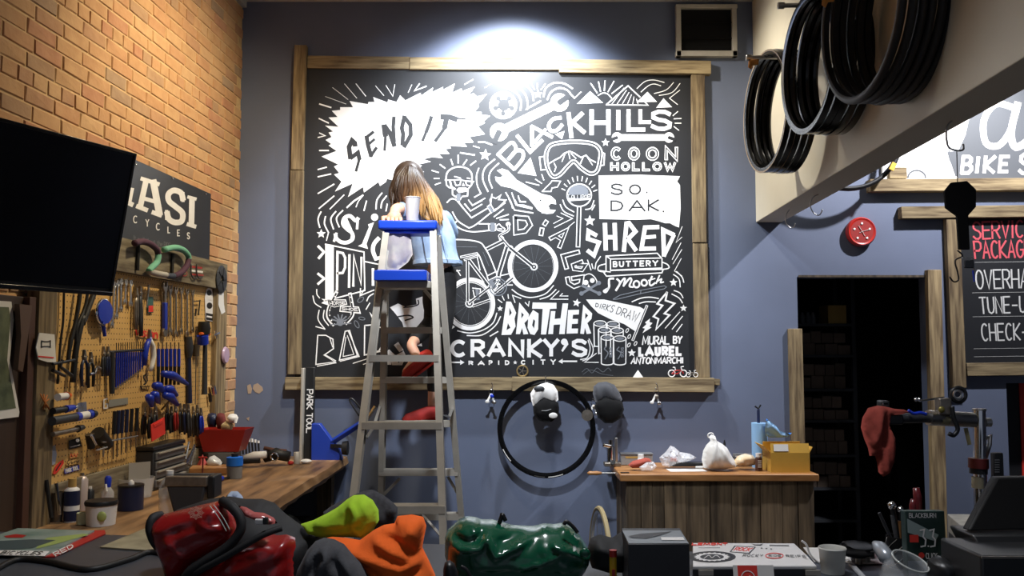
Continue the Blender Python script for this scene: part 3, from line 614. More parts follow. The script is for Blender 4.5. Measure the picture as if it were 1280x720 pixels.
# cans
for cx_, cy_, h_ in ((240, 35, 235), (372, 40, 60), (285, 100, 240), (412, 105, 60), (312, 175, 255), (438, 185, 245)):
    W.st(arc(cx_, cy_, 62, 28, 0, 340, 14), 1.2, 0, True); W.st([(cx_ - 62, cy_), (cx_ - 58, cy_ + h_)], 1.3); W.st([(cx_ + 62, cy_), (cx_ + 60, cy_ + h_)], 1.3); G.at(720, 400, 8); G.disc(cx_, cy_, 42, 16)
    if h_ > 240: W.st(arc(cx_, cy_ + h_, 60, 20, 0, 180, 8), 1.4)
G.st(spl([(290, 390), (320, 330), (285, 290), (305, 265)]), 1.4); G.st(spl([(420, 390), (450, 330), (410, 300), (430, 270)]), 1.4)
word(G, 'SUDS', (335, 372), (335, 275), (358, 275), (358, 372), .8); word(G, 'SUDS', (452, 372), (452, 275), (475, 275), (475, 372), .8)
for q in ((512, 105), (532, 165), (528, 250), (595, 235)): W.st(arc(q[0], q[1], 12, 22, 0, 330, 8, .5), .9, 0, True)
W.st([(178, 60), (185, 262), (225, 265)], 1.3); W.st([(228, 100), (230, 330), (250, 335)], 1.2)
G.st(spl([(60, 520), (110, 485), (160, 530), (210, 480), (270, 520), (320, 480), (350, 510)]), .5); G.st(spl([(70, 545), (150, 500), (260, 540), (370, 555)]), .4)
# bicycle and rider
W.at(550, 250, 8); K.at(550, 250, 8)
W.st(arc(930, 660, 232, 240, 0, 352, 40), 5.4, 0, True); W.st(arc(930, 665, 204, 226, 0, 352, 40), .8, 0, True); K.st(arc(930, 662, 206, 216, 0, 352, 40), .7, 0, True)
W.st(arc(300, 1040, 232, 245, 170, 590, 44)[6:], 5.0, 0); W.st(arc(300, 1040, 204, 215, 130, 590, 44)[3:], .8, 0)
for k in range(0, 360, 24):
    a = math.radians(k); G.at(550, 250, 8); G.st([(940 + 20 * math.cos(a), 665 + 20 * math.sin(a)), (930 + 195 * math.cos(a), 662 + 205 * math.sin(a))], .18); G.st([(295 + 20 * math.cos(a), 1035 + 20 * math.sin(a)), (300 + 195 * math.cos(a), 1040 + 200 * math.sin(a))], .18)
K2 = lambda q, a, c: out2(q, a, c)
K2([(700, 480), (930, 665)], 5.2, 2.6); W.disc(940, 668, 38); K.disc(940, 668, 22); W2.at(550, 250, 8); W2.disc(940, 668, 9)
K2([(615, 385), (700, 480)], 3.8, 1.6); W.st(arc(700, 480, 26, 22, 0, 340, 12), 1.4, 0, True); W.st(arc(615, 385, 22, 20, 0, 340, 12), 1.2, 0, True)
K2([(470, 490), (630, 410)], 5, 2.6); K2([(670, 470), (590, 730), (585, 760)], 6, 3); K2([(590, 800), (520, 900)], 3, 1)
K2([(275, 600), (278, 1010)], 4, 2.2); K2([(290, 600), (480, 850)], 4.6, 2.4); K2([(210, 570), (370, 535)], 3, 1.2); K2([(245, 600), (375, 560)], 2.6, 1); W.st([(370, 560), (400, 700)], 1.2)
K2([(290, 1030), (500, 870)], 3.6, 1.8); K2([(330, 1060), (500, 1000)], 3.4, 1.6); W.st(arc(295, 1035, 38, 36, 0, 345, 14), 1.6, 0, True); W.disc(295, 1035, 16); G.st(arc(580, 870, 85, 85, 0, 345, 24), 1.4, 0, True); G.st(arc(580, 870, 60, 60, 0, 345, 24), 1, 0, True)
W.st([(325, 880), (405, 890), (400, 960), (345, 970), (330, 900)], 1.3); G.st([(370, 900), (380, 990)], 4)
K2([(545, 930), (730, 780)], 3.6, 1.6); W.st([(660, 850), (725, 850)], 1.4)
W.st(spl([(565, 780), (570, 835), (600, 840)]), 1.4); W.st([(545, 935), (545, 900), (575, 865), (570, 790)], 1.5); W.st([(570, 765), (700, 735), (725, 765), (690, 790), (590, 895)], 1.4)
# trouser legs and shoe
W.st(spl([(145, 395), (280, 400), (400, 425), (450, 480), (500, 570), (560, 720), (575, 760)]), 1.6); W.st(spl([(335, 535), (385, 545), (430, 650), (470, 750)]), 1.5); W.st([(470, 760), (560, 715), (572, 760), (485, 805), (470, 760)], 1.4)
W.st([(490, 805), (520, 870), (530, 935)], 1.4); G.st([(505, 810), (545, 870)], 5); G.st([(145, 468), (370, 470)], .4); G.st([(430, 520), (490, 660)], .4)
# arms
W.st(spl([(125, 120), (180, 210), (290, 280)]), 1.6); W.st(spl([(290, 280), (360, 245), (510, 125)]), 1.6); W.st(spl([(180, 10), (240, 90), (315, 178)]), 1.6); W.st([(315, 178), (480, 80)], 1.6)
W.st([(475, 65), (505, 45), (545, 105), (510, 130), (475, 65)], 1.4); G.st([(490, 70), (525, 115)], 3); W.st([(545, 110), (650, 30), (640, 0)], 1.4); W.st([(505, 45), (520, -60)], 1.4)
W.st(spl([(165, 215), (150, 245), (220, 295), (330, 318), (485, 305)]), 1.6); W.st([(390, 238), (485, 238), (490, 305)], 1.5); G.st([(525, 240), (525, 305)], 5.5); W.st([(495, 240), (555, 240), (555, 305), (497, 305)], 1.2)
W.st(spl([(560, 265), (590, 240), (615, 265), (650, 290), (630, 310), (575, 300), (560, 265)]), 1.4); W.st([(585, 285), (620, 290)], 1.1)
K2(spl([(680, 245), (685, 300), (620, 340), (595, 360), (615, 385)]), 3.2, 1.2); W.st(arc(682, 243, 18, 18, 0, 330, 10), 1.6, 0, True)
for q in ([(540, 168), (635, 95)], [(565, 185), (685, 145)], [(600, 198), (685, 195)]): W.st(q, 1.5)
W.st([(285, 0), (325, 55), (420, 5)], 1.4); W.st([(245, 40), (305, 110), (415, 45)], 1.4); W.st([(690, -10), (745, 100), (930, 130)], 1.6); W.st([(750, 0), (775, 55), (920, 88)], 1.5); W.st([(785, -20), (805, 15), (855, 15)], 1.3)
# hand raised
W.at(540, 170, 8)
W.st([(590, 690), (580, 640), (600, 610), (640, 625), (690, 588), (665, 635), (740, 640), (660, 720), (600, 750)], 1.5)
# head
W.st(spl([(140, 440), (150, 370), (200, 325), (270, 308), (350, 325), (395, 375), (400, 440)]), 1.8); W.st([(140, 440), (145, 490), (170, 515), (205, 520), (205, 585), (250, 620)], 1.6); W.st([(400, 440), (395, 490), (360, 530), (355, 600), (300, 605)], 1.6)
W.st([(130, 440), (230, 440)], 1.3); W.st([(180, 450), (195, 510), (230, 530)], 2.4); W.st([(220, 440), (290, 435), (280, 490), (240, 495), (220, 440)], 1.5); W.st([(335, 450), (415, 455), (385, 500), (345, 490), (335, 450)], 1.5); W.st([(290, 440), (335, 450)], 1.4)
W.poly([(312, 465), (330, 500), (298, 498)]); W.st([(250, 540), (270, 520), (340, 520), (350, 550), (270, 565), (250, 540)], 1.3); W.st([(255, 542), (345, 540)], 2.6); W.st([(225, 405), (285, 420)], 1.3); W.st([(350, 420), (380, 425)], 1.3)
G.at(540, 170, 8); G.st([(265, 590), (265, 640)], 5); W.st([(240, 600), (275, 650), (295, 615)], 1.2); W.st(spl([(150, 665), (190, 630), (235, 635), (270, 670), (310, 720)]), 1.6)
W.at(550, 330, 8)
for q in ([(720, 255), (800, 310), (910, 335), (1050, 300), (1135, 215)], [(1000, 352), (1090, 320), (1160, 255)], [(175, 668), (300, 690), (430, 660), (530, 590), (568, 490)], [(270, 715), (420, 710), (550, 620), (605, 525)], [(500, 722), (580, 675)]): W.st(spl(q), 1.4)
W.st([(1190, 270), (1105, 352), (1280, 352)], 1.3); W.st([(1225, 295), (1200, 320), (1280, 320)], 1.2)
for q in ([(580, 355), (620, 385)], [(622, 320), (642, 362)], [(680, 305), (685, 345)], [(810, 345), (725, 312), (750, 385)], [(852, 385), (885, 420), (892, 372)], [(170, 60), (205, 115)], [(165, 70), (200, 65)]): W.st(q, 1.2)
W.poly([(75, 430), (20, 620), (60, 640), (85, 575), (150, 630), (60, 690), (0, 600), (20, 560)])
# left side: Sidewalk-style S i, PIN flag, horseshoe, RAD
W.at(380, 250, 8); K.at(380, 250, 8)
W.st(spl([(540, 185), (515, 205), (460, 160), (405, 180), (390, 240), (430, 290), (480, 330), (485, 390), (430, 425), (370, 420), (325, 385), (315, 345)]), 4.6); W.st([(538, 180), (530, 290)], 3, .2); W.st([(325, 330), (300, 415)], 3, .2); W.poly([(425, 265), (390, 220), (430, 180), (480, 290), (500, 370), (455, 430), (470, 350)])
W.disc(706, 172, 36); W.poly([(640, 245), (700, 222), (625, 440), (640, 490), (540, 460), (580, 440), (650, 270)])
W.st(spl([(745, 385), (700, 440), (690, 510), (720, 590)]), 5); W.st([(720, 590), (800, 560), (850, 500)], 4)
for q in ([(170, 118), (140, 190), (158, 275)], [(215, 165), (205, 240), (245, 325)], [(318, 115), (268, 190), (295, 290)], [(388, 105), (325, 180), (352, 270)]): W.st(spl(q), 1.7)
W.st([(245, 325), (225, 405)], 1.3); W.star(172, 338, 48)
W.st([(140, 460), (200, 520), (145, 585)], 3.2, .2)
W.poly([(212, 435), (298, 452), (298, 995), (212, 1020)])
W.at(380, 340, 5.5375); K.at(380, 340, 5.5375)
W.st([(95, 10), (140, 45), (95, 85)], 3, .2)
W.at(380, 250, 8); K.at(380, 250, 8)
W.st([(212, 442), (600, 520), (608, 905), (212, 1010)], 1.6); W.st([(606, 615), (740, 642)], 1.6); W.st([(600, 900), (560, 960), (565, 885)], 1.4); W.st([(565, 955), (700, 900)], 1.4)
word(W, 'PIN', (335, 520), (575, 570), (570, 845), (330, 905), 2.9, .35, .2); W.st([(690, 690), (690, 850)], 3.2); W.st([(735, 720), (735, 840), (800, 830)], 3.2)
W.at(380, 340, 5.5375); K.at(380, 340, 5.5375)
W.st(spl([(225, 140), (175, 240), (165, 310), (205, 365)]), 4.2); K.st(spl([(222, 150), (178, 240), (170, 305), (205, 355)]), 2.2); W.st(spl([(318, 150), (335, 240), (335, 300), (290, 355)]), 4.2); K.st(spl([(318, 160), (332, 240), (332, 298), (290, 348)]), 2.2)
for p in ((215, 170), (195, 205), (178, 265), (178, 300), (322, 175), (330, 210), (325, 290), (190, 335)): W2.at(380, 340, 5.5375); W2.disc(*p, 5)
W.poly([(120, 185), (160, 190), (290, 190), (300, 225), (210, 245), (165, 230), (120, 215), (140, 200)]); K.poly([(165, 196), (285, 196), (293, 220), (210, 240), (170, 225)])
W.poly([(250, 235), (300, 235), (380, 240), (395, 290), (300, 280), (245, 275)]); K.poly([(256, 241), (300, 241), (375, 247), (383, 278), (300, 273), (252, 268)])
W2.at(380, 340, 5.5375); word(W2, 'HORSE', (178, 205), (285, 203), (285, 220), (180, 232), .7); word(W2, 'SHOE', (262, 246), (370, 252), (372, 270), (262, 264), .7)
G.at(380, 340, 5.5375)
for a in range(200, 341, 28): G.st([(250, 345), (250 + 62 * math.cos(math.radians(a)), 345 + 50 * math.sin(math.radians(a)))], 1.8)
G.disc(250, 350, 24); G.st(arc(392, 192, 25, 14, 0, 340, 10, -.7), .8, 0, True); G.st(arc(365, 362, 28, 13, 0, 340, 10, 1.1), .8, 0, True); G.st(arc(400, 322, 22, 10, 0, 340, 10, .2), .8, 0, True); G.st([(185, 365), (325, 355)], 1.6)
for q in ([(62, 165), (75, 215), (118, 245)], [(88, 120), (90, 155), (108, 180)], [(105, 265), (98, 330), (145, 395)], [(140, 265), (135, 320), (170, 370)]): W.st(spl(q), 1.3)
W.st([(82, 378), (145, 395)], 1.3); W.st(spl([(435, 200), (450, 170), (480, 150)]), 1.4); W.st([(430, 258), (455, 215)], 1.3)
W.st([(95, 438), (82, 640), (215, 622), (140, 575), (205, 530), (200, 465), (150, 438), (95, 438)], 1.4); W.st([(92, 652), (222, 628)], 1.2); W.st([(150, 575), (220, 615)], 1.2); W.st([(178, 455), (198, 520)], 1.1)
W.st([(285, 410), (245, 610), (370, 580), (315, 405), (285, 410)], 1.4); W.st([(305, 405), (382, 585), (250, 618)], 1.1); W.st([(290, 450), (270, 585), (345, 570), (300, 440)], .9)
W.st([(420, 370), (418, 575), (520, 545), (565, 460), (545, 390), (480, 365), (420, 370)], 1.5); W.st([(430, 575), (530, 550), (568, 470)], 1.1)
W.st([(340, 632), (440, 600)], 1.0); W.st([(410, 640), (470, 615)], 1.0)
# seen through the ladder
W.poly([(595, 245), (650, 218), (700, 240), (780, 225), (775, 185), (835, 165), (825, 375), (780, 390), (690, 385), (680, 350), (630, 285)])
K.st(spl([(790, 195), (790, 225), (740, 240), (690, 245)]), 1.6); K.st(spl([(650, 310), (720, 300), (755, 315), (700, 335)]), 1.8)
W.poly([(452, 275), (500, 330), (520, 345), (470, 320)]); W.poly([(560, 560), (590, 535), (630, 575), (600, 590)]); W.poly([(622, 505), (652, 485), (690, 540), (660, 555)]); W.poly([(550, 615), (605, 620), (605, 642), (548, 642)]); W.poly([(600, 600), (690, 545), (705, 580), (680, 645), (610, 645)]); W.poly([(785, 470), (808, 465), (818, 515), (782, 510)]); W.poly([(800, 630), (835, 632), (832, 650), (800, 650)]); W.star(788, 438, 15)
K.st([(640, 600), (655, 625), (668, 605)], 1)
# lower-left small marks
W.build('white_painted_artwork', 'white_paint', mural, 'stuff')['label'] = 'white painted lettering and drawings on the black panel'
K.build('black_painted_detail', 'board_black', mural, 'stuff'); W2.build('white_painted_detail', 'white_paint', mural, 'stuff'); G.build('thin_painted_detail', 'dim_paint', mural, 'stuff')
# ================================================================== STEPLADDER
def FPl(px, py, a=4.22, bb=.212):
    d = ray(px, py); return EYE + d * ((a + EYE.z * bb) / (d.y - bb * d.z))
def BPl(px, py): return FPl(px, py, 5.38, -.248)
def onfloor(p, q):    # extend the line p->q to z=0
    return p + (q - p) * (p.z / (p.z - q.z))
lad = T('stepladder', 'tall aluminium stepladder with blue top cap and blue tray before the mural', 'ladder', (P(515, 500, 4.8).x, 4.8, 0))
rails = [(FPl(480.5, 292), FPl(440, 615)), (FPl(545, 290), FPl(557, 650)), (BPl(480, 300), BPl(474.5, 600)), (BPl(549.5, 295), BPl(579, 644))]
for i, (p, q) in enumerate(rails):
    q = onfloor(p, q); b = MB(); wv = .030 if i < 2 else .027
    s_ = 1 if i % 2 == 0 else -1
    b.bar(p, q, .008, .07, (1, 0, 0)); fr = V((0, -.033, 0)); b.bar(p + fr + V((s_ * wv / 2, 0, 0)), q + fr + V((s_ * wv / 2, 0, 0)), wv, .006, (1, 0, 0)); b.bar(p - fr + V((s_ * wv / 2, 0, 0)), q - fr + V((s_ * wv / 2, 0, 0)), wv, .006, (1, 0, 0))
    b.build('rail', 'alu', lad)
    b = MB(); b.box(q + V((0, 0, .02)), (.06, .09, .04)); b.build('foot', 'black_rubber', lad, bevel=.004)
def step(fn, xa, xb, y, h=8, dep=.085, name='step', m='alu', sgn=1):
    a = fn(xa, y); c = fn(xb, y); hh = h / FOC * a.y; b = MB()
    mid = (a + c) / 2; L_ = (c - a).length
    b.box(mid + V((0, 0, hh * .35)), (L_, dep, .005)); b.box(mid + V((0, -dep / 2, 0)), (L_, .004, hh)); b.box(mid + V((0, dep / 2, 0)), (L_, .004, hh))
    for k in range(5): b.box(mid + V((0, -dep / 2 + dep * (k + .5) / 5, hh * .35 + .004)), (L_, .004, .003))
    return b.build(name, m, lad)
step(FPl, 463, 549, 448, 8); step(FPl, 454, 553, 531.5, 8.5); step(FPl, 441, 557, 635.5, 9.5)
for xa, xb, y in ((478, 553, 413), (477, 559, 475), (476, 566, 529.5), (475, 572.5, 590), (474.5, 578.5, 645)): step(BPl, xa, xb, y, 7.5, .07)
p = FPl(480, 700); q = FPl(560, 745); step(FPl, 428, 560, 750, 11)
# blue cap and tray
b = MB(); c = P(512, 284, 4.76); b.box(c, (.31, .20, .048)); b.box(c + V((0, 0, -.032)), (.27, .16, .02)); b.build('cap', 'blue_pl', lad, bevel=.012)
b = MB(); c = P(504, 346.5, 4.58); b.box(c, (.265, .24, .05)); b.box(c + V((0, 0, .027)), (.24, .21, .006)); b.build('tray', 'blue_pl', lad, bevel=.016)
b = MB(); b.box(P(507, 357, 4.60), (.27, .16, .035)); b.build('tray_bracket', 'alu', lad, bevel=.003)
for a, c in (((486, 363), (475, 377)), ((531, 363), (544, 378))):
    b = MB(); b.bar(P(*a, 4.56), FPl(*c), .018, .004); b.build('brace', 'alu', lad)
for a, c in (((560, 596), (575, 622)), ((500, 598), (480, 618)), ((527, 642), (553, 672))):
    b = MB(); b.bar(BPl(*a), BPl(*c) if a[1] < 640 else FPl(*c), .016, .004); b.build('brace', 'alu', lad)
for s_ in (0, 1):
    f = [(458, 548), (556, 519)][s_]; g = [(476, 505), (566, 510)][s_]; b = MB(); fp = FPl(*f); bp_ = BPl(*g); mid = (fp + bp_) / 2 + V((0, 0, -.03)); b.bar(fp, mid, .016, .004); b.bar(mid, bp_, .016, .004); b.build('spreader', 'steel', lad)

# ================================================================== PERSON
def skinmesh(nodes, edges, sub=2):     # nodes: {name: (Vector, rx, ry)}; returns baked verts/faces
    names = list(nodes); me = bpy.data.meshes.new('tmp'); me.from_pydata([nodes[n][0] for n in names], [(names.index(a), names.index(b_)) for a, b_ in edges], [])
    o = bpy.data.objects.new('tmp', me); C.objects.link(o); sk = o.modifiers.new('s', 'SKIN'); sk.branch_smoothing = .6
    if not me.skin_vertices: 
        bm = bmesh.new(); bm.from_mesh(me); bm.verts.layers.skin.verify(); bm.to_mesh(me); bm.free()
    for i, n in enumerate(names):
        d = me.skin_vertices[0].data[i]; d.radius = nodes[n][1:3]; d.use_root = (i == 0)
    ss = o.modifiers.new('u', 'SUBSURF'); ss.levels = sub; ss.render_levels = sub
    bpy.context.view_layer.update(); ev = bpy.data.meshes.new_from_object(o.evaluated_get(bpy.context.evaluated_depsgraph_get()))
    vs = [v.co.copy() for v in ev.vertices]; fs = [tuple(p.vertices) for p in ev.polygons]
    bpy.data.objects.remove(o); return vs, fs
per = T('person', 'person with long brown-to-blonde hair in a light denim jacket painting from the stepladder', 'person', P(540, 528, 5.2))
X = lambda px, py, Y, r, r2=None: (P(px, py, Y), r, r2 or r)
nodes = {'pel': X(553, 338, 5.25, .08, .075), 'spi': X(543, 305, 5.24, .085, .08), 'che': X(529, 276, 5.22, .10, .08), 'nek': X(518, 249, 5.2, .05), 'he1': X(512, 236, 5.2, .075, .085), 'he2': X(510, 220, 5.2, .08, .09),
 'sR': X(545, 262, 5.24, .055), 'eR': X(561, 292, 5.38, .038), 'wR': X(540, 290, 5.60, .024), 'sL': X(506, 262, 5.16, .055), 'eL': X(495, 262, 4.98, .036), 'wL': X(491, 272, 4.85, .024),
 'hR': X(559, 350, 5.25, .082), 'kR': X(551, 415, 5.2, .052), 'cR': X(546, 445, 5.22, .052), 'aR': X(541, 503, 5.2, .032), 'fR': X(541, 517, 5.2, .034, .028), 'tR': X(512, 522, 5.12, .032, .02),
 'hL': X(543, 350, 5.26, .08), 'kL': X(544, 398, 5.50, .054), 'cL': X(537, 408, 5.42, .05), 'aL': X(513, 431, 5.17, .032), 'fL': X(522, 446, 5.16, .034, .03), 'tL': X(504, 468, 5.14, .028, .02)}
edges = [('pel', 'spi'), ('spi', 'che'), ('che', 'nek'), ('nek', 'he1'), ('he1', 'he2'), ('che', 'sR'), ('sR', 'eR'), ('eR', 'wR'), ('che', 'sL'), ('sL', 'eL'), ('eL', 'wL'), ('pel', 'hR'), ('hR', 'kR'), ('kR', 'cR'), ('cR', 'aR'), ('aR', 'fR'), ('fR', 'tR'), ('pel', 'hL'), ('hL', 'kL'), ('kL', 'cL'), ('cL', 'aL'), ('aL', 'fL'), ('fL', 'tL')]
vs, fs = skinmesh(nodes, edges); b = MB(); b.add(vs, fs)
def hand(b, wrist, palm, dirf, side, up, sc=1.0, curl=1.0):
    wrist, palm, dirf, side, up = map(V, (wrist, palm, dirf, side, up)); dirf.normalize(); side.normalize(); up.normalize()
    b.tube([wrist, wrist.lerp(palm, .5), palm, palm + dirf * .03], [.024 * sc, .03 * sc, .036 * sc, .028 * sc], 10)
    for i, L_ in enumerate((.068, .078, .072, .056)):
        r0 = palm + side * (i - 1.5) * .019 * sc + dirf * .02
        a1 = r0 + dirf * L_ * .45 * sc; a2 = a1 + (dirf * .6 - up * .7 * curl) * L_ * .32 * sc; a3 = a2 + (dirf * .1 - up * curl) * L_ * .28 * sc
        b.tube([r0, a1, a2, a3, a3 - up * .004], [.0095 * sc, .009 * sc, .0085 * sc, .007 * sc, .003 * sc], 7)
    t0 = palm - side * .03 * sc - dirf * .01; t1_ = t0 - side * .022 * sc + dirf * .02; t2_ = t1_ + dirf * .026 * sc - up * .012; b.tube([t0, t1_, t2_, t2_ + dirf * .004], [.012 * sc, .011 * sc, .009 * sc, .003 * sc], 7)
capz = P(512, 284, 4.76).z + .024
hp = P(493, 274, 4.78); hp.z = capz + .028
hand(b, nodes['wL'][0], hp, (.15, -1, -.25), (1, .15, 0), (0, -.2, 1), 1.15)
hand(b, nodes['wR'][0], P(531, 292, 5.66), (-.5, .6, .1), (0, .2, 1), (.8, .5, 0), 1.0)
hc = nodes['he1'][0].lerp(nodes['he2'][0], .5)      # face looks down-left towards the wall
fd = V((-.55, .70, -.45)).normalized(); ud = V((-.15, .42, .9)); ud = (ud - fd * ud.dot(fd)).normalized(); sd = fd.cross(ud)
b.ball(hc, (.077, .095, .108), 16, 12); b.tube([hc + fd * .085 + ud * .005, hc + fd * .115 - ud * .028, hc + fd * .09 - ud * .038], [.008, .014, .008], 6)
b.tube([hc + fd * .085 - ud * .055 - sd * .025, hc + fd * .096 - ud * .055, hc + fd * .085 - ud * .055 + sd * .025], [.004, .008, .004], 6)
for s_ in (-1, 1): b.ball(hc + sd * .076 * s_ - ud * .01, (.012, .018, .03), 8, 6)
o = b.build('body', 'skin', per, smooth=True, ang=3)
b = MB()
for s_ in (-1, 1): b.ball(hc + fd * .082 + sd * .032 * s_ + ud * .018, .012, 10, 8)
b.build('eye', mat('eye', hx('#3b2c22'), .2), per)
# trousers
E = lambda k, dr: (nodes[k][0], nodes[k][1] + dr, nodes[k][2] + dr)
pn = {'pel': E('pel', .05), 'wai': X(546, 326, 5.25, .125, .11), 'hR': E('hR', .014), 'kR': E('kR', .014), 'cR': E('cR', .010), 'aR': X(541.5, 494, 5.2, .040), 'hL': E('hL', .014), 'kL': E('kL', .014), 'cL': E('cL', .010), 'aL': X(516, 427, 5.20, .040)}
vs, fs = skinmesh(pn, [('pel', 'wai'), ('pel', 'hR'), ('hR', 'kR'), ('kR', 'cR'), ('cR', 'aR'), ('pel', 'hL'), ('hL', 'kL'), ('kL', 'cL'), ('cL', 'aL')])
b = MB(); b.add(vs, fs); b.build('trousers', mat('black_trousers', hx('#15161a'), .85, bump=.3, scale=30, var=.2), per, ang=3)
# jacket
M['denim'] = mat('light_denim', hx('#a8bfdc'), .85, col2=hx('#7f9ac0'), scale=9, bump=.35, bscale=60)
def sections(secs, n=28):      # closed tube through elliptical sections (px, py, Y, rx px, ry m)
    vs = []; 
    for (px, py, Y, rx, ry) in secs:
        c = P(px, py, Y); r_ = rx / FOC * Y
        vs += [c + V((r_ * math.cos(2 * PI * k / n), ry * math.sin(2 * PI * k / n), 0)) for k in range(n)]
    m = len(secs); fs = [(i * n + k, i * n + (k + 1) % n, (i + 1) * n + (k + 1) % n, (i + 1) * n + k) for i in range(m - 1) for k in range(n)]
    return vs, fs + [tuple(range(n)), tuple((m - 1) * n + k for k in range(n))[::-1]]
jn = {'sR': X(547, 266, 5.23, .068), 'uR': X(558, 281, 5.29, .060), 'eR': X(567, 294, 5.37, .050), 'wR': X(545, 291, 5.56, .040), 'sL': X(512, 264, 5.17, .062), 'eL': X(498, 263, 5.02, .050)}
vs, fs = skinmesh({k: jn[k] for k in ('sR', 'uR', 'eR', 'wR')}, [('sR', 'uR'), ('uR', 'eR'), ('eR', 'wR')]); v2, f2 = skinmesh({k: jn[k] for k in ('sL', 'eL')}, [('sL', 'eL')])
fs += [tuple(i + len(vs) for i in f) for f in f2]; vs += v2
sec = [tuple(q) for q in spl([(548, 331, 5.24, 30, .135), (544, 318, 5.24, 29.5, .13), (540, 300, 5.23, 29.5, .125), (536, 284, 5.22, 29, .12), (532, 270, 5.21, 27, .115), (527, 259, 5.20, 22, .09), (520, 251, 5.2, 13, .06)], 4)]
v2, f2 = sections(sec); fs += [tuple(i + len(vs) for i in f) for f in f2]; vs += v2
vs = [v + V((noise.noise(v * 14 + V((0, 0, v.x * 9))) * .010, noise.noise(v * 11) * .014, 0)) for v in vs]
b = MB(); b.add(vs, fs); jk = b.build('denim_jacket', 'denim', per, ang=3); jk['label'] = 'light blue denim jacket'
hz = P(547, 329, 5.24)
b = MB(); b.lathe([(.138, -.012), (.146, -.010), (.146, .012), (.138, .014)], Matrix.Translation(hz) @ Matrix.Diagonal((1, .96, 1, 1)), 28, closed=True); b.build('jacket_hem', 'denim', jk)
b = MB(); b.lathe([(.058, -.012), (.07, -.012), (.085, .03), (.078, .034), (.06, .01)], Matrix.Translation(P(520, 251, 5.2)) @ Matrix.Rotation(-.35, 4, 'Y'), 20, closed=True); b.build('collar', 'denim', jk)
for q in ([(519, 262, 5.07), (528, 290, 5.07), (534, 322, 5.07)], [(540, 262, 5.09), (551, 290, 5.09), (560, 322, 5.085)]):
    b = MB(); b.tube([P(*p) for p in q], .0035, 5); b.build('seam', 'denim', jk)
b = MB(); b.lathe([(.05, -.02), (.056, -.02), (.056, .02), (.05, .02)], frame(P(548, 291, 5.53), (0, 0, 1), jn['wR'][0] - jn['eR'][0]), 14, closed=True); b.build('cuff', 'denim', jk)
# shoes
M['red_shoe'] = mat('red_suede', hx('#a8251f'), .8, var=.1, scale=30)
def shoe(ank, toe, up):
    d = (toe - ank).normalized(); up = (V(up) - d * V(up).dot(d)).normalized(); L_ = (toe - ank).length; heel = ank - d * .035 - up * .01
    b = MB(); pts = [heel, heel + d * .02, ank + d * .03 - up * .005, ank.lerp(toe, .5) - up * .016, ank.lerp(toe, .85) - up * .024, toe - up * .026]
    b.tube(pts, [.022, .040, .042, .040, .034, .014], 12, flat=up); sh = b.build('shoe', 'red_shoe', per, ang=3)
    b = MB(); sd_ = d.cross(up); c0 = heel + (toe - heel) / 2 - up * .05
    n = 14; pl = [(math.cos(2 * PI * k / n) * (L_ + .06) / 2 * 1.0, math.sin(2 * PI * k / n) * .042) for k in range(n)]
    Mx = Matrix(((d.x, sd_.x, up.x, c0.x), (d.y, sd_.y, up.y, c0.y), (d.z, sd_.z, up.z, c0.z), (0, 0, 0, 1))); b.prism(pl, Mx, -.006, .006); b.build('sole', 'red_shoe', sh)
st1 = BPl(520, 529.5); a1 = V(nodes['fR'][0]); 
shoe(P(542, 514.5, 5.18), P(503, 520, 5.10), (0, 0, 1)); shoe(P(533, 444, 5.18), P(501, 467, 5.12), (-.5, -.2, .8))
# hair
def hairmat():
    m = mat('hair', hx('#4a3424'), .45, var=.25, scale=60, stretch=(1, 1, .1)); nt = m.node_tree; a = nt.nodes.new('ShaderNodeAttribute'); a.attribute_name = 'col'
    nt.links.new(a.outputs['Color'], nt.nodes['Principled BSDF'].inputs['Base Color']); return m
M['hair'] = hairmat()
guides = [[(506, 209, 5.12), (494, 220, 5.09), (488, 240, 5.10), (489, 262, 5.08)], [(509, 207, 5.10), (499, 222, 5.05), (496, 242, 5.05), (497, 258, 5.06)], [(512, 206.5, 5.09), (510, 222, 5.03), (510, 241, 5.04), (509, 256, 5.06)],
          [(515, 207, 5.10), (520, 222, 5.05), (527, 243, 5.05), (530, 272, 5.05)], [(518, 209, 5.13), (528, 225, 5.10), (538, 247, 5.07), (547, 284, 5.04)], [(520, 212, 5.16), (532, 228, 5.14), (547, 249, 5.10), (554, 274, 5.06)]]
def gsample(u, v):
    f = u * (len(guides) - 1); i = min(int(f), len(guides) - 2); k = f - i
    a = spl(guides[i], 6); c = spl(guides[i + 1], 6); j = v * (len(a) - 1); j0 = min(int(j), len(a) - 2); t = j - j0
    pa = V(a[j0]).lerp(V(a[j0 + 1]), t); pc = V(c[j0]).lerp(V(c[j0 + 1]), t); q = pa.lerp(pc, k); return P(*q)
rh = random.Random(3); b = MB(); cols = []
def hcol(u, v, j):
    dk = V(hx('#33261d')); gd = V(hx('#b08650')); md = V(hx('#64482f')); f = max(0, min(1, (v - .28) * 2.2)) * max(0, min(1, (u - .22) * 3))
    c = dk.lerp(md, min(1, f * 2)) if f < .5 else md.lerp(gd, (f - .5) * 2); return c * (1 + j)
nu, nv = 16, 14; grid = [[gsample(i / nu, j / nv) for j in range(nv + 1)] for i in range(nu + 1)]
vs = [grid[i][j] + V((0, .012, 0)) for i in range(nu + 1) for j in range(nv + 1)] + [grid[i][j] + V((0, .10 * (1 - .7 * j / nv), 0)) for i in range(nu + 1) for j in range(nv + 1)]
o0 = (nu + 1) * (nv + 1); ix = lambda i, j: i * (nv + 1) + j
fs = [(ix(i, j), ix(i + 1, j), ix(i + 1, j + 1), ix(i, j + 1)) for i in range(nu) for j in range(nv)]; fs += [tuple(a + o0 for a in f[::-1]) for f in fs]
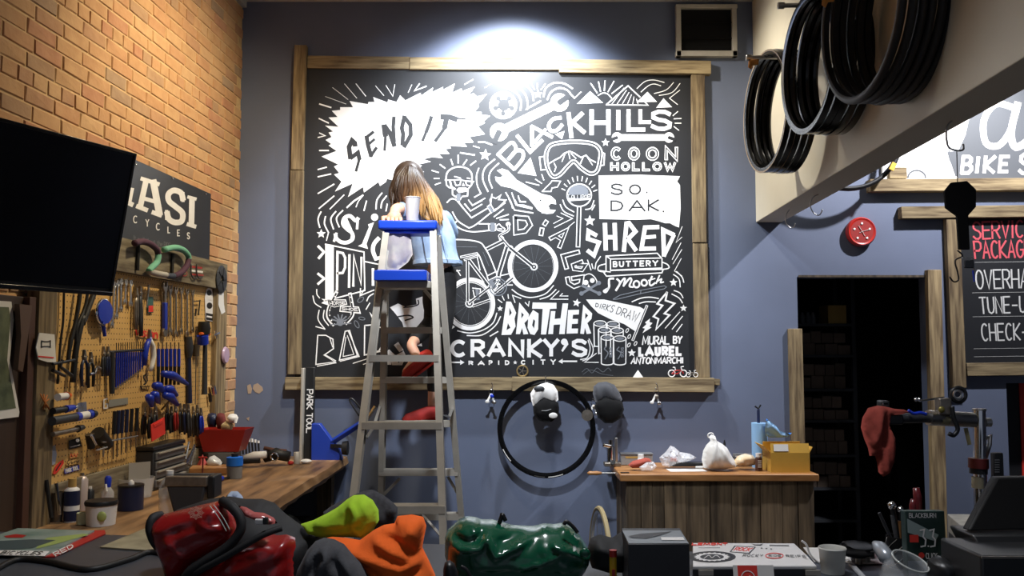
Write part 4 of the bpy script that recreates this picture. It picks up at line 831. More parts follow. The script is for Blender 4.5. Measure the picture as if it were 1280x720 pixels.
bd = [ix(i, 0) for i in range(nu + 1)] + [ix(nu, j) for j in range(1, nv + 1)] + [ix(i, nv) for i in range(nu - 1, -1, -1)] + [ix(0, j) for j in range(nv - 1, 0, -1)]
fs += [(bd[k], bd[(k + 1) % len(bd)], bd[(k + 1) % len(bd)] + o0, bd[k] + o0) for k in range(len(bd))]
b.add(vs, fs); cols += [hcol((k % o0) // (nv + 1) / nu, (k % (nv + 1)) / nv, -.2) for k in range(2 * o0)]
b.ball(hc + V((.0, -.01, .015)), (.093, .098, .112), 18, 14); cols += [hcol(0, 0, 0)] * (len(b.v) - len(cols))
for k in range(150):
    u0 = rh.random(); v1 = rh.uniform(.72, 1.08); j = rh.uniform(-.3, .3); n = 8; dx = rh.uniform(-.05, .05); ph = rh.random() * 6; off = rh.uniform(-.012, .006)
    pts = []
    for i in range(n + 1):
        v = min(v1 * i / n, 1.0); u = min(1, max(0, u0 + dx * v)); p = gsample(u, v) + V((math.sin(ph + v * 11) * .010 * v * v, off + math.cos(ph + v * 9) * .008 * v, 0))
        if v1 * i / n > 1: p.z -= .02
        pts.append(p)
    b.tube(pts, [.003] + [rh.uniform(.006, .010)] * (n - 2) + [.005, .001], 5); cols += [hcol(u0, min(1, v1 * (i // 5) / n), j) for i in range((n + 1) * 5)]
hr = b.build('hair', 'hair', per, ang=3, fixn=False); at = hr.data.color_attributes.new('col', 'FLOAT_COLOR', 'POINT')
at.data.foreach_set('color', [x for c in cols for x in (*c, 1)])
hr['label'] = 'long hair, dark brown at the crown and blonde at the ends'
# paint cup on the cap and rag hanging below
cp = P(515.5, 279, 4.72); cp.z = capz
b = MB(); b.lathe([(.001, 0), (.030, 0), (.040, .125), (.043, .128), (.040, .131), (.037, .125), (.028, .006), (.001, .005)], Matrix.Translation(cp), 24)
solo(b, 'paint_cup', mat('paint_smeared_cup', hx('#e9e5e1'), .4, col2=hx('#bdb9b8'), scale=25, stretch=(1, 1, .25)), 'white paint-smeared plastic cup standing on the blue ladder cap', 'cup')
PF = -9
def pillow(outline, Y, depth, folds=(), lean=0.0, res=6.0, noise_amp=.006, Rr=None, back=.6, seed=0, nsc=9.0, bulge=2.0):
    """closed soft volume: outline in picture units at distance Y, given real thickness and folds"""
    ol = [V(p) for p in outline]; n = len(ol); pts = []
    for i in range(n):
        a, c = ol[i], ol[(i + 1) % n]; k = max(1, int((c - a).length / res)); pts += [a.lerp(c, j / k) for j in range(k)]
    nb = len(pts); x0 = min(p.x for p in pts); x1 = max(p.x for p in pts); y0_ = min(p.y for p in pts); y1_ = max(p.y for p in pts)
    def inside(q):
        r = False
        for i in range(nb):
            a, c = pts[i], pts[(i + 1) % nb]
            if (a.y > q.y) != (c.y > q.y) and q.x < (c.x - a.x) * (q.y - a.y) / (c.y - a.y) + a.x: r = not r
        return r
    def dist(q):
        m_ = 1e9
        for i in range(nb):
            a, c = pts[i], pts[(i + 1) % nb]; t = max(0, min(1, (q - a).dot(c - a) / max(1e-9, (c - a).length_squared))); m_ = min(m_, (q - a.lerp(c, t)).length)
        return m_
    inner = []; y = y0_ + res / 2; row = 0
    while y < y1_:
        x = x0 + (res / 2 if row % 2 else 0)
        while x < x1:
            q = V((x, y))
            if inside(q) and dist(q) > res * .55: inner.append(q)
            x += res
        y += res * .87; row += 1
    al = pts + inner; r_ = delaunay_2d_cdt(al, [(i, (i + 1) % nb) for i in range(nb)], [list(range(nb))], 1, 1e-5)
    cv, cf = r_[0], r_[2]; RR = Rr or max(dist(q) for q in inner) ; zb = P(0, y1_, Y).z; fr, bk = [], []
    for q in cv:
        d_ = dist(q); t = min(1, d_ / RR); h = (1 - (1 - t) ** bulge) ** (1 / bulge); f = 0
        for pl, amp, wd in folds:
            m_ = min((q - V(pl[i]).lerp(V(pl[i + 1]), max(0, min(1, (q - V(pl[i])).dot(V(pl[i + 1]) - V(pl[i])) / max(1e-9, (V(pl[i + 1]) - V(pl[i])).length_squared))))).length for i in range(len(pl) - 1))
            f += amp * math.exp(-(m_ / wd) ** 2)
        w0 = P(q.x, q.y, Y); nz = noise.noise(w0 * nsc + V((seed, 0, 0))) * noise_amp + noise.noise(w0 * nsc * 2.7 + V((0, seed, 0))) * noise_amp * .5
        yy = Y + lean * (w0.z - zb); edge = min(1, d_ / res)
        dd = ray(q.x, q.y); yf = yy - depth * h - (f + nz) * min(1, t * 3); yb_ = yy + depth * back * h
        pf = EYE + dd * (Y / dd.y); fr.append(V((pf.x, yf, pf.z)) if True else None); bk.append(V((pf.x, yb_, pf.z)))
    for v in fr + bk: v.z = max(v.z, PF)
    b = MB(); nn = len(cv); vs = fr + bk; fs = [tuple(f) for f in cf] + [tuple(i + nn for i in f[::-1]) for f in cf]
    ed = {}
    for f in cf:
        for i in range(len(f)):
            k = (f[i], f[(i + 1) % len(f)]); ed[k] = ed.get(k, 0) + 1
    for (a, c) in ed:
        if (c, a) not in ed: fs.append((c, a, a + nn, c + nn))
    b.add(vs, fs); return b
b = pillow([(479, 287), (512, 287), (514, 300), (516, 318), (510, 328), (498, 337), (487, 340), (478, 330), (477, 305)], 4.72, .02, folds=[([(492, 288), (494, 335)], .012, 3), ([(505, 290), (508, 325)], .010, 3)], res=4, noise_amp=.01)
solo(b, 'paint_rag', mat('paint_rag_cloth', hx('#c9c1b4'), .9, col2=hx('#a497a0'), scale=12), 'grey paint-stained rag hanging between the blue cap and the tray', 'rag', ang=3)
# ================================================================== RIGHT SIDE
def pd(M4, lift=.0008):     # drawing surface: x right, y down (metres) on frame M4
    return lambda x, y, l: M4 @ V((x, -y, lift + .0005 * l))
def wallframe(px, py, Y, tilt=0): return Matrix.Translation(P(px, py, Y)) @ Matrix.Rotation(PI / 2, 4, 'X') @ Matrix.Rotation(tilt, 4, 'Z')
# vent high on the wall
t = T('wall_vent', 'dark square wall vent with a pale metal frame above the mural corner', 'vent', P(882, 70, D - .03))
for q in ((845, 8, 852, 70), (915, 10, 922, 70), (845, 5, 922, 10), (845, 63, 922, 70)):
    a = P(q[0], q[1], D - .05); c = P(q[2], q[3], D - .05); b = MB(); b.box((a + c) / 2 + V((0, .022, 0)), (abs(c.x - a.x), .044, abs(a.z - c.z))); b.build('frame', 'alu', t, bevel=.003)
a = P(851, 9, D - .02); c = P(916, 64, D - .02); b = MB(); b.box((a + c) / 2 + V((0, .008, 0)), (c.x - a.x, .016, a.z - c.z)); b.build('backing', 'black_matt', t)
for k in (1, 3):
    a = P(852, 18 + k * 10, D - .03); c = P(915, 18 + k * 10, D - .03); b = MB(); b.box((a + c) / 2, (c.x - a.x, .022, .003), rot=Matrix.Rotation(.5, 4, 'X')); b.build('slat', 'black_matt', t)
# red wall clock
p = P(1074, 290.5, D); t = T('wall_clock', 'round red wall clock with five white bolts and white hands', 'clock', p)
Mf = wallframe(1074, 290.5, D - .003)
b = MB(); b.lathe([(.088, 0), (.095, .012), (.095, .04), (.086, .052), (.078, .046), (.001, .044)], Mf, 32); b.build('case', mat('clock_red', hx('#b22820'), .35), t)
b = MB(); b.lathe([(.001, .044), (.074, .044), (.074, .047), (.001, .047)], Mf, 32); b.build('dial', mat('dial_red', hx('#8e1f1b'), .5), t)
for k in range(5):
    a_ = PI / 2 + 2 * PI * k / 5; b = MB(); b.lathe([(.007, .046), (.007, .052), (.001, .053)], Mf @ Matrix.Translation((.052 * math.cos(a_), .052 * math.sin(a_), 0)), 8); b.build('bolt', 'white', t)
for a_, L_ in ((2.1, .044), (.25, .05), (-1.05, .035), (3.6, .02)):
    b = MB(); b.bar(Mf @ V((0, 0, .051)), Mf @ V((L_ * math.cos(a_), L_ * math.sin(a_), .051)), .004, .0015, (0, 1, 0)); b.build('hand', 'white', t)
# plaster patches on the blue wall
for q in ([(309, 482), (313, 480), (315, 486), (314, 492), (310, 492)], [(317, 481), (322, 479), (328, 484), (329, 488), (324, 492), (319, 490), (316, 486)], [(308, 523), (312, 521), (311, 526)]):
    b = MB(); pts = [P(x, y, D) for x, y in q]; c = pts[0]; b.prism([(p.x, p.z) for p in pts], Matrix(((1, 0, 0, 0), (0, 0, -1, D), (0, 1, 0, 0), (0, 0, 0, 1))), 0, .002)
    b.build('plaster_patch', mat('bare_plaster', hx('#a8937f'), .9), wall_back)

# hooks under the bulkhead
def hook(pts, Y0, label, r=.003, flipx=1):
    b = MB(); b.tube([P(x, y, Y0) for x, y in spl(pts, 5)], r, 7); return solo(b, 'ceiling_hook', 'steel', label, 'hook', ang=3)
def underY(py): return (bz - EYE.z) * 1.0 / (ray(640, py).z / ray(640, py).y)
hook([(987, 262), (983, 268), (982, 277), (987, 284), (992, 284), (994, 279)], underY(262), 'steel hook under the bulkhead nearest the blue wall')
hook([(1023, 243), (1016, 247), (1013, 257), (1017, 266), (1024, 269), (1028, 262)], underY(243), 'steel hook under the bulkhead, second from the blue wall')
hook([(1190, 151), (1184, 158), (1183, 172), (1186, 184), (1196, 188), (1204, 187), (1204, 180)], underY(151), 'steel hook under the bulkhead holding the black paddle', .0035)
Yp = underY(151)
t = T('hanging_paddle', 'black octagonal paddle hanging by a cord from a steel hook', 'paddle', P(1200, 313, Yp))
b = MB(); b.tube([P(1196, 188, Yp), P(1197, 228, Yp)], .0018, 5); b.build('cord', 'black_matt', t)
b = MB(); Mf = wallframe(1200, 249, Yp); k = Yp / FOC
b.prism([((x - 1200) * k, (249 - y) * k) for x, y in [(1189, 228), (1209, 226), (1220, 237), (1219, 259), (1209, 270), (1209.5, 313), (1196, 313), (1194.5, 270), (1181, 260), (1180, 239)]], Mf, -.006, .006); b.build('board', 'black_matt', t, smooth=False, bevel=.002)
t = T('key_hook', 'black wire hook with blue and steel clips below the hanging paddle', 'hook', P(1200, 352, Yp))
b = MB(); b.tube([P(x, y, Yp) for x, y in spl([(1197, 313), (1203, 320), (1194, 326), (1197, 340), (1198, 350), (1192, 352), (1187, 346)], 5)], .0028, 7); b.build('wire', 'black_rubber', t, ang=3)
b = MB(); b.box(P(1211, 330, Yp), (.034, .008, .03)); b.build('clip', 'dgrey', t, bevel=.003)
b = MB(); b.tube([P(1203, 322, Yp), P(1217, 323, Yp), P(1218, 345, Yp)], .0025, 6); b.build('clip', 'steel', t)
b = MB(); b.tube([P(1216, 338, Yp), P(1218, 352, Yp)], .003, 6); b.build('clip', 'blue_tool', t)

# rims and tyres hanging on pegs
NB = V((-TW.y, TW.x, 0))            # out of the bulkhead face towards the left
def ring_mesh(r, wdt, kind):
    if 'tyre' not in kind: pr = [(r, -wdt / 2), (r, wdt / 2), (r - .008, wdt / 2), (r - .026, wdt * .4), (r - .032, 0), (r - .026, -wdt * .4), (r - .008, -wdt / 2)]
    else: pr = [(r - .012 + .017 * math.cos(a), wdt * .5 * math.sin(a)) for a in [PI * (-.75 + 1.5 * i / 9) for i in range(10)]]
    return pr
def ringstack(cx, cy, Y, r, n, gap, w_, kind, label, cat, group, tilt, silver=(), px_off=0.0, rt=None):
    c0 = P(cx, cy, Y); rr = random.Random(n)
    for k in range(n):
        c = c0 - NB * gap * k + V((0, rr.uniform(-.006, .006), rr.uniform(-.008, .004))); ax = (NB + V((0, -1, 0)) * math.tan(tilt)).normalized() if tilt else NB
        ax = (ax + V((0, rr.uniform(-.010, .010), rr.uniform(-.008, .008)))).normalized()
        Mx = frame(c, V((0, 0, 1)), ax)
        o = T(kind, label % (('outermost', 'second in', 'third in', 'fourth in', 'fifth in', 'sixth in', 'seventh in', 'innermost')[k]), cat, c)
        if k: o['group'] = group
        b = MB(); b.lathe(ring_mesh(r, w_, kind), Mx, 56, closed=True); b.build('hoop', 'black_rubber' if 'tyre' in kind else 'black_gloss', o, ang=.9)
        if k in silver:
            for s_ in (-1, 1):
                b = MB(); b.lathe([(r - .0085, s_ * w_ / 2), (r - .001, s_ * w_ / 2), (r - .001, s_ * (w_ / 2 + .0008)), (r - .0085, s_ * (w_ / 2 + .0008))], Mx, 56, closed=True); b.build('sidewall_band', M['band%d' % (k % 2)], o)
M['band0'] = mat('tan_sidewall', hx('#a58f76'), .45); M['band1'] = mat('silver_sidewall', hx('#9a9b9d'), .3, .8)
def lab(s): return s
ringstack(958, 140, 4.58, .315, 5, .030, .026, 'bare_wheel', 'black wheel hoop, %s of the stack nearest the blue wall', 'rim', 'rims on the peg nearest the blue wall', .13, silver=(0, 1, 2, 3, 5))
ringstack(1011, 80, 3.93, .312, 5, .035, .030, 'bare_wheel', 'black wheel hoop, %s of the middle stack on the bulkhead', 'rim', 'rims on the middle peg', .10, silver=(1,))
ringstack(1076, 14, 3.24, .335, 6, .033, .031, 'bicycle_tyre', 'black bicycle tyre, %s of the stack nearest the camera', 'tyre', 'tyres on the nearest peg', .10, silver=())
for (px, py, Y, lb) in ((935, 72, 4.58, 'steel wall peg holding the rims nearest the blue wall'), (975, 7, 4.10, 'steel wall peg holding the middle rims'), (1030, -95, 3.3, 'steel wall peg holding the tyres nearest the camera')):
    a = P(px, py, Y); L_ = (bxx(Y) - a.x) / -NB.x; t = T('wall_peg', lb, 'peg', a - NB * L_)
    b = MB(); b.cyl(a + NB * .0, a - NB * L_, .011); b.build('tube', 'steel', t); b = MB(); b.cyl(a + NB * .01, a - NB * .02, .016); b.build('end_cap', 'steel', t, bevel=.002)
def tagstrip(px, py, Y, label, s_=1.0):
    b = pillow([(px - 4 * s_, py - 4), (px + 9 * s_, py - 4), (px + 8 * s_, py + 3), (px + 2, py + 4), (px - 1 * s_, py + 9 * s_), (px - 5 * s_, py + 6 * s_)], Y, .006, res=2.5, noise_amp=.003)
    solo(b, 'paper_tag', mat('orange_tag', hx('#d08a3c'), .7), label, 'tag', ang=3)
tagstrip(940, 78, 4.53, 'orange paper tag on the peg nearest the blue wall'); tagstrip(1033, -1, 3.22, 'orange paper tag on the tyres nearest the camera', 1.2)
# strap and clamp below the tyres
t = T('clamp_hook', 'steel clamp with a pale strap on the bulkhead below the tyres', 'hook', P(1112, 130, 3.72))
b = MB(); b.tube([P(x, y, 3.72) for x, y in spl([(1100, 120), (1108, 126), (1117, 128), (1123, 133), (1115, 136)], 4)], [.006] * 17, 7); b.build('clamp', 'steel', t, ang=3)
b = MB(); b.tube([P(x, y, 3.72) for x, y in spl([(1116, 134), (1110, 148), (1098, 168), (1088, 186)], 5)], .007, 7); b.build('strap', 'clearpl', t, ang=3)
# tyre behind the bulkhead
b = MB(); b.lathe(ring_mesh(.36, .05, 'tyre'), wallframe(1058, 168, 5.62), 48, closed=True); solo(b, 'tyre', 'black_rubber', 'black tyre on the wall behind the bulkhead beside the shop sign', 'tyre', ang=.9)
b = MB(); b.box(P(1116, 208, 5.56), (.03, .01, .05), rot=Matrix.Rotation(.5, 4, 'Y')); solo(b, 'price_tag', mat('yellow_tag', hx('#d8a52c'), .6), 'small yellow tag on the tyre behind the bulkhead', 'tag')

# shop sign and its shelf boards
t = T('shop_sign', 'white and grey shop sign with script letters and the word BIKE', 'sign', P(1250, 224, D - .05))
a = P(1100, 90, D - .03); c = P(1560, 224, D - .03); b = MB(); b.box(((a.x + c.x) / 2, D - .015, (a.z + c.z) / 2), (c.x - a.x, .024, a.z - c.z)); b.build('panel', mat('sign_white', hx('#eeeeec'), .5), t)
sg = Draw(lambda x, y, l: P(x, y, D - .0285 - .0006 * l)); sg.poly([(1197, 223), (1187, 200), (1184, 190), (1198, 188), (1207, 168), (1211, 150), (1222, 140), (1262, 120), (1300, 95), (1540, 95), (1540, 223)])
sg.st(arc(1146, 222, 11, 9, 180, 360), 2); sg.st([(1183, 166), (1188, 200), (1195, 220)], 1.2); sg.build('grey_ground', mat('sign_grey', hx('#55585c'), .6), t)
sg = Draw(lambda x, y, l: P(x, y, D - .0295 - .0006 * l)); 
sg.st(spl([(1268, 135), (1245, 130), (1230, 150), (1232, 178), (1248, 182), (1262, 165), (1270, 140)]), 8, .5); sg.st(spl([(1272, 130), (1264, 165), (1270, 184), (1290, 172)]), 9)
for ch, q in (('B', (1201, 194, 1217, 218)), ('I', (1218, 195, 1226, 217)), ('K', (1229, 194, 1245, 217)), ('E', (1248, 194, 1262, 216))): glyph(sg, ch, q, 4.4, sk=1)
word(sg, 'SHOP', (1276, 193), (1340, 192), (1338, 216), (1274, 217), 4.4); sg.build('white_lettering', 'white_paint', t)
def bdthing(label, px0, py0, px1, py1, w_, th, back=D): 
    a = P(px0, py0, back - th); c = P(px1, py1, back - th); b = MB(); b.bar(a + V((0, th / 2, 0)), c + V((0, th / 2, 0)), w_ / FOC * back, th, (0, 0, 1)); return solo(b, 'shelf_board', 'wood_h', label, 'board', bevel=.003)
bdthing('long cracked weathered board under the shop sign', 1088, 231.5, 1420, 229, 15.5, .07); bdthing('short weathered block on the board under the shop sign', 1112, 216, 1134, 216, 14, .05)
sv = T('service_sign', 'black service price board with red and white chalk lettering in a wood frame', 'sign', P(1250, 470, D - .03))
a = P(1200, 268, D - .02); c = P(1440, 462, D - .02); b = MB(); b.box(((a.x + c.x) / 2, D - .012, (a.z + c.z) / 2), (c.x - a.x, .016, a.z - c.z)); b.build('panel', 'board_black', sv)
plank(sv, 1127, 265.5, 1440, 262, 15, .06); plank(sv, 1191.5, 273, 1200, 485, 17, .05, 'wood_v'); plank(sv, 1209, 462, 1440, 459, 16, .04); plank(sv, 1440, 262, 1448, 470, 16, .04, 'wood_v')
rd = Draw(lambda x, y, l: P(x, y, D - .0215 - .0006 * l)); wd = Draw(lambda x, y, l: P(x, y, D - .0215 - .0006 * l))
word(rd, 'SERVICE', (1216, 278), (1291, 275), (1291, 296), (1217, 299), 2.2, .25); word(rd, 'PACKAGES', (1217, 302), (1300, 300), (1300, 321), (1219, 323), 2.4, .25)
word(wd, 'OVERHAUL', (1219, 338), (1307, 336), (1307, 359), (1221, 361), 1.9, .25); word(wd, 'TUNE-UP', (1224, 372), (1292, 370), (1292, 390), (1226, 392), 1.9, .3); word(wd, 'CHECK-IN', (1226, 405), (1300, 404), (1300, 424), (1228, 426), 1.9, .3)
for y in (328, 366, 396, 436, 446): wd.st([(1214 + (y - 328) * .03, y), (1430, y - 3)], .35)
rd.build('red_lettering', mat('chalk_red', hx('#c9505a'), .8), sv); wd.build('white_lettering', mat('chalk_white', hx('#c2c2c0'), .9), sv)

# storeroom shelving seen through the doorway
YS = 7.0
t = T('storeroom_shelf', 'dark storeroom shelving unit inside the doorway', 'shelving', P(1028, 640, YS)); t.location.z = 0; WM[t] = Matrix.Translation(t.location)
xa = P(1000, 400, YS).x - .25; xb = P(1055, 400, YS).x
for x in (xa, xb):
    for y in (YS - .18, YS + .2): b = MB(); b.box((x, y, 1.25), (.03, .03, 2.5)); b.build('post', 'dgrey', t)
shz = [P(0, y, YS).z for y in (345, 407, 445, 486, 524, 566, 606, 645)]
for z in shz: b = MB(); b.box(((xa + xb) / 2, YS, z), (xb - xa, .42, .02)); b.build('shelf', 'dgrey', t)
bx = b; rs = random.Random(5); first = None
M['sbox'] = mat('storeroom_box', hx('#6f5f52'), .8, rnd=.3, var=.1)
for si, z in enumerate(shz[2:7]):
    hgt = (shz[si + 1] - z) - .05
    for lv in range(2):
        x = xa + .03; kx = 0
        while x < xb - .1:
            w_ = rs.uniform(.07, .10); h_ = hgt / 2 * rs.uniform(.75, .95)
            b = MB(); b.box((x + w_ / 2, YS - .08, z + .011 + lv * hgt / 2 + h_ / 2 if lv == 0 else z + .011 + hgt / 2 * .97 + h_ / 2), (w_ - .006, .2, h_)); o = solo(b, 'small_box', 'sbox', 'small brown box, %s row of the %s storeroom shelf down, %s from left' % (('lower', 'upper')[lv], ('second', 'third', 'fourth', 'fifth', 'sixth')[si], ('first', 'second', 'third', 'fourth', 'fifth', 'sixth', 'seventh', 'eighth')[kx]), 'box', 'boxes on the storeroom shelves'); kx += 1; x += w_
b = MB(); p = P(1041, 403, YS - .1); b.box((p.x, p.y, shz[1] + .01 + .07), (.14, .2, .14)); solo(b, 'storage_box', 'card', 'larger tan box high on the dark storeroom shelf', 'box', bevel=.003)
for px, lb in ((1003, 'leftmost'), (1010, 'middle'), (1016, 'rightmost')):
    b = MB(); p = P(px, 400, YS - .1); b.lathe([(.001, 0), (.022, 0), (.022, .06), (.01, .075), (.01, .09), (.001, .09)], Matrix.Translation((p.x, p.y, shz[1] + .01)), 12); solo(b, 'small_bottle', 'grey', 'pale small bottle on the storeroom shelf, %s of three' % lb, 'bottle')
# cabinet in the far right opening
t = T('dark_cabinet', 'black cabinet with a red panel in the far right opening', 'cabinet', (e0 + .4, D + .5, 0))
b = MB(); b.box((e0 + .45, D + .5, 1.0), (.8, .5, 2.0)); b.build('body', 'black', t, bevel=.01)
a = P(1275.5, 487, D + .23); b = MB(); b.box((a.x + .25, D + .245, 1.05), (.5, .01, .75)); b.build('panel', 'red_sign', t)

# ================================================================== RIGHT WORKBENCH
ZB = 0.889
PF = ZB + .001
wb = T('workbench', 'plank-fronted workbench with an orange wood top below the mural', 'workbench', (P(890, 600, 5.5).x, 5.5, 0))
xl = P(775, 591, 5.25).x; xr = P(1024, 589, 5.25).x
b = MB(); b.box(((xl + xr) / 2, 5.52, ZB - .02), (xr - xl, .54, .042)); b.build('worktop', 'wood_top', wb, bevel=.006)
edges_ = [783, 801, 815, 830, 857, 887, 914, 950, 977, 997, 1017]
M['clad'] = mat('barn_board', hx('#806d54'), .85, col2=hx('#43382b'), scale=4, stretch=(8, 8, .6), bump=.4, rnd=.5)
for i in range(len(edges_) - 1):
    a = P(edges_[i], 600, 5.28).x; c = P(edges_[i + 1], 600, 5.28).x; b = MB(); b.box(((a + c) / 2, 5.29 - .003 * (i % 2), (ZB - .04) / 2), (c - a - .003, .02, ZB - .045)); b.build('plank', 'clad', wb, bevel=.002)
a = P(783, 600, 5.28).x; c = P(1017, 600, 5.28).x
for x in (a + .01, c - .01):
    for j in range(4): b = MB(); b.box((x, 5.36 + j * .125, (ZB - .04) / 2), (.02, .122, ZB - .045)); b.build('plank', 'clad', wb, bevel=.002)
def on(px, py, Y, z=ZB): q = P(px, py, Y); return V((q.x, q.y, z + .001))
def bottle(name, p, prof, parts, label, cat, n=18):     # prof for body; parts: [(name, profile, material)]
    t = T(name, label, cat, p); 
    for nm, pr, m in [('body', *prof)] + parts:
        b = MB(); b.lathe(pr, Matrix.Translation(p), n); b.build(nm, m, t, ang=.8)
    return t
# vise / truing clamp on the left end
p = on(765, 577, 5.62); t = T('clamp_vise', 'small chrome clamp vise on the left end of the workbench', 'vise', p)
b = MB(); b.box(p + V((0, 0, .012)), (.10, .08, .024)); b.build('base', 'tool_steel', t, bevel=.004)
b = MB(); b.cyl(p + V((-.01, 0, .02)), p + V((-.01, 0, .12)), .022); b.cyl(p + V((-.01, 0, .12)), p + V((-.01, 0, .16)), .014); b.build('pillar', 'chrome', t)
b = MB(); b.box(p + V((.025, 0, .10)), (.018, .05, .15)); b.build('jaw', 'steel', t, bevel=.004)
b = MB(); b.cyl(p + V((-.055, -.02, .13)), p + V((-.01, -.01, .12)), .012); b.build('screw', 'chrome', t)
b = MB(); b.cyl(p + V((.0, -.03, .02)), p + V((.0, -.06, .03)), .014); b.build('knob', 'black', t)
a = P(754, 590.5, 5.55); t = T('file_handle', 'wooden tool handle sticking out from the left side of the workbench', 'handle', a)
b = MB(); b.tube([P(x, 591.5, 5.5) for x in (734, 737, 741, 746, 752)], [.004, .013, .011, .013, .008], 10); b.build('grip', 'wood_top', t, ang=3); b = MB(); b.cyl(P(752, 591.5, 5.5), V((xl + .03, 5.5, P(752, 591.5, 5.5).z)), .005); b.build('shank', 'steel', t)
p = on(795, 577, 5.68); t = T('parts_case', 'clear grey plastic parts case beside the clamp vise', 'case', p)
b = MB(); b.box(p + V((0, 0, .034)), (.20, .07, .066)); b.build('body', mat('frosted_case', hx('#9c9a96'), .3, alpha=.8), t, bevel=.004); b = MB(); b.box(p + V((0, -.004, .07)), (.205, .078, .008)); b.build('lid', 'grey', t, bevel=.002)
b = MB(); b.box(p + V((-.02, -.036, .05)), (.10, .002, .012)); b.build('strip', 'card', t)
p = on(801, 579, 5.55); bottle('pill_bottle', p, ([(.001, 0), (.020, 0), (.020, .055), (.017, .062), (.001, .062)], M['white']), [('cap', [(.001, .062), (.018, .062), (.018, .080), (.001, .080)], M['white'])], 'small white bottle with a black label on the workbench', 'bottle')
b = MB(); b.box(p + V((-.008, -.0195, .03)), (.022, .003, .026)); q = b.build('label', 'black', None); q.parent = bpy.data.objects['pill_bottle']; q.matrix_parent_inverse = WM[q.parent].inverted()
b = pillow([(785, 581), (791, 576), (800, 574), (806, 572), (812, 573), (815, 578), (808, 582), (801, 585), (790, 585)], 5.42, .03, [([(790, 580), (808, 575)], .012, 2.5), ([(798, 584), (812, 578)], -.01, 2)], res=2.2, noise_amp=.008); solo(b, 'red_rag', mat('rust_cloth', hx('#a04a3c'), .9), 'rust red rag crumpled on the workbench', 'rag', ang=3)
M['film'] = mat('clear_film', (.92, .93, .96), .15, alpha=.45, coat=.5)
b = pillow([(799, 584), (808, 578), (817, 577), (821, 583), (816, 588), (802, 588)], 5.36, .02, res=2.2, noise_amp=.02, nsc=25); solo(b, 'plastic_wrap', 'film', 'crumpled clear plastic wrap beside the red rag', 'wrap', ang=.4)
b = pillow([(824, 572), (832, 565), (838, 557), (843, 559), (850, 565), (862, 567), (871, 572), (862, 576), (846, 580), (838, 584), (828, 582)], 5.50, .05, res=2.6, noise_amp=.035, nsc=22); solo(b, 'plastic_bag', 'film', 'crumpled clear plastic bag in the middle of the workbench', 'bag', ang=.4)
b = MB(); b.box(on(842, 577, 5.52) + V((0, 0, .05)), (.04, .03, .022)); solo(b, 'red_part', 'red_pl', 'small red part inside the clear plastic bag', 'part', bevel=.003)
p = on(857, 582, 5.52); t = T('black_tool', 'long black tool lying on white paper on the workbench', 'tool', p)
b = MB(); b.box(p + V((0, 0, .024)), (.20, .05, .026)); b.build('body', 'black', t, bevel=.006); b = MB(); b.tube([p + V((.05, -.05, .012)), p + V((.17, -.045, .014))], [.006, .009], 8); b.build('handle', 'white', t)
b = MB(); b.box(on(858, 586, 5.42) + V((0, 0, .001)), (.22, .12, .002), rz=.05); solo(b, 'paper_sheet', 'paper', 'white paper sheet under the black tool', 'paper')
b = pillow([(877, 575), (879, 563), (883, 556), (888, 551), (886, 546), (889, 543), (894, 545), (896, 551), (903, 555), (909, 560), (914, 569), (919, 577), (920, 584), (905, 587), (890, 587), (880, 585)], 5.42, .085, [([(893, 550), (884, 584)], .012, 2), ([(895, 552), (897, 585)], -.012, 2.4), ([(896, 552), (912, 582)], .014, 2), ([(890, 552), (890, 585)], -.008, 2)], res=2.6, noise_amp=.006)
solo(b, 'shopping_bag', mat('white_thin_plastic', hx('#dad8d4'), .35), 'white knotted plastic shopping bag standing on the workbench', 'bag', ang=3)
b = MB(); b.tube([P(x, y, 5.42) for x, y in spl([(889, 548), (885, 546), (886, 542), (891, 542), (892, 547)], 4)], .004, 6); b.build('bag_loop', 'white', bpy.data.objects['shopping_bag'], ang=3)
bottle('glue_bottle', on(906, 578, 5.72), ([(.001, 0), (.018, 0), (.018, .085), (.007, .105), (.001, .105)], M['white']), [('cap', [(.001, .105), (.008, .105), (.007, .13), (.003, .15), (.001, .15)], M['black'])], 'slim bottle with a black nozzle behind the white bag', 'bottle')
p = on(929, 576, 5.62); t = T('small_carton', 'pale grey small carton behind the bread bag', 'box', p); b = MB(); b.box(p + V((0, 0, .038)), (.115, .06, .076)); b.build('body', 'grey', t, bevel=.003); b = MB(); b.box(p + V((-.005, -.031, .06)), (.10, .002, .012)); b.build('label', 'paper', t)
b = MB(); b.tube([on(917 + 5 * math.cos(a), 580, 5.5) + V((0, .0, .05 + .018 * math.sin(a))) for a in [2 * PI * k / 14 for k in range(14)]], .006, 6, closed=True); solo(b, 'tape_roll', 'black', 'small black cable loop beside the white bag', 'cable', ang=3)
b = pillow([(917, 577), (922, 570), (931, 567), (941, 569), (946, 575), (944, 581), (932, 583), (920, 582)], 5.45, .045, res=2.4, noise_amp=.02, nsc=18); solo(b, 'bread_bag', mat('bread_in_film', hx('#cfae7c'), .4, col2=hx('#d9d3c8'), scale=14), 'plastic bag of bread rolls on the workbench', 'bag', ang=3)
t = bottle('brown_bottle', on(948.5, 582, 5.40), ([(.001, 0), (.021, 0), (.021, .072), (.015, .082), (.001, .082)], mat('brown_bottle', hx('#4a2d22'), .3)), [('cap', [(.001, .082), (.017, .082), (.017, .104), (.001, .104)], M['white'])], 'brown bottle with a white cap beside the amber box', 'bottle')
for k in range(4): b = MB(); b.box(on(948.5, 582, 5.40) + V((0, -.021, .025 + .012 * k)), (.022, .002, .005)); b.build('print_line', 'white', t)
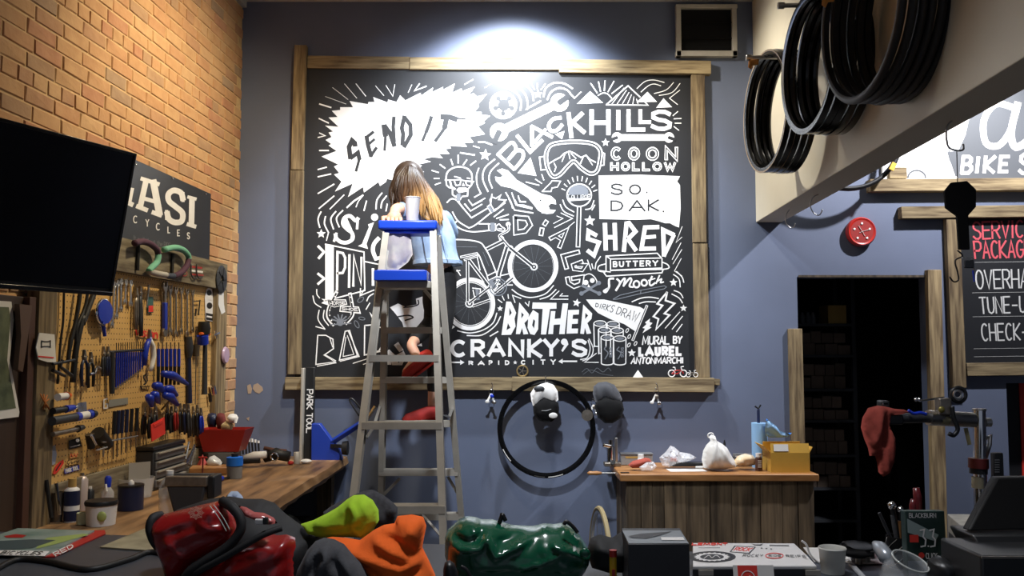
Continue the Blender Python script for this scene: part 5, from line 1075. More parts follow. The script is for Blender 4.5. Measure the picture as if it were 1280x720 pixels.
# blue paper roll
p = on(950, 577, 5.56); t = T('paper_roll', 'upright roll of light blue shop paper behind the amber box', 'paper roll', p)
M['bluepaper'] = mat('blue_paper', hx('#8fbbe6'), .8)
b = MB(); b.lathe([(.018, 0), (.048, 0), (.048, .27), (.018, .27)], Matrix.Translation(p), 24, closed=True); b.build('roll', 'bluepaper', t)
b = MB(); b.lathe([(.014, .002), (.018, .002), (.018, .268), (.014, .268)], Matrix.Translation(p), 18, closed=True); b.build('core', 'card', t)
b = pillow([(958, 523), (963, 527), (970, 532), (976, 539), (982, 541), (990, 541), (985, 546), (975, 547), (962, 547), (957, 544), (956, 535)], 5.5, .02, [([(960, 526), (978, 545)], .02, 4), ([(960, 540), (970, 546)], -.02, 3)], res=2.6, noise_amp=.006); b.build('loose_sheet', 'bluepaper', t, ang=3)
p = P(948, 520, 5.56); t = T('brush', 'black-handled brush standing in the blue paper roll', 'brush', p + V((0, 0, -.06))); b = MB(); b.tube([p + V((0, 0, -.06)), p + V((0, 0, .03)), p + V((.002, 0, .045))], [.009, .009, .006], 8); b.build('handle', 'navy', t)
b = MB(); b.tube([p + V((-.02, 0, .06)), p + V((0, 0, .045)), p + V((.016, 0, .068))], .006, 6); b.build('head', 'black', t)
# amber box
p = on(984, 583, 5.36); bw_, bd_, bh_ = .245, .16, .125
t = T('amber_box', 'open yellow-brown cardboard box on the right end of the workbench', 'box', p, .0)
M['amber'] = mat('amber_card', hx('#c69a3a'), .7, var=.06, scale=8)
x0 = P(964, 583, 5.32).x; x1 = P(1012, 583, 5.32).x; cxm = (x0 + x1) / 2; cw = x1 - x0
for c_, s_, nm in (((cxm, 5.32, .058), (cw, .004, .115), 'side'), ((cxm, 5.50, .058), (cw, .004, .115), 'side'), ((x1, 5.41, .058), (.004, .18, .115), 'side'), ((x0, 5.41, .058), (.004, .18, .115), 'side'), ((cxm, 5.41, .003), (cw, .18, .004), 'bottom')):
    b = MB(); b.box((c_[0], c_[1], ZB + .001 + c_[2]), s_); b.build(nm, 'amber', t)
zt = ZB + .115
for f in (((x0, 5.32), (x1, 5.32), (0, .012, .055)), ((x0, 5.50), (x1, 5.50), (0, -.01, .05)), ((x1, 5.32), (x1, 5.5), (.02, 0, .035)), ((x0, 5.32), (x0, 5.5), (-.045, -.0, .045))):
    a = V((*f[0], zt)); c = V((*f[1], zt)); u_ = V(f[2]); b = MB(); n_ = (c - a).cross(u_).normalized() * .0015; b.hexa([a - n_, c - n_, c + n_, a + n_, a + u_ - n_, c + u_ - n_, c + u_ + n_, a + u_ + n_]); b.build('flap', 'amber', t)
b = MB(); a = V((x0 + .03, 5.322, zt + .03)); b.box(a + V((.03, 0, 0)), (.085, .002, .04), rot=Matrix.Rotation(-.18, 4, 'X')); b.build('label', 'paper', t)
b = MB(); b.box(P(781, 588.5, 5.3).lerp(P(781, 588.5, 5.3), 0), (.05, .02, .004)); o = solo(b, 'small_clip', 'black', 'small black clip on the front left corner of the workbench', 'clip'); o.location.z = ZB + .002
# ================================================================== RIM, CAPS, KEYS below the mural
PF = -9
p = P(683, 535, 5.69); t = T('hanging_rim', 'black bicycle rim hanging below the mural behind the white cap', 'rim', p); Mf = wallframe(683, 535.5, 5.69)
b = MB(); b.lathe(ring_mesh(.309, .026, 'rim'), Mf, 72, closed=True); b.build('hoop', 'black_gloss', t, ang=.8)
for a0, a1, m in ((205, 222, 'white'), (255, 268, 'steel'), (272, 290, 'paper')):
    b = MB(); n = 8; vs = [Mf @ V((r_ * math.cos(math.radians(a0 + (a1 - a0) * k / n)), r_ * math.sin(math.radians(a0 + (a1 - a0) * k / n)), .0138)) for k in range(n + 1) for r_ in (.299, .304)]
    b.add(vs, [(2 * k, 2 * k + 1, 2 * k + 3, 2 * k + 2) for k in range(n)]); b.build('decal', m, t, smooth=False)
b = MB(); b.tube([P(x, y, 5.68) for x, y in [(682, 470), (682, 478), (682, 484)]] , .004, 6); solo(b, 'rim_hook', 'steel', 'steel peg in the sill board above the white cap', 'hook')
t = T('trucker_cap', 'white-crowned cap with a black bill hanging inside the rim', 'cap', P(682, 528, 5.62))
b = pillow([(664, 500), (663, 492), (668, 484), (676, 480), (684, 478), (692, 481), (697, 489), (698, 500), (690, 506), (680, 500), (672, 508), (667, 510)], 5.62, .05, [([(680, 480), (678, 502)], -.012, 2.5)], res=3, noise_amp=.006); b.build('crown', 'white', t, ang=3)
b = pillow([(666, 508), (672, 502), (680, 497), (690, 500), (698, 503), (699, 512), (697, 521), (690, 527), (681, 528), (672, 525), (667, 517)], 5.585, .03, [([(672, 517), (692, 515)], .006, 2)], res=3, noise_amp=.002); b.build('bill', 'black_matt', t, ang=3)
b = MB(); b.ball(P(691.5, 519.5, 5.55), (.027, .006, .018)); b.build('badge', 'paper', t); b = MB(); b.tube([P(677, 513.5, 5.553), P(683, 513.5, 5.548), P(689, 511.5, 5.553)], .003, 5); b.build('stitching', 'grey', t)
b = MB(); b.ball(P(674, 486, 5.575), (.034, .01, .018)); b.build('inner_patch', 'dgrey', t)
t = T('baseball_cap', 'dark grey cap with a black bill hanging right of the rim', 'cap', P(761, 530, 5.62))
b = pillow([(741, 492), (742, 483), (748, 478), (758, 477), (768, 481), (774, 490), (779, 502), (770, 505), (756, 500), (745, 506)], 5.62, .05, [([(750, 479), (756, 498)], -.012, 3), ([(762, 480), (764, 496)], .01, 3)], res=3, noise_amp=.006); b.build('crown', mat('grey_cap_cloth', hx('#45464b'), .8), t, ang=3)
b = pillow([(743, 507), (748, 500), (758, 496), (770, 498), (778, 502), (780, 512), (776, 523), (766, 529), (756, 529), (747, 521)], 5.585, .03, res=3, noise_amp=.002); b.build('bill', 'black_matt', t, ang=3)
def keys(x, y, label, blue=False):
    t = T('key_ring', label, 'keys', P(x, y + 14, 5.69)); Y = 5.695
    b = MB(); b.tube([P(a, c, Y) for a, c in spl([(x, y - 8), (x + 2, y - 4), (x + 1, y), (x - 1, y - 2)], 4)], .003, 6); b.build('hook', 'chrome', t, ang=3)
    b = MB(); b.tube([P(x + 3 * math.cos(a), y + 4 + 3.4 * math.sin(a), Y) for a in [2 * PI * k / 12 for k in range(12)]], .0016, 5, closed=True); b.build('ring', 'chrome', t)
    for dx, dy, m in ((-5, 16, 'paper'), (1, 9, 'blue_tool' if blue else 'tool_steel'), (4, 17, 'steel')):
        b = MB(); b.bar(P(x, y + 6, Y), P(x + dx, y + dy, Y - .01), .012, .003, (1, 0, 0)); b.ball(P(x + dx, y + dy, Y - .01), (.013, .003, .011), 8, 5); b.build('key', m, t)
keys(614, 486, 'keys hanging on the sill board left of the rim', True); keys(820, 487, 'keys hanging on the sill board right of the grey cap'); keys(742, 500, 'keys hanging between the rim and the grey cap')
b = MB(); b.lathe([(.001, 0), (.034, 0), (.036, .004), (.001, .005)], wallframe(734, 519, 5.66), 20); o = solo(b, 'medallion', 'tool_steel', 'round metal medallion hanging at the right side of the rim', 'medallion')
# small figures on the sill
zs = P(0, 471.5, D - .04).z
p = V((P(797.5, 471, D - .045).x, D - .045, zs)); b = MB(); b.lathe([(.032, 0), (.001, .045)], Matrix.Translation(p), 4); solo(b, 'paper_triangle', 'paper', 'small white paper triangle on the sill of the mural', 'ornament')
def toy(px, s_, label, m1):
    t = T('toy_bicycle', label, 'toy', V((P(px, 471, D - .045).x, D - .045, zs))); k = s_
    for dx in (-.030, .030): b = MB(); b.tube([V((t.location.x + dx * k + .017 * k * math.cos(a), D - .045, zs + .019 * k + .017 * k * math.sin(a))) for a in [2 * PI * j / 14 for j in range(14)]], .003 * k, 5, closed=True); b.build('wheel', 'white', t)
    b = MB(); q = lambda x, z: V((t.location.x + x * k, D - .045, zs + z * k)); b.tube([q(-.03, .018), q(-.01, .035), q(.022, .035), q(.0, .018), q(-.03, .018)], .0035 * k, 5); b.tube([q(.022, .035), q(.03, .018)], .003 * k, 5); b.build('frame', m1, t)
    b = MB(); b.tube([q(-.01, .034), q(-.014, .05), q(-.024, .05)], .003 * k, 5); b.tube([q(.022, .034), q(.018, .052), q(.032, .055)], .003 * k, 5); b.build('handlebar', 'white', t)
toy(847, 1.25, 'red and white toy bicycle on the right end of the sill', 'red_pl'); toy(865, .8, 'tiny dark red toy bicycle at the right end of the sill', 'tool_steel')
t = T('small_wheel_ornament', 'small brass spoked wheel on the sill below the lettering', 'ornament', V((P(653, 471, D - .045).x, D - .045, zs))); c = t.location + V((0, 0, .040))
b = MB(); b.tube([c + V((.034 * math.cos(a), 0, .034 * math.sin(a))) for a in [2 * PI * k / 20 for k in range(20)]], .005, 6, closed=True); b.build('rim', mat('brass', hx('#b59c6a'), .4, .7), t)
for k in range(5): a = k * 2 * PI / 5; b = MB(); b.bar(c, c + V((.032 * math.cos(a), 0, .032 * math.sin(a))), .006, .004, (0, 1, 0)); b.build('spoke', 'tool_steel', t)
# bicycle wheel standing left of the workbench
cw_ = P(751, 700, 5.12); cw_.z = .365; t = T('bicycle_wheel', 'spoked bicycle wheel with tan tyre standing left of the workbench', 'wheel', (cw_.x, cw_.y, 0)); ax = V((1, .07, 0)).normalized(); Mx = frame(cw_, (0, 0, 1), ax)
b = MB(); b.lathe([(.350 + .014 * math.cos(a), .014 * math.sin(a)) for a in [2 * PI * k / 8 for k in range(8)]], Mx, 56, closed=True); b.build('tyre', mat('tan_tyre', hx('#a09068'), .6), t)
b = MB(); b.lathe([(.336, -.01), (.336, .01), (.322, .008), (.322, -.008)], Mx, 56, closed=True); b.build('rim', 'steel', t)
b = MB(); b.cyl(cw_ - ax * .04, cw_ + ax * .04, .02); b.build('hub', 'chrome', t)
for k in range(20): a = 2 * PI * k / 20; s_ = 1 if k % 2 else -1; b = MB(); b.tube([cw_ + ax * .03 * s_ + (Mx.to_3x3() @ V((.018 * math.cos(a + .6), .018 * math.sin(a + .6), 0))), cw_ + Mx.to_3x3() @ V((.323 * math.cos(a), .323 * math.sin(a), 0))], .0012, 4); b.build('spoke', 'chrome', t)
# ================================================================== LEFT WALL: TV, banner, pegboard
hT = V((.397, 1, 0)).normalized(); nT = V((hT.y, -hT.x, 0)); tau = .19
uT = nT * math.sin(tau) + V((0, 0, math.cos(tau))); zT = nT * math.cos(tau) - V((0, 0, math.sin(tau)))
oT = P(170, 192, 3.3)
MT = Matrix(((hT.x, uT.x, zT.x, oT.x), (hT.y, uT.y, zT.y, oT.y), (hT.z, uT.z, zT.z, oT.z), (0, 0, 0, 1)))
tv = T('television', 'large black wall television tilted down over the tool board', 'television', oT - V((0, 0, .54)))
b = MB(); b.box((-.475, -.27, -.022), (.95, .54, .04), MT); b.build('housing', 'black', tv, bevel=.006)
b = MB(); b.box((-.475, -.262, .0), (.93, .50, .003), MT); b.build('screen', mat('tv_screen', hx('#060607'), .12), tv)
for c_, s_ in (((-.475, -.005, .002), (.95, .01, .008)), ((-.475, -.531, .003), (.95, .016, .012)), ((-.005, -.27, .002), (.01, .54, .008)), ((-.945, -.27, .002), (.01, .54, .008))):
    b = MB(); b.box(c_, s_, MT); b.build('bezel', mat('tv_bezel', hx('#1d1d1f'), .22), tv, bevel=.002)
cT = MT @ V((-.475, -.27, -.05)); wl_ = V((lx(cT.y - .2), cT.y - .2, cT.z + .05)); b = MB(); b.bar(cT, wl_, .05, .05, (0, 0, 1)); b.build('wall_arm', 'black', tv)
b = MB(); b.box((-.475, -.27, -.05), (.3, .3, .03), MT); b.build('mount_plate', 'black', tv)

def wq(pxa, pxb, za, zb, off, th, name, m, parent=None, bevel=.002, ymid=500):   # upright rectangle on the wall between two picture columns
    ua = uz(LW(pxa, ymid, off))[0]; ub = uz(LW(pxb, ymid, off))[0]; b = MB()
    lo, hi = min(ua, ub), max(ua, ub)
    b.hexa([wallpt(lo, za, off - th), wallpt(lo, za, off), wallpt(hi, za, off), wallpt(hi, za, off - th), wallpt(lo, zb, off - th), wallpt(lo, zb, off), wallpt(hi, zb, off), wallpt(hi, zb, off - th)])
    return b.build(name, m, parent, bevel=bevel)
zat = lambda px, py, off=.03: uz(LW(px, py, off))[1]
def lwdraw(off, lay=.0006): return Draw(lambda x, y, l: LW(x, y, off + lay * l))
bn = T('wall_banner', 'black banner with white slab letters above the tool board, partly behind the television', 'banner', LW(215, 330, .01))
wq(125, 258, zat(258, 332, .01), zat(258, 240, .01), .014, .008, 'cloth', mat('banner_vinyl', hx('#26272a'), .35), bn)
d = lwdraw(.0155); d.at(0, 140, 4)
for q, w_ in (([(732, 335), (700, 480)], 7), ([(765, 340), (798, 515)], 8.5), ([(704, 332), (797, 362)], 5), ([(682, 470), (738, 492)], 5.5), ([(760, 500), (808, 518)], 5.5), ([(718, 432), (790, 452)], 5), ([(960, 430), (957, 568)], 7), ([(938, 424), (982, 436)], 4), ([(935, 560), (980, 574)], 5), ([(655, 380), (640, 455)], 8), ([(625, 445), (665, 465)], 6), ([(560, 350), (600, 430), (650, 375)], 6), ([(565, 345), (555, 440)], 7)): d.st(q, w_, .1)
d.st(spl([(915, 440), (905, 405), (870, 392), (843, 410), (845, 445), (880, 475), (912, 505), (908, 545), (875, 552), (845, 535), (835, 500)]), 7, .2); d.st([(915, 405), (915, 445)], 4); d.st([(833, 495), (833, 535)], 4)
for ch, q in zip('CYCLES', ((665, 518, 688, 556), (727, 536, 746, 573), (779, 555, 801, 592), (837, 573, 851, 606), (885, 588, 900, 621), (934, 602, 950, 636))): glyph(d, ch, q, 1.2)
d.build('white_lettering', 'white_paint', bn)
d = lwdraw(.0155); word(d, 'It s all about the RIDE'.replace('I', 'I'), (167, 294), (213, 304), (213, 310), (167, 300), .7, .2); d.build('grey_lettering', 'grey', bn)
for q in ((170, 204.5), (216, 222), (257, 241.5)): b = MB(); b.ball(LW(q[0], q[1] + 1, .018), .006, 8, 5); b.build('grommet', 'chrome', bn)

pb = T('pegboard', 'tan pegboard in a weathered wood frame along the brick wall', 'pegboard', LW(160, 600, 0))
m = mat('pegboard', hx('#d6ac68'), .7, var=.06, scale=5); nt = m.node_tree; N = nt.nodes; L = nt.links   # punched holes, 25 mm grid
tc = N.new('ShaderNodeTexCoord'); sp = N.new('ShaderNodeSeparateXYZ'); L.new(tc.outputs['Object'], sp.inputs[0]); prev = None
for ax_ in ('Y', 'Z'):
    mu = N.new('ShaderNodeMath'); mu.operation = 'MULTIPLY'; mu.inputs[1].default_value = 1 / .0254; fr = N.new('ShaderNodeMath'); fr.operation = 'FRACT'; sb = N.new('ShaderNodeMath'); sb.operation = 'SUBTRACT'; sb.inputs[1].default_value = .5
    sq = N.new('ShaderNodeMath'); sq.operation = 'MULTIPLY'; L.new(sp.outputs[ax_], mu.inputs[0]); L.new(mu.outputs[0], fr.inputs[0]); L.new(fr.outputs[0], sb.inputs[0]); L.new(sb.outputs[0], sq.inputs[0]); L.new(sb.outputs[0], sq.inputs[1])
    if prev: ad = N.new('ShaderNodeMath'); L.new(prev.outputs[0], ad.inputs[0]); L.new(sq.outputs[0], ad.inputs[1]); prev = ad
    else: prev = sq
lt = N.new('ShaderNodeMath'); lt.operation = 'LESS_THAN'; lt.inputs[1].default_value = .018; L.new(prev.outputs[0], lt.inputs[0])
mx = N.new('ShaderNodeMix'); mx.data_type = 'RGBA'; src = [l for l in L if l.to_socket.name == 'Base Color'][0].from_socket; L.new(lt.outputs[0], mx.inputs[0]); L.new(src, mx.inputs[6]); mx.inputs[7].default_value = (*hx('#2b1f12'), 1); L.new(mx.outputs[2], N['Principled BSDF'].inputs['Base Color'])
M['peg'] = m
zp0 = zat(110, 596); zp1 = zat(275, 352)
wq(60, 272, zp0, zp1, .03, .012, 'board', M['peg'], pb)
wq(44, 281, zat(215, 352), zat(215, 315), .065, .05, 'frame_plank', 'wood_w', pb)
wq(45, 68, .8, zat(215, 352), .062, .05, 'frame_plank', 'wood_v', pb); wq(269, 281.5, .88, zat(215, 352), .062, .05, 'frame_plank', 'wood_v', pb)
wq(66, 170, .87, zp0 + .01, .045, .02, 'frame_plank', 'wood_w', pb); wq(170, 270, .87, zp0 - .01, .043, .02, 'frame_plank', 'wood_w', pb)
PO = .034                                # face of the pegboard, tools hang just off it
def tf(x0, y0, x1, y1, off=PO): a = LW(x0, y0, off); c = LW(x1, y1, off); return frame(a, c - a, NW), (c - a).length
def wrench_poly(L_, r, hw, top='open', bot='open'):
    def open_end(cy, sgn):     # ccw points around a jaw facing sgn*y
        return [(-hw, cy - sgn * r * .8), (-r, cy - sgn * r * .1), (-r * .95, cy + sgn * r * .7), (-r * .55, cy + sgn * r * 1.1), (-r * .38, cy + sgn * r * .2), (r * .38, cy + sgn * r * .2), (r * .55, cy + sgn * r * 1.1), (r * .95, cy + sgn * r * .7), (r, cy - sgn * r * .1), (hw, cy - sgn * r * .8)]
    def ring_end(cy, sgn): return [(-hw, cy - sgn * r * .8)] + [(-r * math.cos(a), cy + sgn * r * math.sin(a)) for a in [PI * k / 8 for k in range(9)]] + [(hw, cy - sgn * r * .8)]
    a = (open_end if top == 'open' else ring_end)(r, -1); c = (open_end if bot == 'open' else ring_end)(L_ - r, 1); return a + c[::-1]
def wrench(x0, y0, x1, y1, r, label, m='tool_steel', top='open', bot='open', group=None, th=.007, grip=None, off=PO + .006, name='wrench', hw=None):
    Mx, L_ = tf(x0, y0, x1, y1, off); t = T(name, label, 'wrench', Mx.translation, group=group)
    b = MB(); b.prism(wrench_poly(L_, r, hw or r * .42, top, bot), Mx, 0, th); b.build('body', m, t, smooth=False, bevel=.0015)
    if top == 'ring': b = MB(); b.lathe([(r * .55, -.001), (r * .95, -.001), (r * .95, th + .002), (r * .55, th + .002)], Mx @ Matrix.Translation((0, r, 0)), 12, closed=True); b.build('ring', m, t)
    if grip: b = MB(); b.box((0, L_ * .62, th / 2), (r * 1.15, L_ * .5, th + .006), Mx); b.build('grip', grip, t, bevel=.003)
    b = MB(); hp_ = Mx @ V((0, .004, -.012)); b.tube([hp_, Mx @ V((0, .004, th + .006)), Mx @ V((0, -.006, th + .010))], .0018, 5); b.build('peg_hook', 'steel', t)
    return t
for i, (x0, y0, x1, y1) in enumerate([(142, 352, 138.5, 410), (146, 350, 144, 399), (150, 348, 149.5, 390), (156, 349, 155, 381), (162, 350, 162, 383)]):
    wrench(x0, y0, x1, y1, .016, 'silver combination wrench by the television corner, %s of five from the left' % ('first', 'second', 'third', 'fourth', 'fifth')[i], 'steel', 'ring', 'open', 'silver combination wrenches')
ords = ('first', 'second', 'third', 'fourth', 'fifth', 'sixth', 'seventh', 'eighth', 'ninth', 'tenth', 'eleventh', 'twelfth', 'thirteenth')
for i, (x0, x1, y1) in enumerate([(212, 212, 419), (219, 219, 421), (226, 225.5, 418), (233, 233, 421), (240, 240, 416)]):
    wrench(x0, 357 + i * 1.5, x1, y1, .022 - .001 * i, 'thin open-ended cone wrench right of the blue adjustable wrench, %s from it' % ords[i], 'tool_steel', group='cone wrenches')
t = wrench(204.5, 353, 204.5, 421, .028, 'large adjustable wrench with a blue grip beside the cone wrenches', 'tool_steel', 'open', 'ring', grip='blue_tool', th=.012)
def plier(x0, y0, x1, y1, label, mg, cat='pliers', w_=.02, name='pliers', jaw=.035, off=PO + .01, spread=1.0):
    """pliers hanging: jaws at (x0,y0), handles down to (x1,y1)"""
    Mx, L_ = tf(x0, y0, x1, y1, off); t = T(name, label, cat, Mx.translation)
    b = MB(); b.prism([(-.004, 0), (.004, 0), (.013, jaw), (.008, jaw + .012), (-.008, jaw + .012), (-.013, jaw)], Mx, 0, .010); b.lathe([(.009, -.002), (.009, .013), (.001, .014)], Mx @ Matrix.Translation((0, jaw, 0)), 10); b.build('jaws', 'tool_steel', t, smooth=False)
    for s_ in (-1, 1):
        b = MB(); b.tube([Mx @ V((s_ * x * spread, y, .005)) for x, y in ((.004, jaw), (w_ * .8, jaw + (L_ - jaw) * .25), (w_, jaw + (L_ - jaw) * .6), (w_ * .75, L_))], [.005, .007, .008, .006], 7); b.build('handle', mg, t, ang=3)
    return t
plier(169.5, 360, 168.5, 412, 'dark steel pliers left of the hanging red card', 'tool_steel', w_=.012); plier(174, 358, 175, 420, 'dark steel pliers beside the hanging red card', 'dgrey', w_=.010)
def stick(x0, y0, x1, y1, r0, r1, name, m, par, n=8, off=PO + .012, pts=None):
    a = LW(x0, y0, off); c = LW(x1, y1, off); b = MB(); b.tube([a, a.lerp(c, .5), c], [r0, (r0 + r1) / 2 if not pts else pts, r1], n); return b.build(name, m, par, ang=.9)
t = T('gauge_tool', 'silver gauge tool hanging with a red and teal card', 'tool', LW(186, 392, PO)); stick(186, 356, 183, 385, .006, .004, 'body', 'steel', t); Mx, L_ = tf(187, 371, 187, 391); b = MB(); b.box((0, L_ / 2, .004), (.06, L_, .003), Mx); b.build('card', mat('teal_card', hx('#35605e'), .6), t); b = MB(); b.box((0, L_ * .75, .006), (.05, L_ * .4, .002), Mx); b.build('print', 'red_sign', t)
t = T('peg_bracket', 'small black wire bracket right of the cone wrenches', 'bracket', LW(248, 395, PO)); stick(250, 375, 248, 394, .004, .004, 'wire', 'black', t); stick(242, 377, 250, 376, .003, .003, 'wire', 'black', t); stick(245, 386, 244, 395, .005, .004, 'wire', 'black', t)
# sticker with black and white bands, round chainring, white strip
def sticker(poly, label, m, off=PO, extra=(), name='sticker'):
    t = T(name, label, 'sticker', LW(*poly[0], off)); d = lwdraw(off + .0012); d.poly(poly); d.build('print', m, t)
    for k, (fn, m2) in enumerate(extra): d = lwdraw(off + .0020 + .0006 * k); fn(d); d.build('mark', m2, t)
    return t
sticker([(258, 362), (261, 359), (265, 362), (267, 372), (267, 402), (257, 400), (256, 372)], 'tall black and white rounded sticker on the tool board', 'white_paint', extra=[(lambda d: (d.disc(261.5, 366, 3, 3.5), d.disc(262, 382, 3.5, 4), d.poly([(257.5, 391), (266, 392.5), (266, 401), (257.5, 399.5)])), 'black'), (lambda d: (d.st([(259, 395.5), (264.5, 396.5)], 2), d.st([(259.5, 374), (265, 375)], 1.2)), 'white_paint')])
b = MB(); Mc = frame(LW(276.5, 349, .07), (0, 0, 1), NW); b.lathe([(.025, 0), (.078, 0), (.084, .003), (.078, .007), (.025, .007)], Mc, 24, closed=True); t = T('chainring', 'black chainring mounted at the top corner of the tool board frame', 'chainring', Mc.translation); b.build('ring', 'dgrey', t)
for k in range(5): a = 2 * PI * k / 5; b = MB(); b.bar(Mc @ V((.02 * math.cos(a), .02 * math.sin(a), .004)), Mc @ V((.07 * math.cos(a), .07 * math.sin(a), .004)), .012, .006, NW); b.build('spider_arm', 'black', t)
sticker([(273.5, 361), (279.5, 362), (280, 380), (281.5, 390), (277, 393), (273, 381)], 'cream paper strip under the chainring on the frame', 'paper', off=.063)
# mallet and neighbours
t = T('rubber_mallet', 'black rubber mallet with a blue face and long dark handle', 'mallet', LW(256, 490, PO)); stick(255, 402, 255, 418, .03, .033, 'head', 'black_rubber', t, 14, off=.075, pts=.036); stick(253, 419, 254, 430, .032, .030, 'face', 'blue_tool', t, 14, off=.075); stick(256.5, 429, 255.5, 493, .013, .017, 'handle', 'dgrey', t, off=.07); stick(250, 417, 262, 418, .008, .008, 'collar', 'orange_pl', t, off=.08)
t = T('chain_tool', 'dark steel chain tool with a long blue grip left of the mallet', 'tool', LW(236, 503, PO)); stick(235.5, 421, 236, 447, .020, .016, 'head', 'dgrey', t, 10, pts=.026); stick(236, 446, 236.5, 504, .013, .017, 'grip', 'navy', t)
t = T('long_driver', 'thin brown-handled driver between the blue grip and the mallet', 'driver', LW(245, 490, PO)); stick(245, 431, 245, 445, .022, .018, 'handle', 'wood_dark', t); stick(245, 445, 244, 505, .004, .003, 'shaft', 'tool_steel', t)
t = T('wall_clip', 'chrome clip on the right post of the tool board', 'clip', LW(270, 422, .066)); stick(267, 419, 274, 416, .008, .006, 'body', 'chrome', t, off=.072); stick(269, 413, 270, 423, .007, .005, 'lever', 'chrome', t, off=.075)
t = T('glass_disc', 'pinkish translucent disc on the right post of the tool board', 'disc', LW(280, 444, .066)); b = MB(); b.lathe([(.001, 0), (.045, 0), (.052, .01), (.045, .02), (.001, .022)], frame(LW(279.5, 444, .064), (0, 0, 1), NW), 18); b.build('disc', mat('pink_disc', hx('#b79bb0'), .2), t)
t = T('hanging_socket', 'chrome socket on a black cord beside the mallet handle', 'socket', LW(266, 500, PO)); stick(265, 482, 267, 492, .02, .02, 'socket', 'chrome', t); stick(262, 492, 263, 502, .010, .010, 'cord', 'black', t)
sticker([(170, 421), (171, 412), (198, 415), (197, 424)], 'red word sticker at the middle of the tool board', 'peg' if False else M['peg'], extra=[(lambda d: word(d, 'vision', (171, 408), (198, 412), (197, 423), (169, 419), 1.9, .18), 'red_sign')])
# blue cutter with white loops
t = T('cable_cutter', 'blue and white handled cable cutter hanging below the red word', 'cutter', LW(185, 462, PO)); Mx, L_ = tf(185.5, 412, 186, 463, PO + .02)
b = MB(); b.prism([(-.004, 0), (.004, 0), (.018, L_ * .25), (-.018, L_ * .25)], Mx, 0, .012); b.build('jaws', 'tool_steel', t, smooth=False)
b = MB(); b.tube([Mx @ V((x, y, .006)) for x, y in ((-.005, L_ * .2), (.03, L_ * .35), (.055, L_ * .6), (.06, L_ * .85))], [.01, .014, .015, .01], 8); b.build('handle', 'blue_tool', t, ang=3)
b = MB(); b.tube([Mx @ V((x, y, .006)) for x, y in ((.005, L_ * .2), (-.03, L_ * .4), (-.04, L_ * .65), (-.02, L_ * .9), (.0, L_))], [.01, .014, .015, .013, .01], 8); b.build('handle', 'white', t, ang=3)
# rack of blue-handled tools on a diagonal
rk = T('tool_rack', 'black rack bar holding the row of blue-handled wrenches', 'rack', LW(160, 440, PO)); stick(137, 440, 180, 437, .006, .006, 'bar', 'black', rk, off=PO + .02); stick(139, 440, 140, 492, .016, .012, 'side_bar', 'dgrey', rk, off=PO + .02)
for k in range(13):
    x = 145.5 + k * 2.75; yb = 486 - k * 2.05 ; t = T('hex_wrench', 'blue-handled hex wrench on the diagonal rack, %s from the left' % ords[k], 'wrench', LW(x, yb, PO), group='blue-handled wrenches on the rack')
    stick(x, 428.5 - k * .15, x, 440, .002, .002, 'tip', 'black', t, 6, off=PO + .02); stick(x, 440, x - .6, yb - 2, .0046, .0042, 'grip', 'blue_tool', t, 8, off=PO + .02); stick(x - .6, yb - 2, x - .6, yb + 1, .0044, .004, 'end_cap', 'steel', t, 8, off=PO + .02)
for k in range(6):
    x = 198 + k * 5.1; t = T('screwdriver', 'blue and black handled screwdriver in the row below the cone wrenches, %s from the left' % ords[k], 'screwdriver', LW(x, 480, PO), group='screwdrivers below the cone wrenches')
    stick(x, 428, x, 437, .004, .004, 'shaft', 'tool_steel', t, 6, off=PO + .02); stick(x, 436, x, 458, .0095, .009, 'grip', 'blue_tool', t, 8, off=PO + .02); stick(x, 458, x - .5, 481, .009, .008, 'grip_end', 'black', t, 8, off=PO + .02)
# blue T-handles pointing about
for k, (a, c, e, lb) in enumerate([((204, 467), (234, 480), (214, 475), 'largest blue lever tool below the screwdrivers'), ((193, 482), (206, 491), (200, 505), 'blue-handled tool left under the large blue lever'), ((207, 486), (221, 494), (214, 505), 'blue-handled tool centred under the large blue lever'), ((206, 494), (222, 506), (202, 512), 'lowest of the blue lever tools'), ((185, 496), (190, 508), (187, 525), 'small blue-handled driver leaning left of the pliers'), ((191, 493), (198, 503), (193, 520), 'small blue-handled driver beside the leaning one')]):
    t = T('lever_tool', lb, 'tool', LW(*e, PO)); o_ = PO + .05 + .008 * k; a_ = LW(*a, o_); c_ = LW(*c, o_); b = MB(); b.tube([a_, a_.lerp(c_, .4) + V((0, 0, .012)), c_], [.016, .022, .010], 8); b.build('handle', 'blue_tool', t, ang=3); b = MB(); b.tube([a_.lerp(c_, .45), LW(*e, PO + .01)], .005, 6); b.build('shaft', 'tool_steel', t)
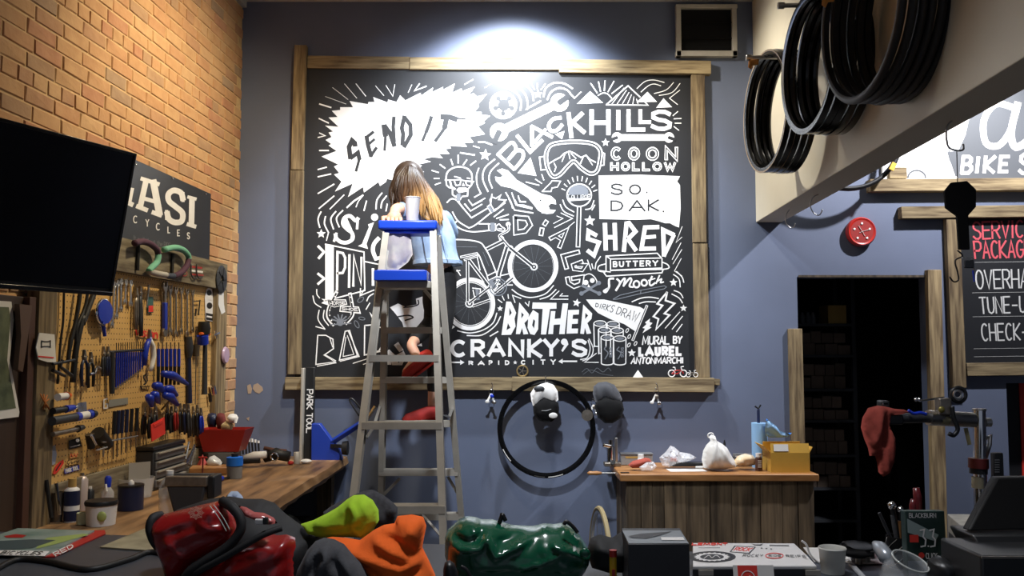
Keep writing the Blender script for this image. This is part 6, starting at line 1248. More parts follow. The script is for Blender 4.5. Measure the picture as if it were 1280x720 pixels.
# many pliers low on the board
pl_ = [(179, 508, 178, 543, 'black'), (187, 510, 186, 548, 'black'), (193, 507, 193, 540, 'dgrey'), (208, 505, 207, 538, 'black'), (213, 508, 213, 541, 'dgrey'), (218, 505, 219, 538, 'red_pl'), (224, 504, 225, 541, 'black'), (229, 505, 231, 542, 'navy'), (234, 505, 236, 546, 'dgrey'), (240, 508, 242, 545, 'black'), (245, 506, 247, 544, 'black'), (250, 510, 251, 541, 'blue_tool')]
for k, q in enumerate(pl_): plier(*q[:4], '%s-handled pliers in the crowded low row, %s from the left' % ({'black': 'black', 'dgrey': 'grey', 'red_pl': 'red', 'navy': 'navy', 'blue_tool': 'blue'}[q[4]], ords[k]), q[4], off=PO + .02 + .012 * (k % 3), w_=.018)
Mx, L_ = tf(197, 526, 198, 547, PO + .07); b = MB(); b.box((0, L_ / 2, .0), (.15, L_, .004), Mx); b.box((-.0, L_ * .15, .004), (.1, L_ * .15, .004), Mx); solo(b, 'red_card', 'red_sign', 'bright red card hanging among the low pliers', 'card')
# black screwdriver row
for k, x in enumerate((142, 147, 152, 157.5, 163.5, 170)):
    y0 = 514 - k * .8; t = T('screwdriver', 'black-handled screwdriver in the low left row, %s from the left' % ords[k], 'screwdriver', LW(x, 575, PO), group='black screwdrivers'); stick(x + 1.5, y0, x, y0 + 29, .0095, .009, 'grip', ('black', 'navy')[k in (1, 2, 3)], t, 8, off=PO + .035); stick(x, y0 + 29, x - .5, y0 + 60 - 2 * k, .004, .003, 'shaft', 'tool_steel', t, 6, off=PO + .035)
t = T('tool_rack', 'steel wire rack under the black screwdrivers', 'rack', LW(150, 551, PO)); stick(128, 553, 172, 545, .004, .004, 'wire', 'steel', t, off=PO + .05); stick(120, 563, 134, 559, .004, .004, 'wire', 'steel', t, off=PO + .05)
t = T('headset_tool', 'black clamp tool with chrome screws left of the black screwdrivers', 'tool', LW(122, 560, PO)); stick(112, 543, 114, 560, .02, .016, 'body', 'black', t, 10, off=PO + .03); stick(122, 541, 134, 556, .03, .028, 'body', 'black_rubber', t, 10, off=PO + .03); stick(114, 544, 120, 556, .007, .006, 'screw', 'chrome', t, off=PO + .05); stick(129, 558, 129, 571, .006, .004, 'shaft', 'steel', t, off=PO + .04)
# upper left: blue chain gauge, straps
t = T('gauge_disc', 'blue disc-shaped tool with a steel rim hanging under the television corner', 'tool', LW(130, 430, PO)); Mg = frame(LW(128, 390, PO + .02), (0, 0, 1), NW); b = MB(); b.lathe([(.001, 0), (.052, 0), (.055, .008), (.052, .016), (.001, .018)], Mg @ Matrix.Diagonal((1.2, 1, 1, 1)), 20); b.build('disc', 'blue_tool', t); b = MB(); b.tube([Mg @ V((.068 * math.cos(a), .056 * math.sin(a), .008)) for a in [PI * (.4 + 1.1 * k / 10) for k in range(11)]], .005, 6); b.build('rim', 'chrome', t); stick(128, 400, 131, 420, .010, .008, 'handle', 'blue_tool', t); b = MB(); b.bar(Mg @ V((-.03, -.045, .01)), LW(129, 406, PO + .02), .02, .01); b.build('arm', 'blue_tool', t)
t = T('bike_cable', 'thin black cable hanging down the left of the tool board', 'cable', LW(74, 475, PO)); b = MB(); b.tube([LW(x, y, PO + .012) for x, y in spl([(80, 360), (79, 400), (76, 425), (74, 450), (72, 480)], 4)], .005, 6); b.build('cord', 'black_rubber', t, ang=3)
for q, lb, w1 in (([(101, 360), (95, 400), (88, 430), (85, 452)], 'wide black strap hanging second from the left post', .009), ([(110, 362), (106, 385), (96, 410), (95, 430)], 'black chain whip strap hanging right of the wide strap', .007), ([(104, 395), (98, 420), (94, 445), (91, 478)], 'thick black bar tool hanging below the television', .013), ([(118, 365), (108, 392), (103, 405)], 'short black strap left of the blue disc tool', .013)):
    t = T('hanging_strap', lb, 'strap', LW(*q[-1], PO)); b = MB(); b.tube([LW(x, y, PO + .02) for x, y in spl(q, 4)], w1, 6); b.build('strap', 'black_rubber', t, ang=3)
t = T('tyre_lever', 'black crossed lever tool beside the white tag', 'tool', LW(80, 465, PO)); stick(66, 455, 93, 450, .006, .006, 'arm', 'black', t, off=PO + .04); stick(75, 458, 90, 470, .006, .008, 'arm', 'black', t, off=PO + .04); stick(66, 463, 81, 470, .008, .006, 'arm', 'black', t, off=PO + .04); stick(76, 457, 78, 450, .006, .006, 'arm', 'black', t, off=PO + .04)
plier(104, 437, 104, 482, 'navy blue-handled pliers below the television', 'navy', off=PO + .03, w_=.026); plier(112, 440, 112, 484, 'black-handled pliers beside the navy pair', 'black', off=PO + .035, w_=.024); plier(128, 433, 128, 470, 'dark slim pliers left of the blue rack', 'dgrey', off=PO + .02, w_=.012); plier(133.5, 433, 133, 470, 'slim navy pliers against the blue rack', 'navy', off=PO + .025, w_=.012)
t = T('small_clamp', 'small chrome and black clamp right of the black-handled pliers', 'clamp', LW(120, 470, PO)); stick(112, 468, 119, 466, .008, .007, 'screw', 'chrome', t, off=PO + .04); stick(118, 466, 121, 458, .008, .007, 'screw', 'chrome', t, off=PO + .04); stick(120, 459, 125, 461, .010, .008, 'jaw', 'tool_steel', t, off=PO + .04)
# level tools low on the left
t = T('grease_tube', 'white tube with an orange cap lying level on the board', 'tube', LW(80, 500, PO)); stick(72, 496.5, 83, 495, .015, .014, 'tube', 'white', t, 10, off=PO + .05); stick(83, 495, 88, 494, .018, .008, 'cap', 'orange_pl', t, 10, off=PO + .05)
t = T('ratchet', 'black and blue ratchet lying level above the torque wrench', 'ratchet', LW(80, 514, PO)); stick(66, 514, 82, 511.5, .014, .012, 'grip', 'black', t, off=PO + .05); stick(82, 511.5, 92, 509.5, .016, .012, 'head', 'blue_tool', t, off=PO + .05); stick(92, 509.5, 95, 508.5, .012, .010, 'tip', 'chrome', t, off=PO + .05)
t = T('torque_wrench', 'torque wrench with a blue and white band lying level on the board', 'wrench', LW(90, 528, PO)); stick(65, 526.5, 94, 521.5, .018, .018, 'grip', 'dgrey', t, 10, off=PO + .06); stick(94, 521.5, 98.5, 520.7, .019, .019, 'band', 'blue_tool', t, 10, off=PO + .06); stick(98.5, 520.7, 109, 518.5, .017, .017, 'band', 'white', t, 10, off=PO + .06); stick(109, 518.5, 113, 517.8, .020, .020, 'band', 'blue_tool', t, 10, off=PO + .06); stick(113, 517.8, 119, 517, .022, .014, 'head', 'black', t, 10, off=PO + .06)
t = T('long_lever', 'dark steel lever lying level below the torque wrench', 'lever', LW(90, 545, PO)); stick(66, 543, 98, 536, .010, .010, 'bar', 'tool_steel', t, off=PO + .05); stick(97, 536, 104, 534, .016, .010, 'head', 'dgrey', t, off=PO + .05)
t = T('string_bundle', 'orange string bundle with wire on the left post of the tool board', 'string', LW(56, 515, .066)); b = MB()
for k in range(6): b.tube([LW(50 + k * 2.2, 492 + (k * 5) % 9, .07), LW(56, 503, .085), LW(62 - k * 1.5, 512 - (k * 3) % 7, .07)], .003, 5)
b.build('strings', mat('orange_string', hx('#a8642c'), .8), t, ang=3)
wtag = T('hanging_tag', 'white hanging tag with a black link logo and red line on the left post', 'tag', LW(57, 455, .066)); d = lwdraw(.070); 
b = MB(); pts = [LW(x, y, .068) for x, y in [(48, 416), (67, 418), (69, 453), (58, 452.5), (47, 449), (44, 434)]]; n_ = NW * .004; b.add([p for p in pts] + [p + n_ for p in pts], [(0, 1, 2, 3, 4, 5), (11, 10, 9, 8, 7, 6)] + [(k, (k + 1) % 6, (k + 1) % 6 + 6, k + 6) for k in range(6)]); b.build('card', 'paper', wtag, smooth=False)
d = lwdraw(.0735); d.st([(52, 426), (52, 434), (55, 433), (60, 433), (63, 434), (63, 426), (60, 427), (55, 427), (52, 426)], 1.3); d.build('logo', 'black', wtag); d = lwdraw(.0735); d.st([(48, 445.5), (67, 447)], 1.6); d.build('red_line', 'red_sign', wtag)
# stickers
sticker([(63, 560), (69, 556), (71, 568), (69, 580), (64, 582)], 'pale sunburst sticker at the lower left corner of the board', mat('pale_blue_print', hx('#8f98ab'), .6))
sticker([(66, 592), (70, 581), (79, 574), (80, 579), (74, 588), (69, 593)], 'slanted red sticker at the lower left of the board', 'red_sign', extra=[(lambda d: d.st([(70, 588), (76, 579)], 1.5), 'black')])
sticker([(80, 586.5), (99, 581), (99.5, 587), (81, 592.5)], 'blue sticker with white words at the lower left of the board', 'blue_tool', extra=[(lambda d: word(d, 'PARK TOOL', (82, 587), (98, 582.3), (98.3, 586.2), (82.5, 591), 1.0, .15), 'white_paint')])
sticker([(86, 551), (100, 546), (102, 558), (86, 562)], 'black square sticker under the long lever', 'black', off=PO, extra=[(lambda d: (d.disc(97, 550.5, 2.2), d.st([(88, 559), (100, 556)], .7)), 'white_paint')])
sticker([(97, 504), (108, 502), (109, 516), (98, 519)], 'grey-blue snowflake sticker above the torque wrench', mat('grey_blue_print', hx('#6d7590'), .6), extra=[(lambda d: [d.st([(103 + 5 * math.cos(a), 510 + 6 * math.sin(a)), (103 - 5 * math.cos(a), 510 - 6 * math.sin(a))], .7) for a in (0, 1.05, 2.1)], 'grey')])
sticker([(136, 500), (160, 497), (160, 505), (136, 509)], 'plain grey rectangle sticker below the blue rack', mat('grey_print', hx('#8a8a84'), .6))
sticker([(129, 498), (135, 497), (135, 511), (129, 512)], 'small white letter G sticker below the rack', M['peg'], extra=[(lambda d: d.st([(134.5, 498.5), (130, 499.5), (130, 510.5), (134.5, 510), (134.5, 505), (132, 505)], 1.4), 'white_paint')])
sticker([(177, 486), (177, 466), (187, 466), (187, 487)], 'black S-curve logo sticker left of the screwdrivers', M['peg'], extra=[(lambda d: (d.st(spl([(183, 467), (179.5, 471), (181, 475), (183, 478), (179.5, 481)]), 1.5, 0), d.st(spl([(181, 468), (184, 472), (184, 477), (181, 481)]), .8, 0), word(d, 'SCOTT', (175, 482.5), (187, 483), (187, 486.5), (175, 486.5), .8, .2)), 'black')])
sticker([(87, 567), (98, 564.5), (98, 571), (87, 573)], 'faint red scribble sticker on the lower left of the board', M['peg'], extra=[(lambda d: d.st(spl([(88, 572), (89, 567), (91, 571), (93, 567), (95, 571), (97, 566)]), .7, 0), 'red_sign')])
sticker([(83, 577), (100, 573), (100, 579), (83, 582)], 'faint black scribble sticker above the blue word sticker', M['peg'], extra=[(lambda d: d.st(spl([(86, 575), (84, 578), (86, 580), (89, 577), (91, 579), (94, 576), (97, 578), (99, 575)]), .6, 0), 'black')])
# coloured foam grips on the top plank + red mark
for pts, ms, lb in (([(166, 303), (176, 302), (187, 304), (196, 311), (198, 319)], 'purple foam', 'purple and green bent handlebar lock on the plank'), ([(205, 312), (218, 309), (228, 311), (235, 318), (236, 327)], 'green', 'green and black bent handlebar lock on the plank')):
    pass
def grip_lock(segs, label):
    t = T('cable_lock', label, 'lock', LW(segs[0][0][0][0], 350, .07))
    for q, m in segs: b = MB(); b.tube([LW(x, y, .10) for x, y in spl(q, 5)], .0155, 9); b.build('foam_section', m, t, ang=3)
M['purple'] = mat('purple_foam', hx('#4a2a3e'), .8); M['green_foam'] = mat('green_foam', hx('#6fae94'), .8); M['greyblue'] = mat('grey_blue_foam', hx('#3b4150'), .8)
grip_lock([([(168, 304), (178, 302), (188, 305), (196, 312), (198, 318)], 'purple'), ([(198, 318), (196, 328), (189, 335), (186, 339)], 'green_foam'), ([(186, 339), (196, 342), (208, 344)], 'alu')], 'purple and green bent cable lock resting on the top plank')
grip_lock([([(205, 312), (218, 309.5), (228, 312), (235, 319), (236, 324)], 'green_foam'), ([(236, 324), (233, 333), (226, 341), (217, 345)], 'purple'), ([(217, 345), (211, 345), (207, 344)], 'greyblue')], 'green and purple bent cable lock right of the other on the plank')
for x, y0_, y1_ in ((172, 306, 338), (215, 317, 343)):
    b = MB(); b.tube([LW(x + 1, y0_, .075), LW(x, y1_, .075)], .009, 6); solo(b, 'plank_strap', 'black_rubber', 'black strap round the top plank %s' % ('at the purple cable lock' if x < 200 else 'at the green cable lock'), 'strap')
sticker([(228, 340), (232, 330), (254, 332), (254, 346), (240, 345), (232, 346)], 'red and white stencilled mark on the top plank', 'wood_w', off=.066, extra=[(lambda d: (d.st([(236, 333), (252, 335)], 2.4), d.st([(240, 343), (254, 344)], 2), d.st(arc(231, 342, 3, 3, 0, 330, 8), 1)), 'red_pl'), (lambda d: d.st([(238, 338), (253, 340)], 2.4), 'white_paint')])
for x in (239, 246): b = MB(); b.tube([LW(a, c, .075) for a, c in spl([(x, 330), (x, 342), (x + 3, 348), (x + 7, 347)], 4)], .004, 6); solo(b, 'plank_hook', 'dgrey', 'dark wire hook over the red mark, %s of two' % ('left' if x < 242 else 'right'), 'hook', ang=3)
# brown door frame and map at the far left
wq(-60, 44, .0, zat(40, 372), .03, .028, 'door_1', mat('dark_brown_door', hx('#3a2a20'), .6, var=.15, scale=4, stretch=(6, 6, .6)), None)['kind'] = 'structure'
wq(33, 41, .0, zat(40, 372), .055, .04, 'trim_3', mat('brown_trim', hx('#4c3024'), .6), None)['kind'] = 'structure'
mp = T('wall_map', 'dark green map poster with a white border at the left edge', 'poster', LW(10, 523, .04)); b = MB(); pts = [LW(*q, .036) for q in [(-70, 372), (13, 377), (16, 400), (11, 450), (23, 515), (22, 521), (-70, 533)]]; n_ = NW * .004; k_ = len(pts)
b.add(pts + [p + n_ for p in pts], [tuple(range(k_)), tuple(range(2 * k_ - 1, k_ - 1, -1))] + [(k, (k + 1) % k_, (k + 1) % k_ + k_, k + k_) for k in range(k_)]); b.build('sheet', 'paper', mp, smooth=False)
d = lwdraw(.0415); d.poly([(-66, 380), (11, 384), (13, 400), (9, 450), (20, 510), (-66, 524)]); d.build('map_print', mat('map_print', hx('#3f4a35'), .7, col2=hx('#6c7458'), scale=14), mp)
b = MB(); pts = [LW(*q, .045) for q in [(18, 380), (34, 382), (26, 440), (22, 465), (16, 462), (20, 420)]]; k_ = 6; n_ = NW * .02; b.add(pts + [p + n_ for p in pts], [tuple(range(k_)), tuple(range(2 * k_ - 1, k_ - 1, -1))] + [(k, (k + 1) % k_, (k + 1) % k_ + k_, k + k_) for k in range(k_)]); solo(b, 'leather_strap', mat('brown_leather', hx('#5a4335'), .6), 'brown leather strip hanging beside the map poster', 'strap', smooth=False)
# ================================================================== LEFT BENCH
ZL = .93
PF = ZL + .001
fx = lambda Y: -1.05 + .015 * (Y - 5.8)
lb_ = T('tool_bench', 'long live-edge wooden bench top under the tool board', 'bench', (-1.5, 4.5, 0))
b = MB(); yn, yf = 3.15, D - .01; prof = []
rr = random.Random(4); n = 24; top = []; bot = []
for i in range(n + 1):
    Y = yn + (yf - yn) * i / n; e_ = fx(Y) + rr.uniform(-.006, .006); top.append(V((e_, Y, ZL))); bot.append(V((e_ - .03 + rr.uniform(-.01, .01), Y, ZL - .085)))
vs = []
for i in range(n + 1):
    Y = yn + (yf - yn) * i / n; vs += [V((lx(Y) + .012, Y, ZL)), top[i], top[i] + V((.012, 0, -.04)), bot[i], V((lx(Y) + .012, Y, ZL - .085))]
fs = [(5 * i + k, 5 * i + (k + 1) % 5, 5 * i + 5 + (k + 1) % 5, 5 * i + 5 + k) for i in range(n) for k in range(5)] + [(4, 3, 2, 1, 0), tuple(5 * n + k for k in range(5))]
b.add(vs, fs); b.build('slab', 'wood_slab', lb_, ang=.8)
for Y in (3.3, 4.5, 5.7): b = MB(); b.box((fx(Y) - .12, Y, (ZL - .09) / 2), (.09, .09, ZL - .09)); b.build('leg', 'wood_dark', lb_)
b = MB(); b.box((-1.45, 4.6, .45), (.45, 1.9, .6)); solo(b, 'storage_crate', 'black_matt', 'black storage crate in the shadow under the bench', 'crate', bevel=.01).location.z = .0
def onL(px, py, z=ZL, c=.09):
    q = PZ(px, py, z); d_ = ray(px, py); a = d_.x / d_.y; Y = min(q.y, (-lx(0) - c) / (SK - a) if a < SK else 99, D - c); return V((a * Y, Y, z + .0012))
def sc(p): return p.y / FOC         # metres per picture unit at p
def can(px, yb, yt, wpx, name, label, cat, m, parts=(), n=18, prof=None):     # upright round thing; prof in (radius fraction, height fraction)
    k = sc(PZ(px, yb, ZL)); p = onL(px, yb, c=wpx * k / 2 + .012); k = sc(p); r = wpx * k / 2; h = P(px, yt, p.y).z - p.z; t = T(name, label, cat, p)
    b = MB(); b.lathe([(max(.0008, a * r), c * h) for a, c in (prof or [(0, 0), (.96, 0), (1, .03), (1, .97), (.9, 1), (0, 1)])], Matrix.Translation(p), n); b.build('body', m, t, ang=.8)
    for nm, pr, mm in parts: b = MB(); b.lathe([(max(.0008, a * r), c * h) for a, c in pr], Matrix.Translation(p), n); b.build(nm, mm, t, ang=.8)
    return t
can(71, 652, 615, 17, 'tool_pot', 'grey metal pot holding tools at the near left of the bench', 'pot', 'tool_steel', prof=[(0, 0), (.8, 0), (1, 1), (.93, 1), (.74, .04), (0, .04)])
for k, (a, c, m, lb) in enumerate([((64, 640), (58, 600), 'black_rubber', 'black rubber handle leaning in the grey pot'), ((74, 640), (70, 604), 'chrome', 'chrome driver standing in the grey pot')]): b = MB(); b.tube([onL(a[0], 652) + V((0, 0, .03)), P(c[0], c[1], onL(a[0], 652).y)], .008, 7); solo(b, 'pot_tool', m, lb, 'tool')
b = MB(); b.tube([P(64, 606, 3.75), P(79, 616, 3.72)], .004, 6); solo(b, 'spoke_rod', 'steel', 'thin steel rod lying across the grey pot', 'rod')
b = pillow([(46, 652), (45, 620), (50, 600), (56, 598), (60, 615), (64, 640), (64, 655)], 3.95, .05, res=4); solo(b, 'black_case', 'black_matt', 'black soft case at the left end of the bench', 'case', ang=3)
can(89, 652, 598, 18, 'sauce_bottle', 'squat white and navy bottle with a tan cap on the bench', 'bottle', 'white', [('cap', [(0, .80), (.52, .80), (.52, 1), (0, 1)], 'card'), ('label', [(1.02, .02), (1.02, .26), (1.0, .26), (1.0, .02)], 'navy'), ('label', [(1.02, .38), (1.02, .72), (1.0, .72), (1.0, .38)], 'navy')], prof=[(0, 0), (1, 0), (1, .70), (.9, .76), (.5, .80), (0, .80)])
can(101.5, 637, 592, 14, 'spray_can', 'tall pale spray can behind the squat bottle', 'can', mat('pale_can', hx('#c9b9b4'), .35, .3), [('nozzle', [(0, .94), (.35, .94), (.3, 1.02), (0, 1.02)], 'tool_steel')], prof=[(0, 0), (1, 0), (1, .84), (.6, .92), (.4, .94), (0, .94)])
can(112, 637, 608, 10, 'small_can', 'small black can between the spray can and the spray bottle', 'can', 'black', [('cap', [(0, .9), (.4, .9), (.4, 1), (0, 1)], 'white')], prof=[(0, 0), (1, 0), (1, .8), (.5, .9), (0, .9)])
t = can(134, 634, 597, 15, 'spray_bottle', 'small spray bottle with a blue head behind the white tub', 'bottle', 'clearpl', [('liquid', [(0, .01), (.96, .01), (.96, .2), (0, .2)], 'red_pl'), ('head', [(0, .68), (.5, .68), (.55, .98), (.3, 1.06), (0, 1.06)], 'blue_tool')], prof=[(0, 0), (1, 0), (1, .5), (.5, .66), (.4, .7), (0, .7)])
p = t.location; b = MB(); b.tube([p + V((0, -.02, .10)), p + V((.012, -.035, .07))], .004, 5); b.build('trigger', 'white', t)
t = can(126, 656, 625, 37, 'white_tub', 'round white tub with a black lid and green mark on the bench', 'tub', 'white', [('lid', [(0, .82), (1.04, .82), (1.06, .92), (1.0, 1), (0, 1)], 'black')], prof=[(0, 0), (.9, 0), (1, .84), (0, .84)])
p = t.location; b = MB(); b.ball(p + V((.025, -.052, .04)), (.02, .006, .02), 10, 6); b.build('label', mat('green_label', hx('#a9b86a'), .6), t)
can(103, 656, 640, 14, 'tape_roll', 'roll of pale green and white tape left of the white tub', 'tape', mat('green_white_tape', hx('#c6cfae'), .6), prof=[(.45, 0), (1, .05), (1, .95), (.45, 1), (.45, 0)])
can(163, 637, 606, 30, 'navy_can', 'wide navy can with a black rim and white nozzle on the bench', 'can', 'navy', [('rim', [(.96, .94), (1.03, .94), (1.03, 1.02), (.96, 1.02)], 'black'), ('cap', [(0, .9), (.2, .9), (.25, 1.1), (.1, 1.2), (0, 1.2)], 'white')], prof=[(0, 0), (1, 0), (1, 1), (.94, 1), (.94, .9), (0, .9)])
can(170, 607, 597, 44, 'glass_dish', 'shallow clear dish behind the navy can', 'dish', 'clearpl', prof=[(0, 0), (.85, 0), (1, 1), (.96, 1), (.8, .1), (0, .1)])
can(185, 614, 597, 12, 'blue_cap', 'bright blue round cap on the bench left of the water bottle', 'cap', 'blue_tool'); 
b = pillow([(184, 592), (192, 590), (196, 596), (194, 610), (188, 607), (187, 598)], 4.4, .02, res=2.5); solo(b, 'white_sponge', 'white', 'white sponge left of the water bottle', 'sponge', ang=3)
M['water'] = mat('bottle_plastic', (.9, .93, .96), .06, alpha=.32, spec=1.0)
can(211, 648, 588, 25, 'water_bottle', 'clear plastic water bottle with a white cap beside the vise', 'bottle', 'water', [('cap', [(0, .93), (.36, .93), (.36, 1), (0, 1)], 'white'), ('label', [(1.01, .45), (1.01, .62), (.99, .62), (.99, .45)], 'paper' if False else 'clearpl')], prof=[(0, 0), (.85, 0), (1, .05), (.94, .15), (1, .25), (.94, .35), (1, .45), (1, .64), (.8, .78), (.36, .88), (.36, .93), (0, .93)])
# paper card, drawers
p = onL(174, 606, c=.10); k = sc(p); t = T('paper_card', 'upright grey paper card with a small dark red print', 'card', p); Mx = frame(p, (0, 0, 1), NW + V((0, -1.1, 0))); b = MB(); b.box((0, 20 * k, 0), (26 * k, 40 * k, .003), Mx); b.build('sheet', mat('grey_card', hx('#a8a39b'), .8), t); b = MB(); b.box((0, 5 * k, .003), (10 * k, 5 * k, .001), Mx); b.build('print', mat('maroon', hx('#3c1a20'), .6), t)
p0 = onL(192, 612, c=.12); p1 = onL(230, 600, c=.12); t = T('drawer_cabinet', 'small clear-fronted parts drawer cabinet on the bench', 'cabinet', p0); hz_ = .19
dirx = (V((p1.x, p1.y, 0)) - V((p0.x, p0.y, 0))); Lx = dirx.length; dirx.normalize(); nrm = V((dirx.y, -dirx.x, 0)); Mx = Matrix(((dirx.x, nrm.x * -1, 0, p0.x), (dirx.y, nrm.y * -1, 0, p0.y), (0, 0, 1, p0.z), (0, 0, 0, 1)))
b = MB(); b.box((Lx / 2, .05, hz_ / 2), (Lx, .09, hz_), Mx); b.build('body', 'dgrey', t, bevel=.004)
for r_ in range(4):
    z_ = .012 + r_ * .044; b = MB(); b.box((Lx / 2, -.001, z_ + .02), (Lx - .02, .012, .036), Mx); dr = b.build('drawer', 'grey', t, bevel=.003); b = MB(); b.box((Lx / 2, -.012, z_ + .034), (Lx - .03, .012, .006), Mx); b.build('handle', 'alu', dr)
b = MB(); b.box((Lx / 2, .05, hz_ + .012), (Lx + .02, .10, .02), Mx); b.build('tray_top', 'black', t, bevel=.004)
# vise
p = onL(238, 648); k = sc(p); t = T('bench_vise', 'dark grey bench vise on the front of the bench', 'vise', p)
b = MB(); b.box(p + V((0, 0, .012)), (.14, .12, .024)); b.build('base', 'dgrey', t, bevel=.006)
b = MB(); b.hexa([p + V(q) for q in [(-.05, -.05, .02), (.05, -.05, .02), (.05, .05, .02), (-.05, .05, .02), (-.08, -.06, .14), (.08, -.06, .14), (.08, .05, .14), (-.08, .05, .14)]]); b.build('body', 'dgrey', t, bevel=.008)
b = MB(); b.box(p + V((-.0, -.045, .155)), (.17, .035, .04)); b.build('jaw', 'tool_steel', t, bevel=.004); b = MB(); b.box(p + V((0, .03, .155)), (.17, .035, .04)); b.build('jaw', 'dgrey', t, bevel=.004)
b = MB(); b.box(p + V((.095, 0, .13)), (.03, .10, .09)); b.build('slide', 'black', t, bevel=.006); b = MB(); b.cyl(p + V((-.05, -.09, .03)), p + V((.02, -.09, .035)), .006); b.build('handle_bar', 'chrome', t)
# red bin
p = onL(281, 571, c=.17); k = sc(p); b = MB(); b.box(p + V((0, 0, .052)), (32 * k, .14, .102)); solo(b, 'grey_box', 'grey', 'grey box under the red bin', 'box', bevel=.006)
zb_ = p.z + .105; t = T('red_bin', 'red open bin full of small parts on a grey box', 'bin', V((p.x, p.y, zb_)))
lo = [(-.10, -.07), (.10, -.07), (.10, .07), (-.10, .07)]; hi = [(-.13, -.09), (.14, -.09), (.14, .09), (-.13, .09)]; hb = .125
for i in range(4):
    j = (i + 1) % 4; c0 = V((p.x, p.y, zb_)); ins = .96
    b = MB(); b.hexa([c0 + V((*lo[i], 0)), c0 + V((*lo[j], 0)), c0 + V((lo[j][0] * ins, lo[j][1] * ins, 0)), c0 + V((lo[i][0] * ins, lo[i][1] * ins, 0)), c0 + V((*hi[i], hb)), c0 + V((*hi[j], hb)), c0 + V((hi[j][0] * ins, hi[j][1] * ins, hb)), c0 + V((hi[i][0] * ins, hi[i][1] * ins, hb))]); b.build('side', 'red_pl', t, smooth=False)
b = MB(); b.box(V((p.x, p.y, zb_ + .003)), (.2, .14, .006)); b.build('bottom', 'red_pl', t)
for (px, py, w_, h_, m, nm, lb) in ((265, 524, 14, 14, 'navy', 'blue_bottle', 'navy round bottle in the left of the red bin'), (276, 525, 13, 16, mat('maroon_cloth', hx('#6a2a28'), .9), 'maroon_cloth', 'maroon cloth sticking up from the red bin'), (291, 522, 14, 8, 'white', 'tape_roll', 'white tape roll on top of the red bin'), (283, 532, 18, 10, mat('yellow_paper', hx('#c9b48a'), .8), 'crumpled_paper', 'crumpled yellowish paper in the red bin')):
    b = pillow([(px - w_ / 2, py), (px - w_ / 3, py - h_ / 2), (px, py - h_ / 2 - 1), (px + w_ / 3, py - h_ / 2), (px + w_ / 2, py), (px + w_ / 3, py + h_ / 2 + 3), (px - w_ / 3, py + h_ / 2 + 3)], p.y - .02, .035, res=2.4, noise_amp=.008); solo(b, nm, m, lb, nm.split('_')[-1], ang=3)
# other bench clutter
can(293, 598, 567, 19, 'drink_bottle', 'grey bottle with a bright blue lid on the bench', 'bottle', mat('ribbed_grey', hx('#77797b'), .4), [('lid', [(0, .52), (1.06, .52), (1.06, .86), (.8, .88), (0, .88)], mat('bright_blue', hx('#1c6fd6'), .4)), ('knob', [(0, .88), (.45, .88), (.45, 1), (0, 1)], 'black')], prof=[(0, 0), (.95, 0), (1, .5), (0, .55)])
b = MB(); c = onL(262, 592); b.box(c + V((0, 0, .02)), (.20, .14, .038), rz=.2); solo(b, 'wood_block', 'wood_top', 'tan wood block on the bench behind the vise', 'block', bevel=.004)
b = MB(); p = onL(249, 585); b.lathe([(.045, 0), (.001, .085)], Matrix.Translation(p + V((0, .05, .01))), 4); solo(b, 'red_cone', mat('red_white', hx('#b84a44'), .6), 'small red and white pyramid piece on the bench', 'piece')
t = T('t_handle', 'thin dark red T-handle standing in front of the vise block', 'tool', onL(253, 600)); p = onL(253, 600); b = MB(); b.cyl(p, p + V((0, 0, .115)), .004); b.build('shaft', mat('dark_red', hx('#5b1d1c'), .5), t); b = MB(); b.cyl(p + V((-.022, 0, .115)), p + V((.022, 0, .115)), .005); b.build('bar', 'red_pl', t)
b = pillow([(258, 578), (262, 571), (268, 569), (275, 574), (279, 580), (270, 584), (262, 584)], onL(268, 590).y, .04, res=2.4); solo(b, 'safety_glasses', mat('pale_plastic', hx('#cfd0cf'), .2), 'pale plastic glasses lying on the wood block', 'glasses', ang=3)
for k, (a, c) in enumerate((((233, 580), (243, 556)), ((237, 582), (244, 560)), ((231, 574), (236, 552)))): b = MB(); y_ = onL(238, 592).y; b.tube([P(*a, y_), P(*c, y_ + .06)], [.009, .006], 7); solo(b, 'leaning_spanner', 'chrome', 'chrome spanner leaning between drawers and red bin, %s of three' % ('left', 'middle', 'right')[(1, 2, 0)[k]], 'spanner')
t = T('hex_key_set', 'fan of dark hex keys with white ends right of the red bin', 'hex keys', onL(312, 570)); 
for k in range(6): y_ = onL(312, 575).y; x_ = 304 + k * 4; b = MB(); b.tube([P(x_, 568, y_), P(x_ - 1, 552 + (k - 2) * .6, y_)], .006, 6); kk = b.build('key', 'black', t); b = MB(); b.tube([P(x_ - 1, 552 + (k - 2) * .6, y_), P(x_ - 1, 546 + abs(k - 1) * 1.2, y_)], .008, 6); b.build('white_end', 'white', kk)
t = T('air_tool', 'white and black hand tool lying by the blue wall on the bench', 'tool', onL(320, 578)); y_ = onL(320, 584).y; b = MB(); b.tube([P(304, 574, y_), P(318, 570, y_), P(333, 568, y_)], [.02, .026, .02], 8); b.build('body', 'white', t, ang=3); b = MB(); b.tube([P(303, 577, y_ - .02), P(325, 576, y_ - .02)], .014, 7); b.build('base', 'black', t)
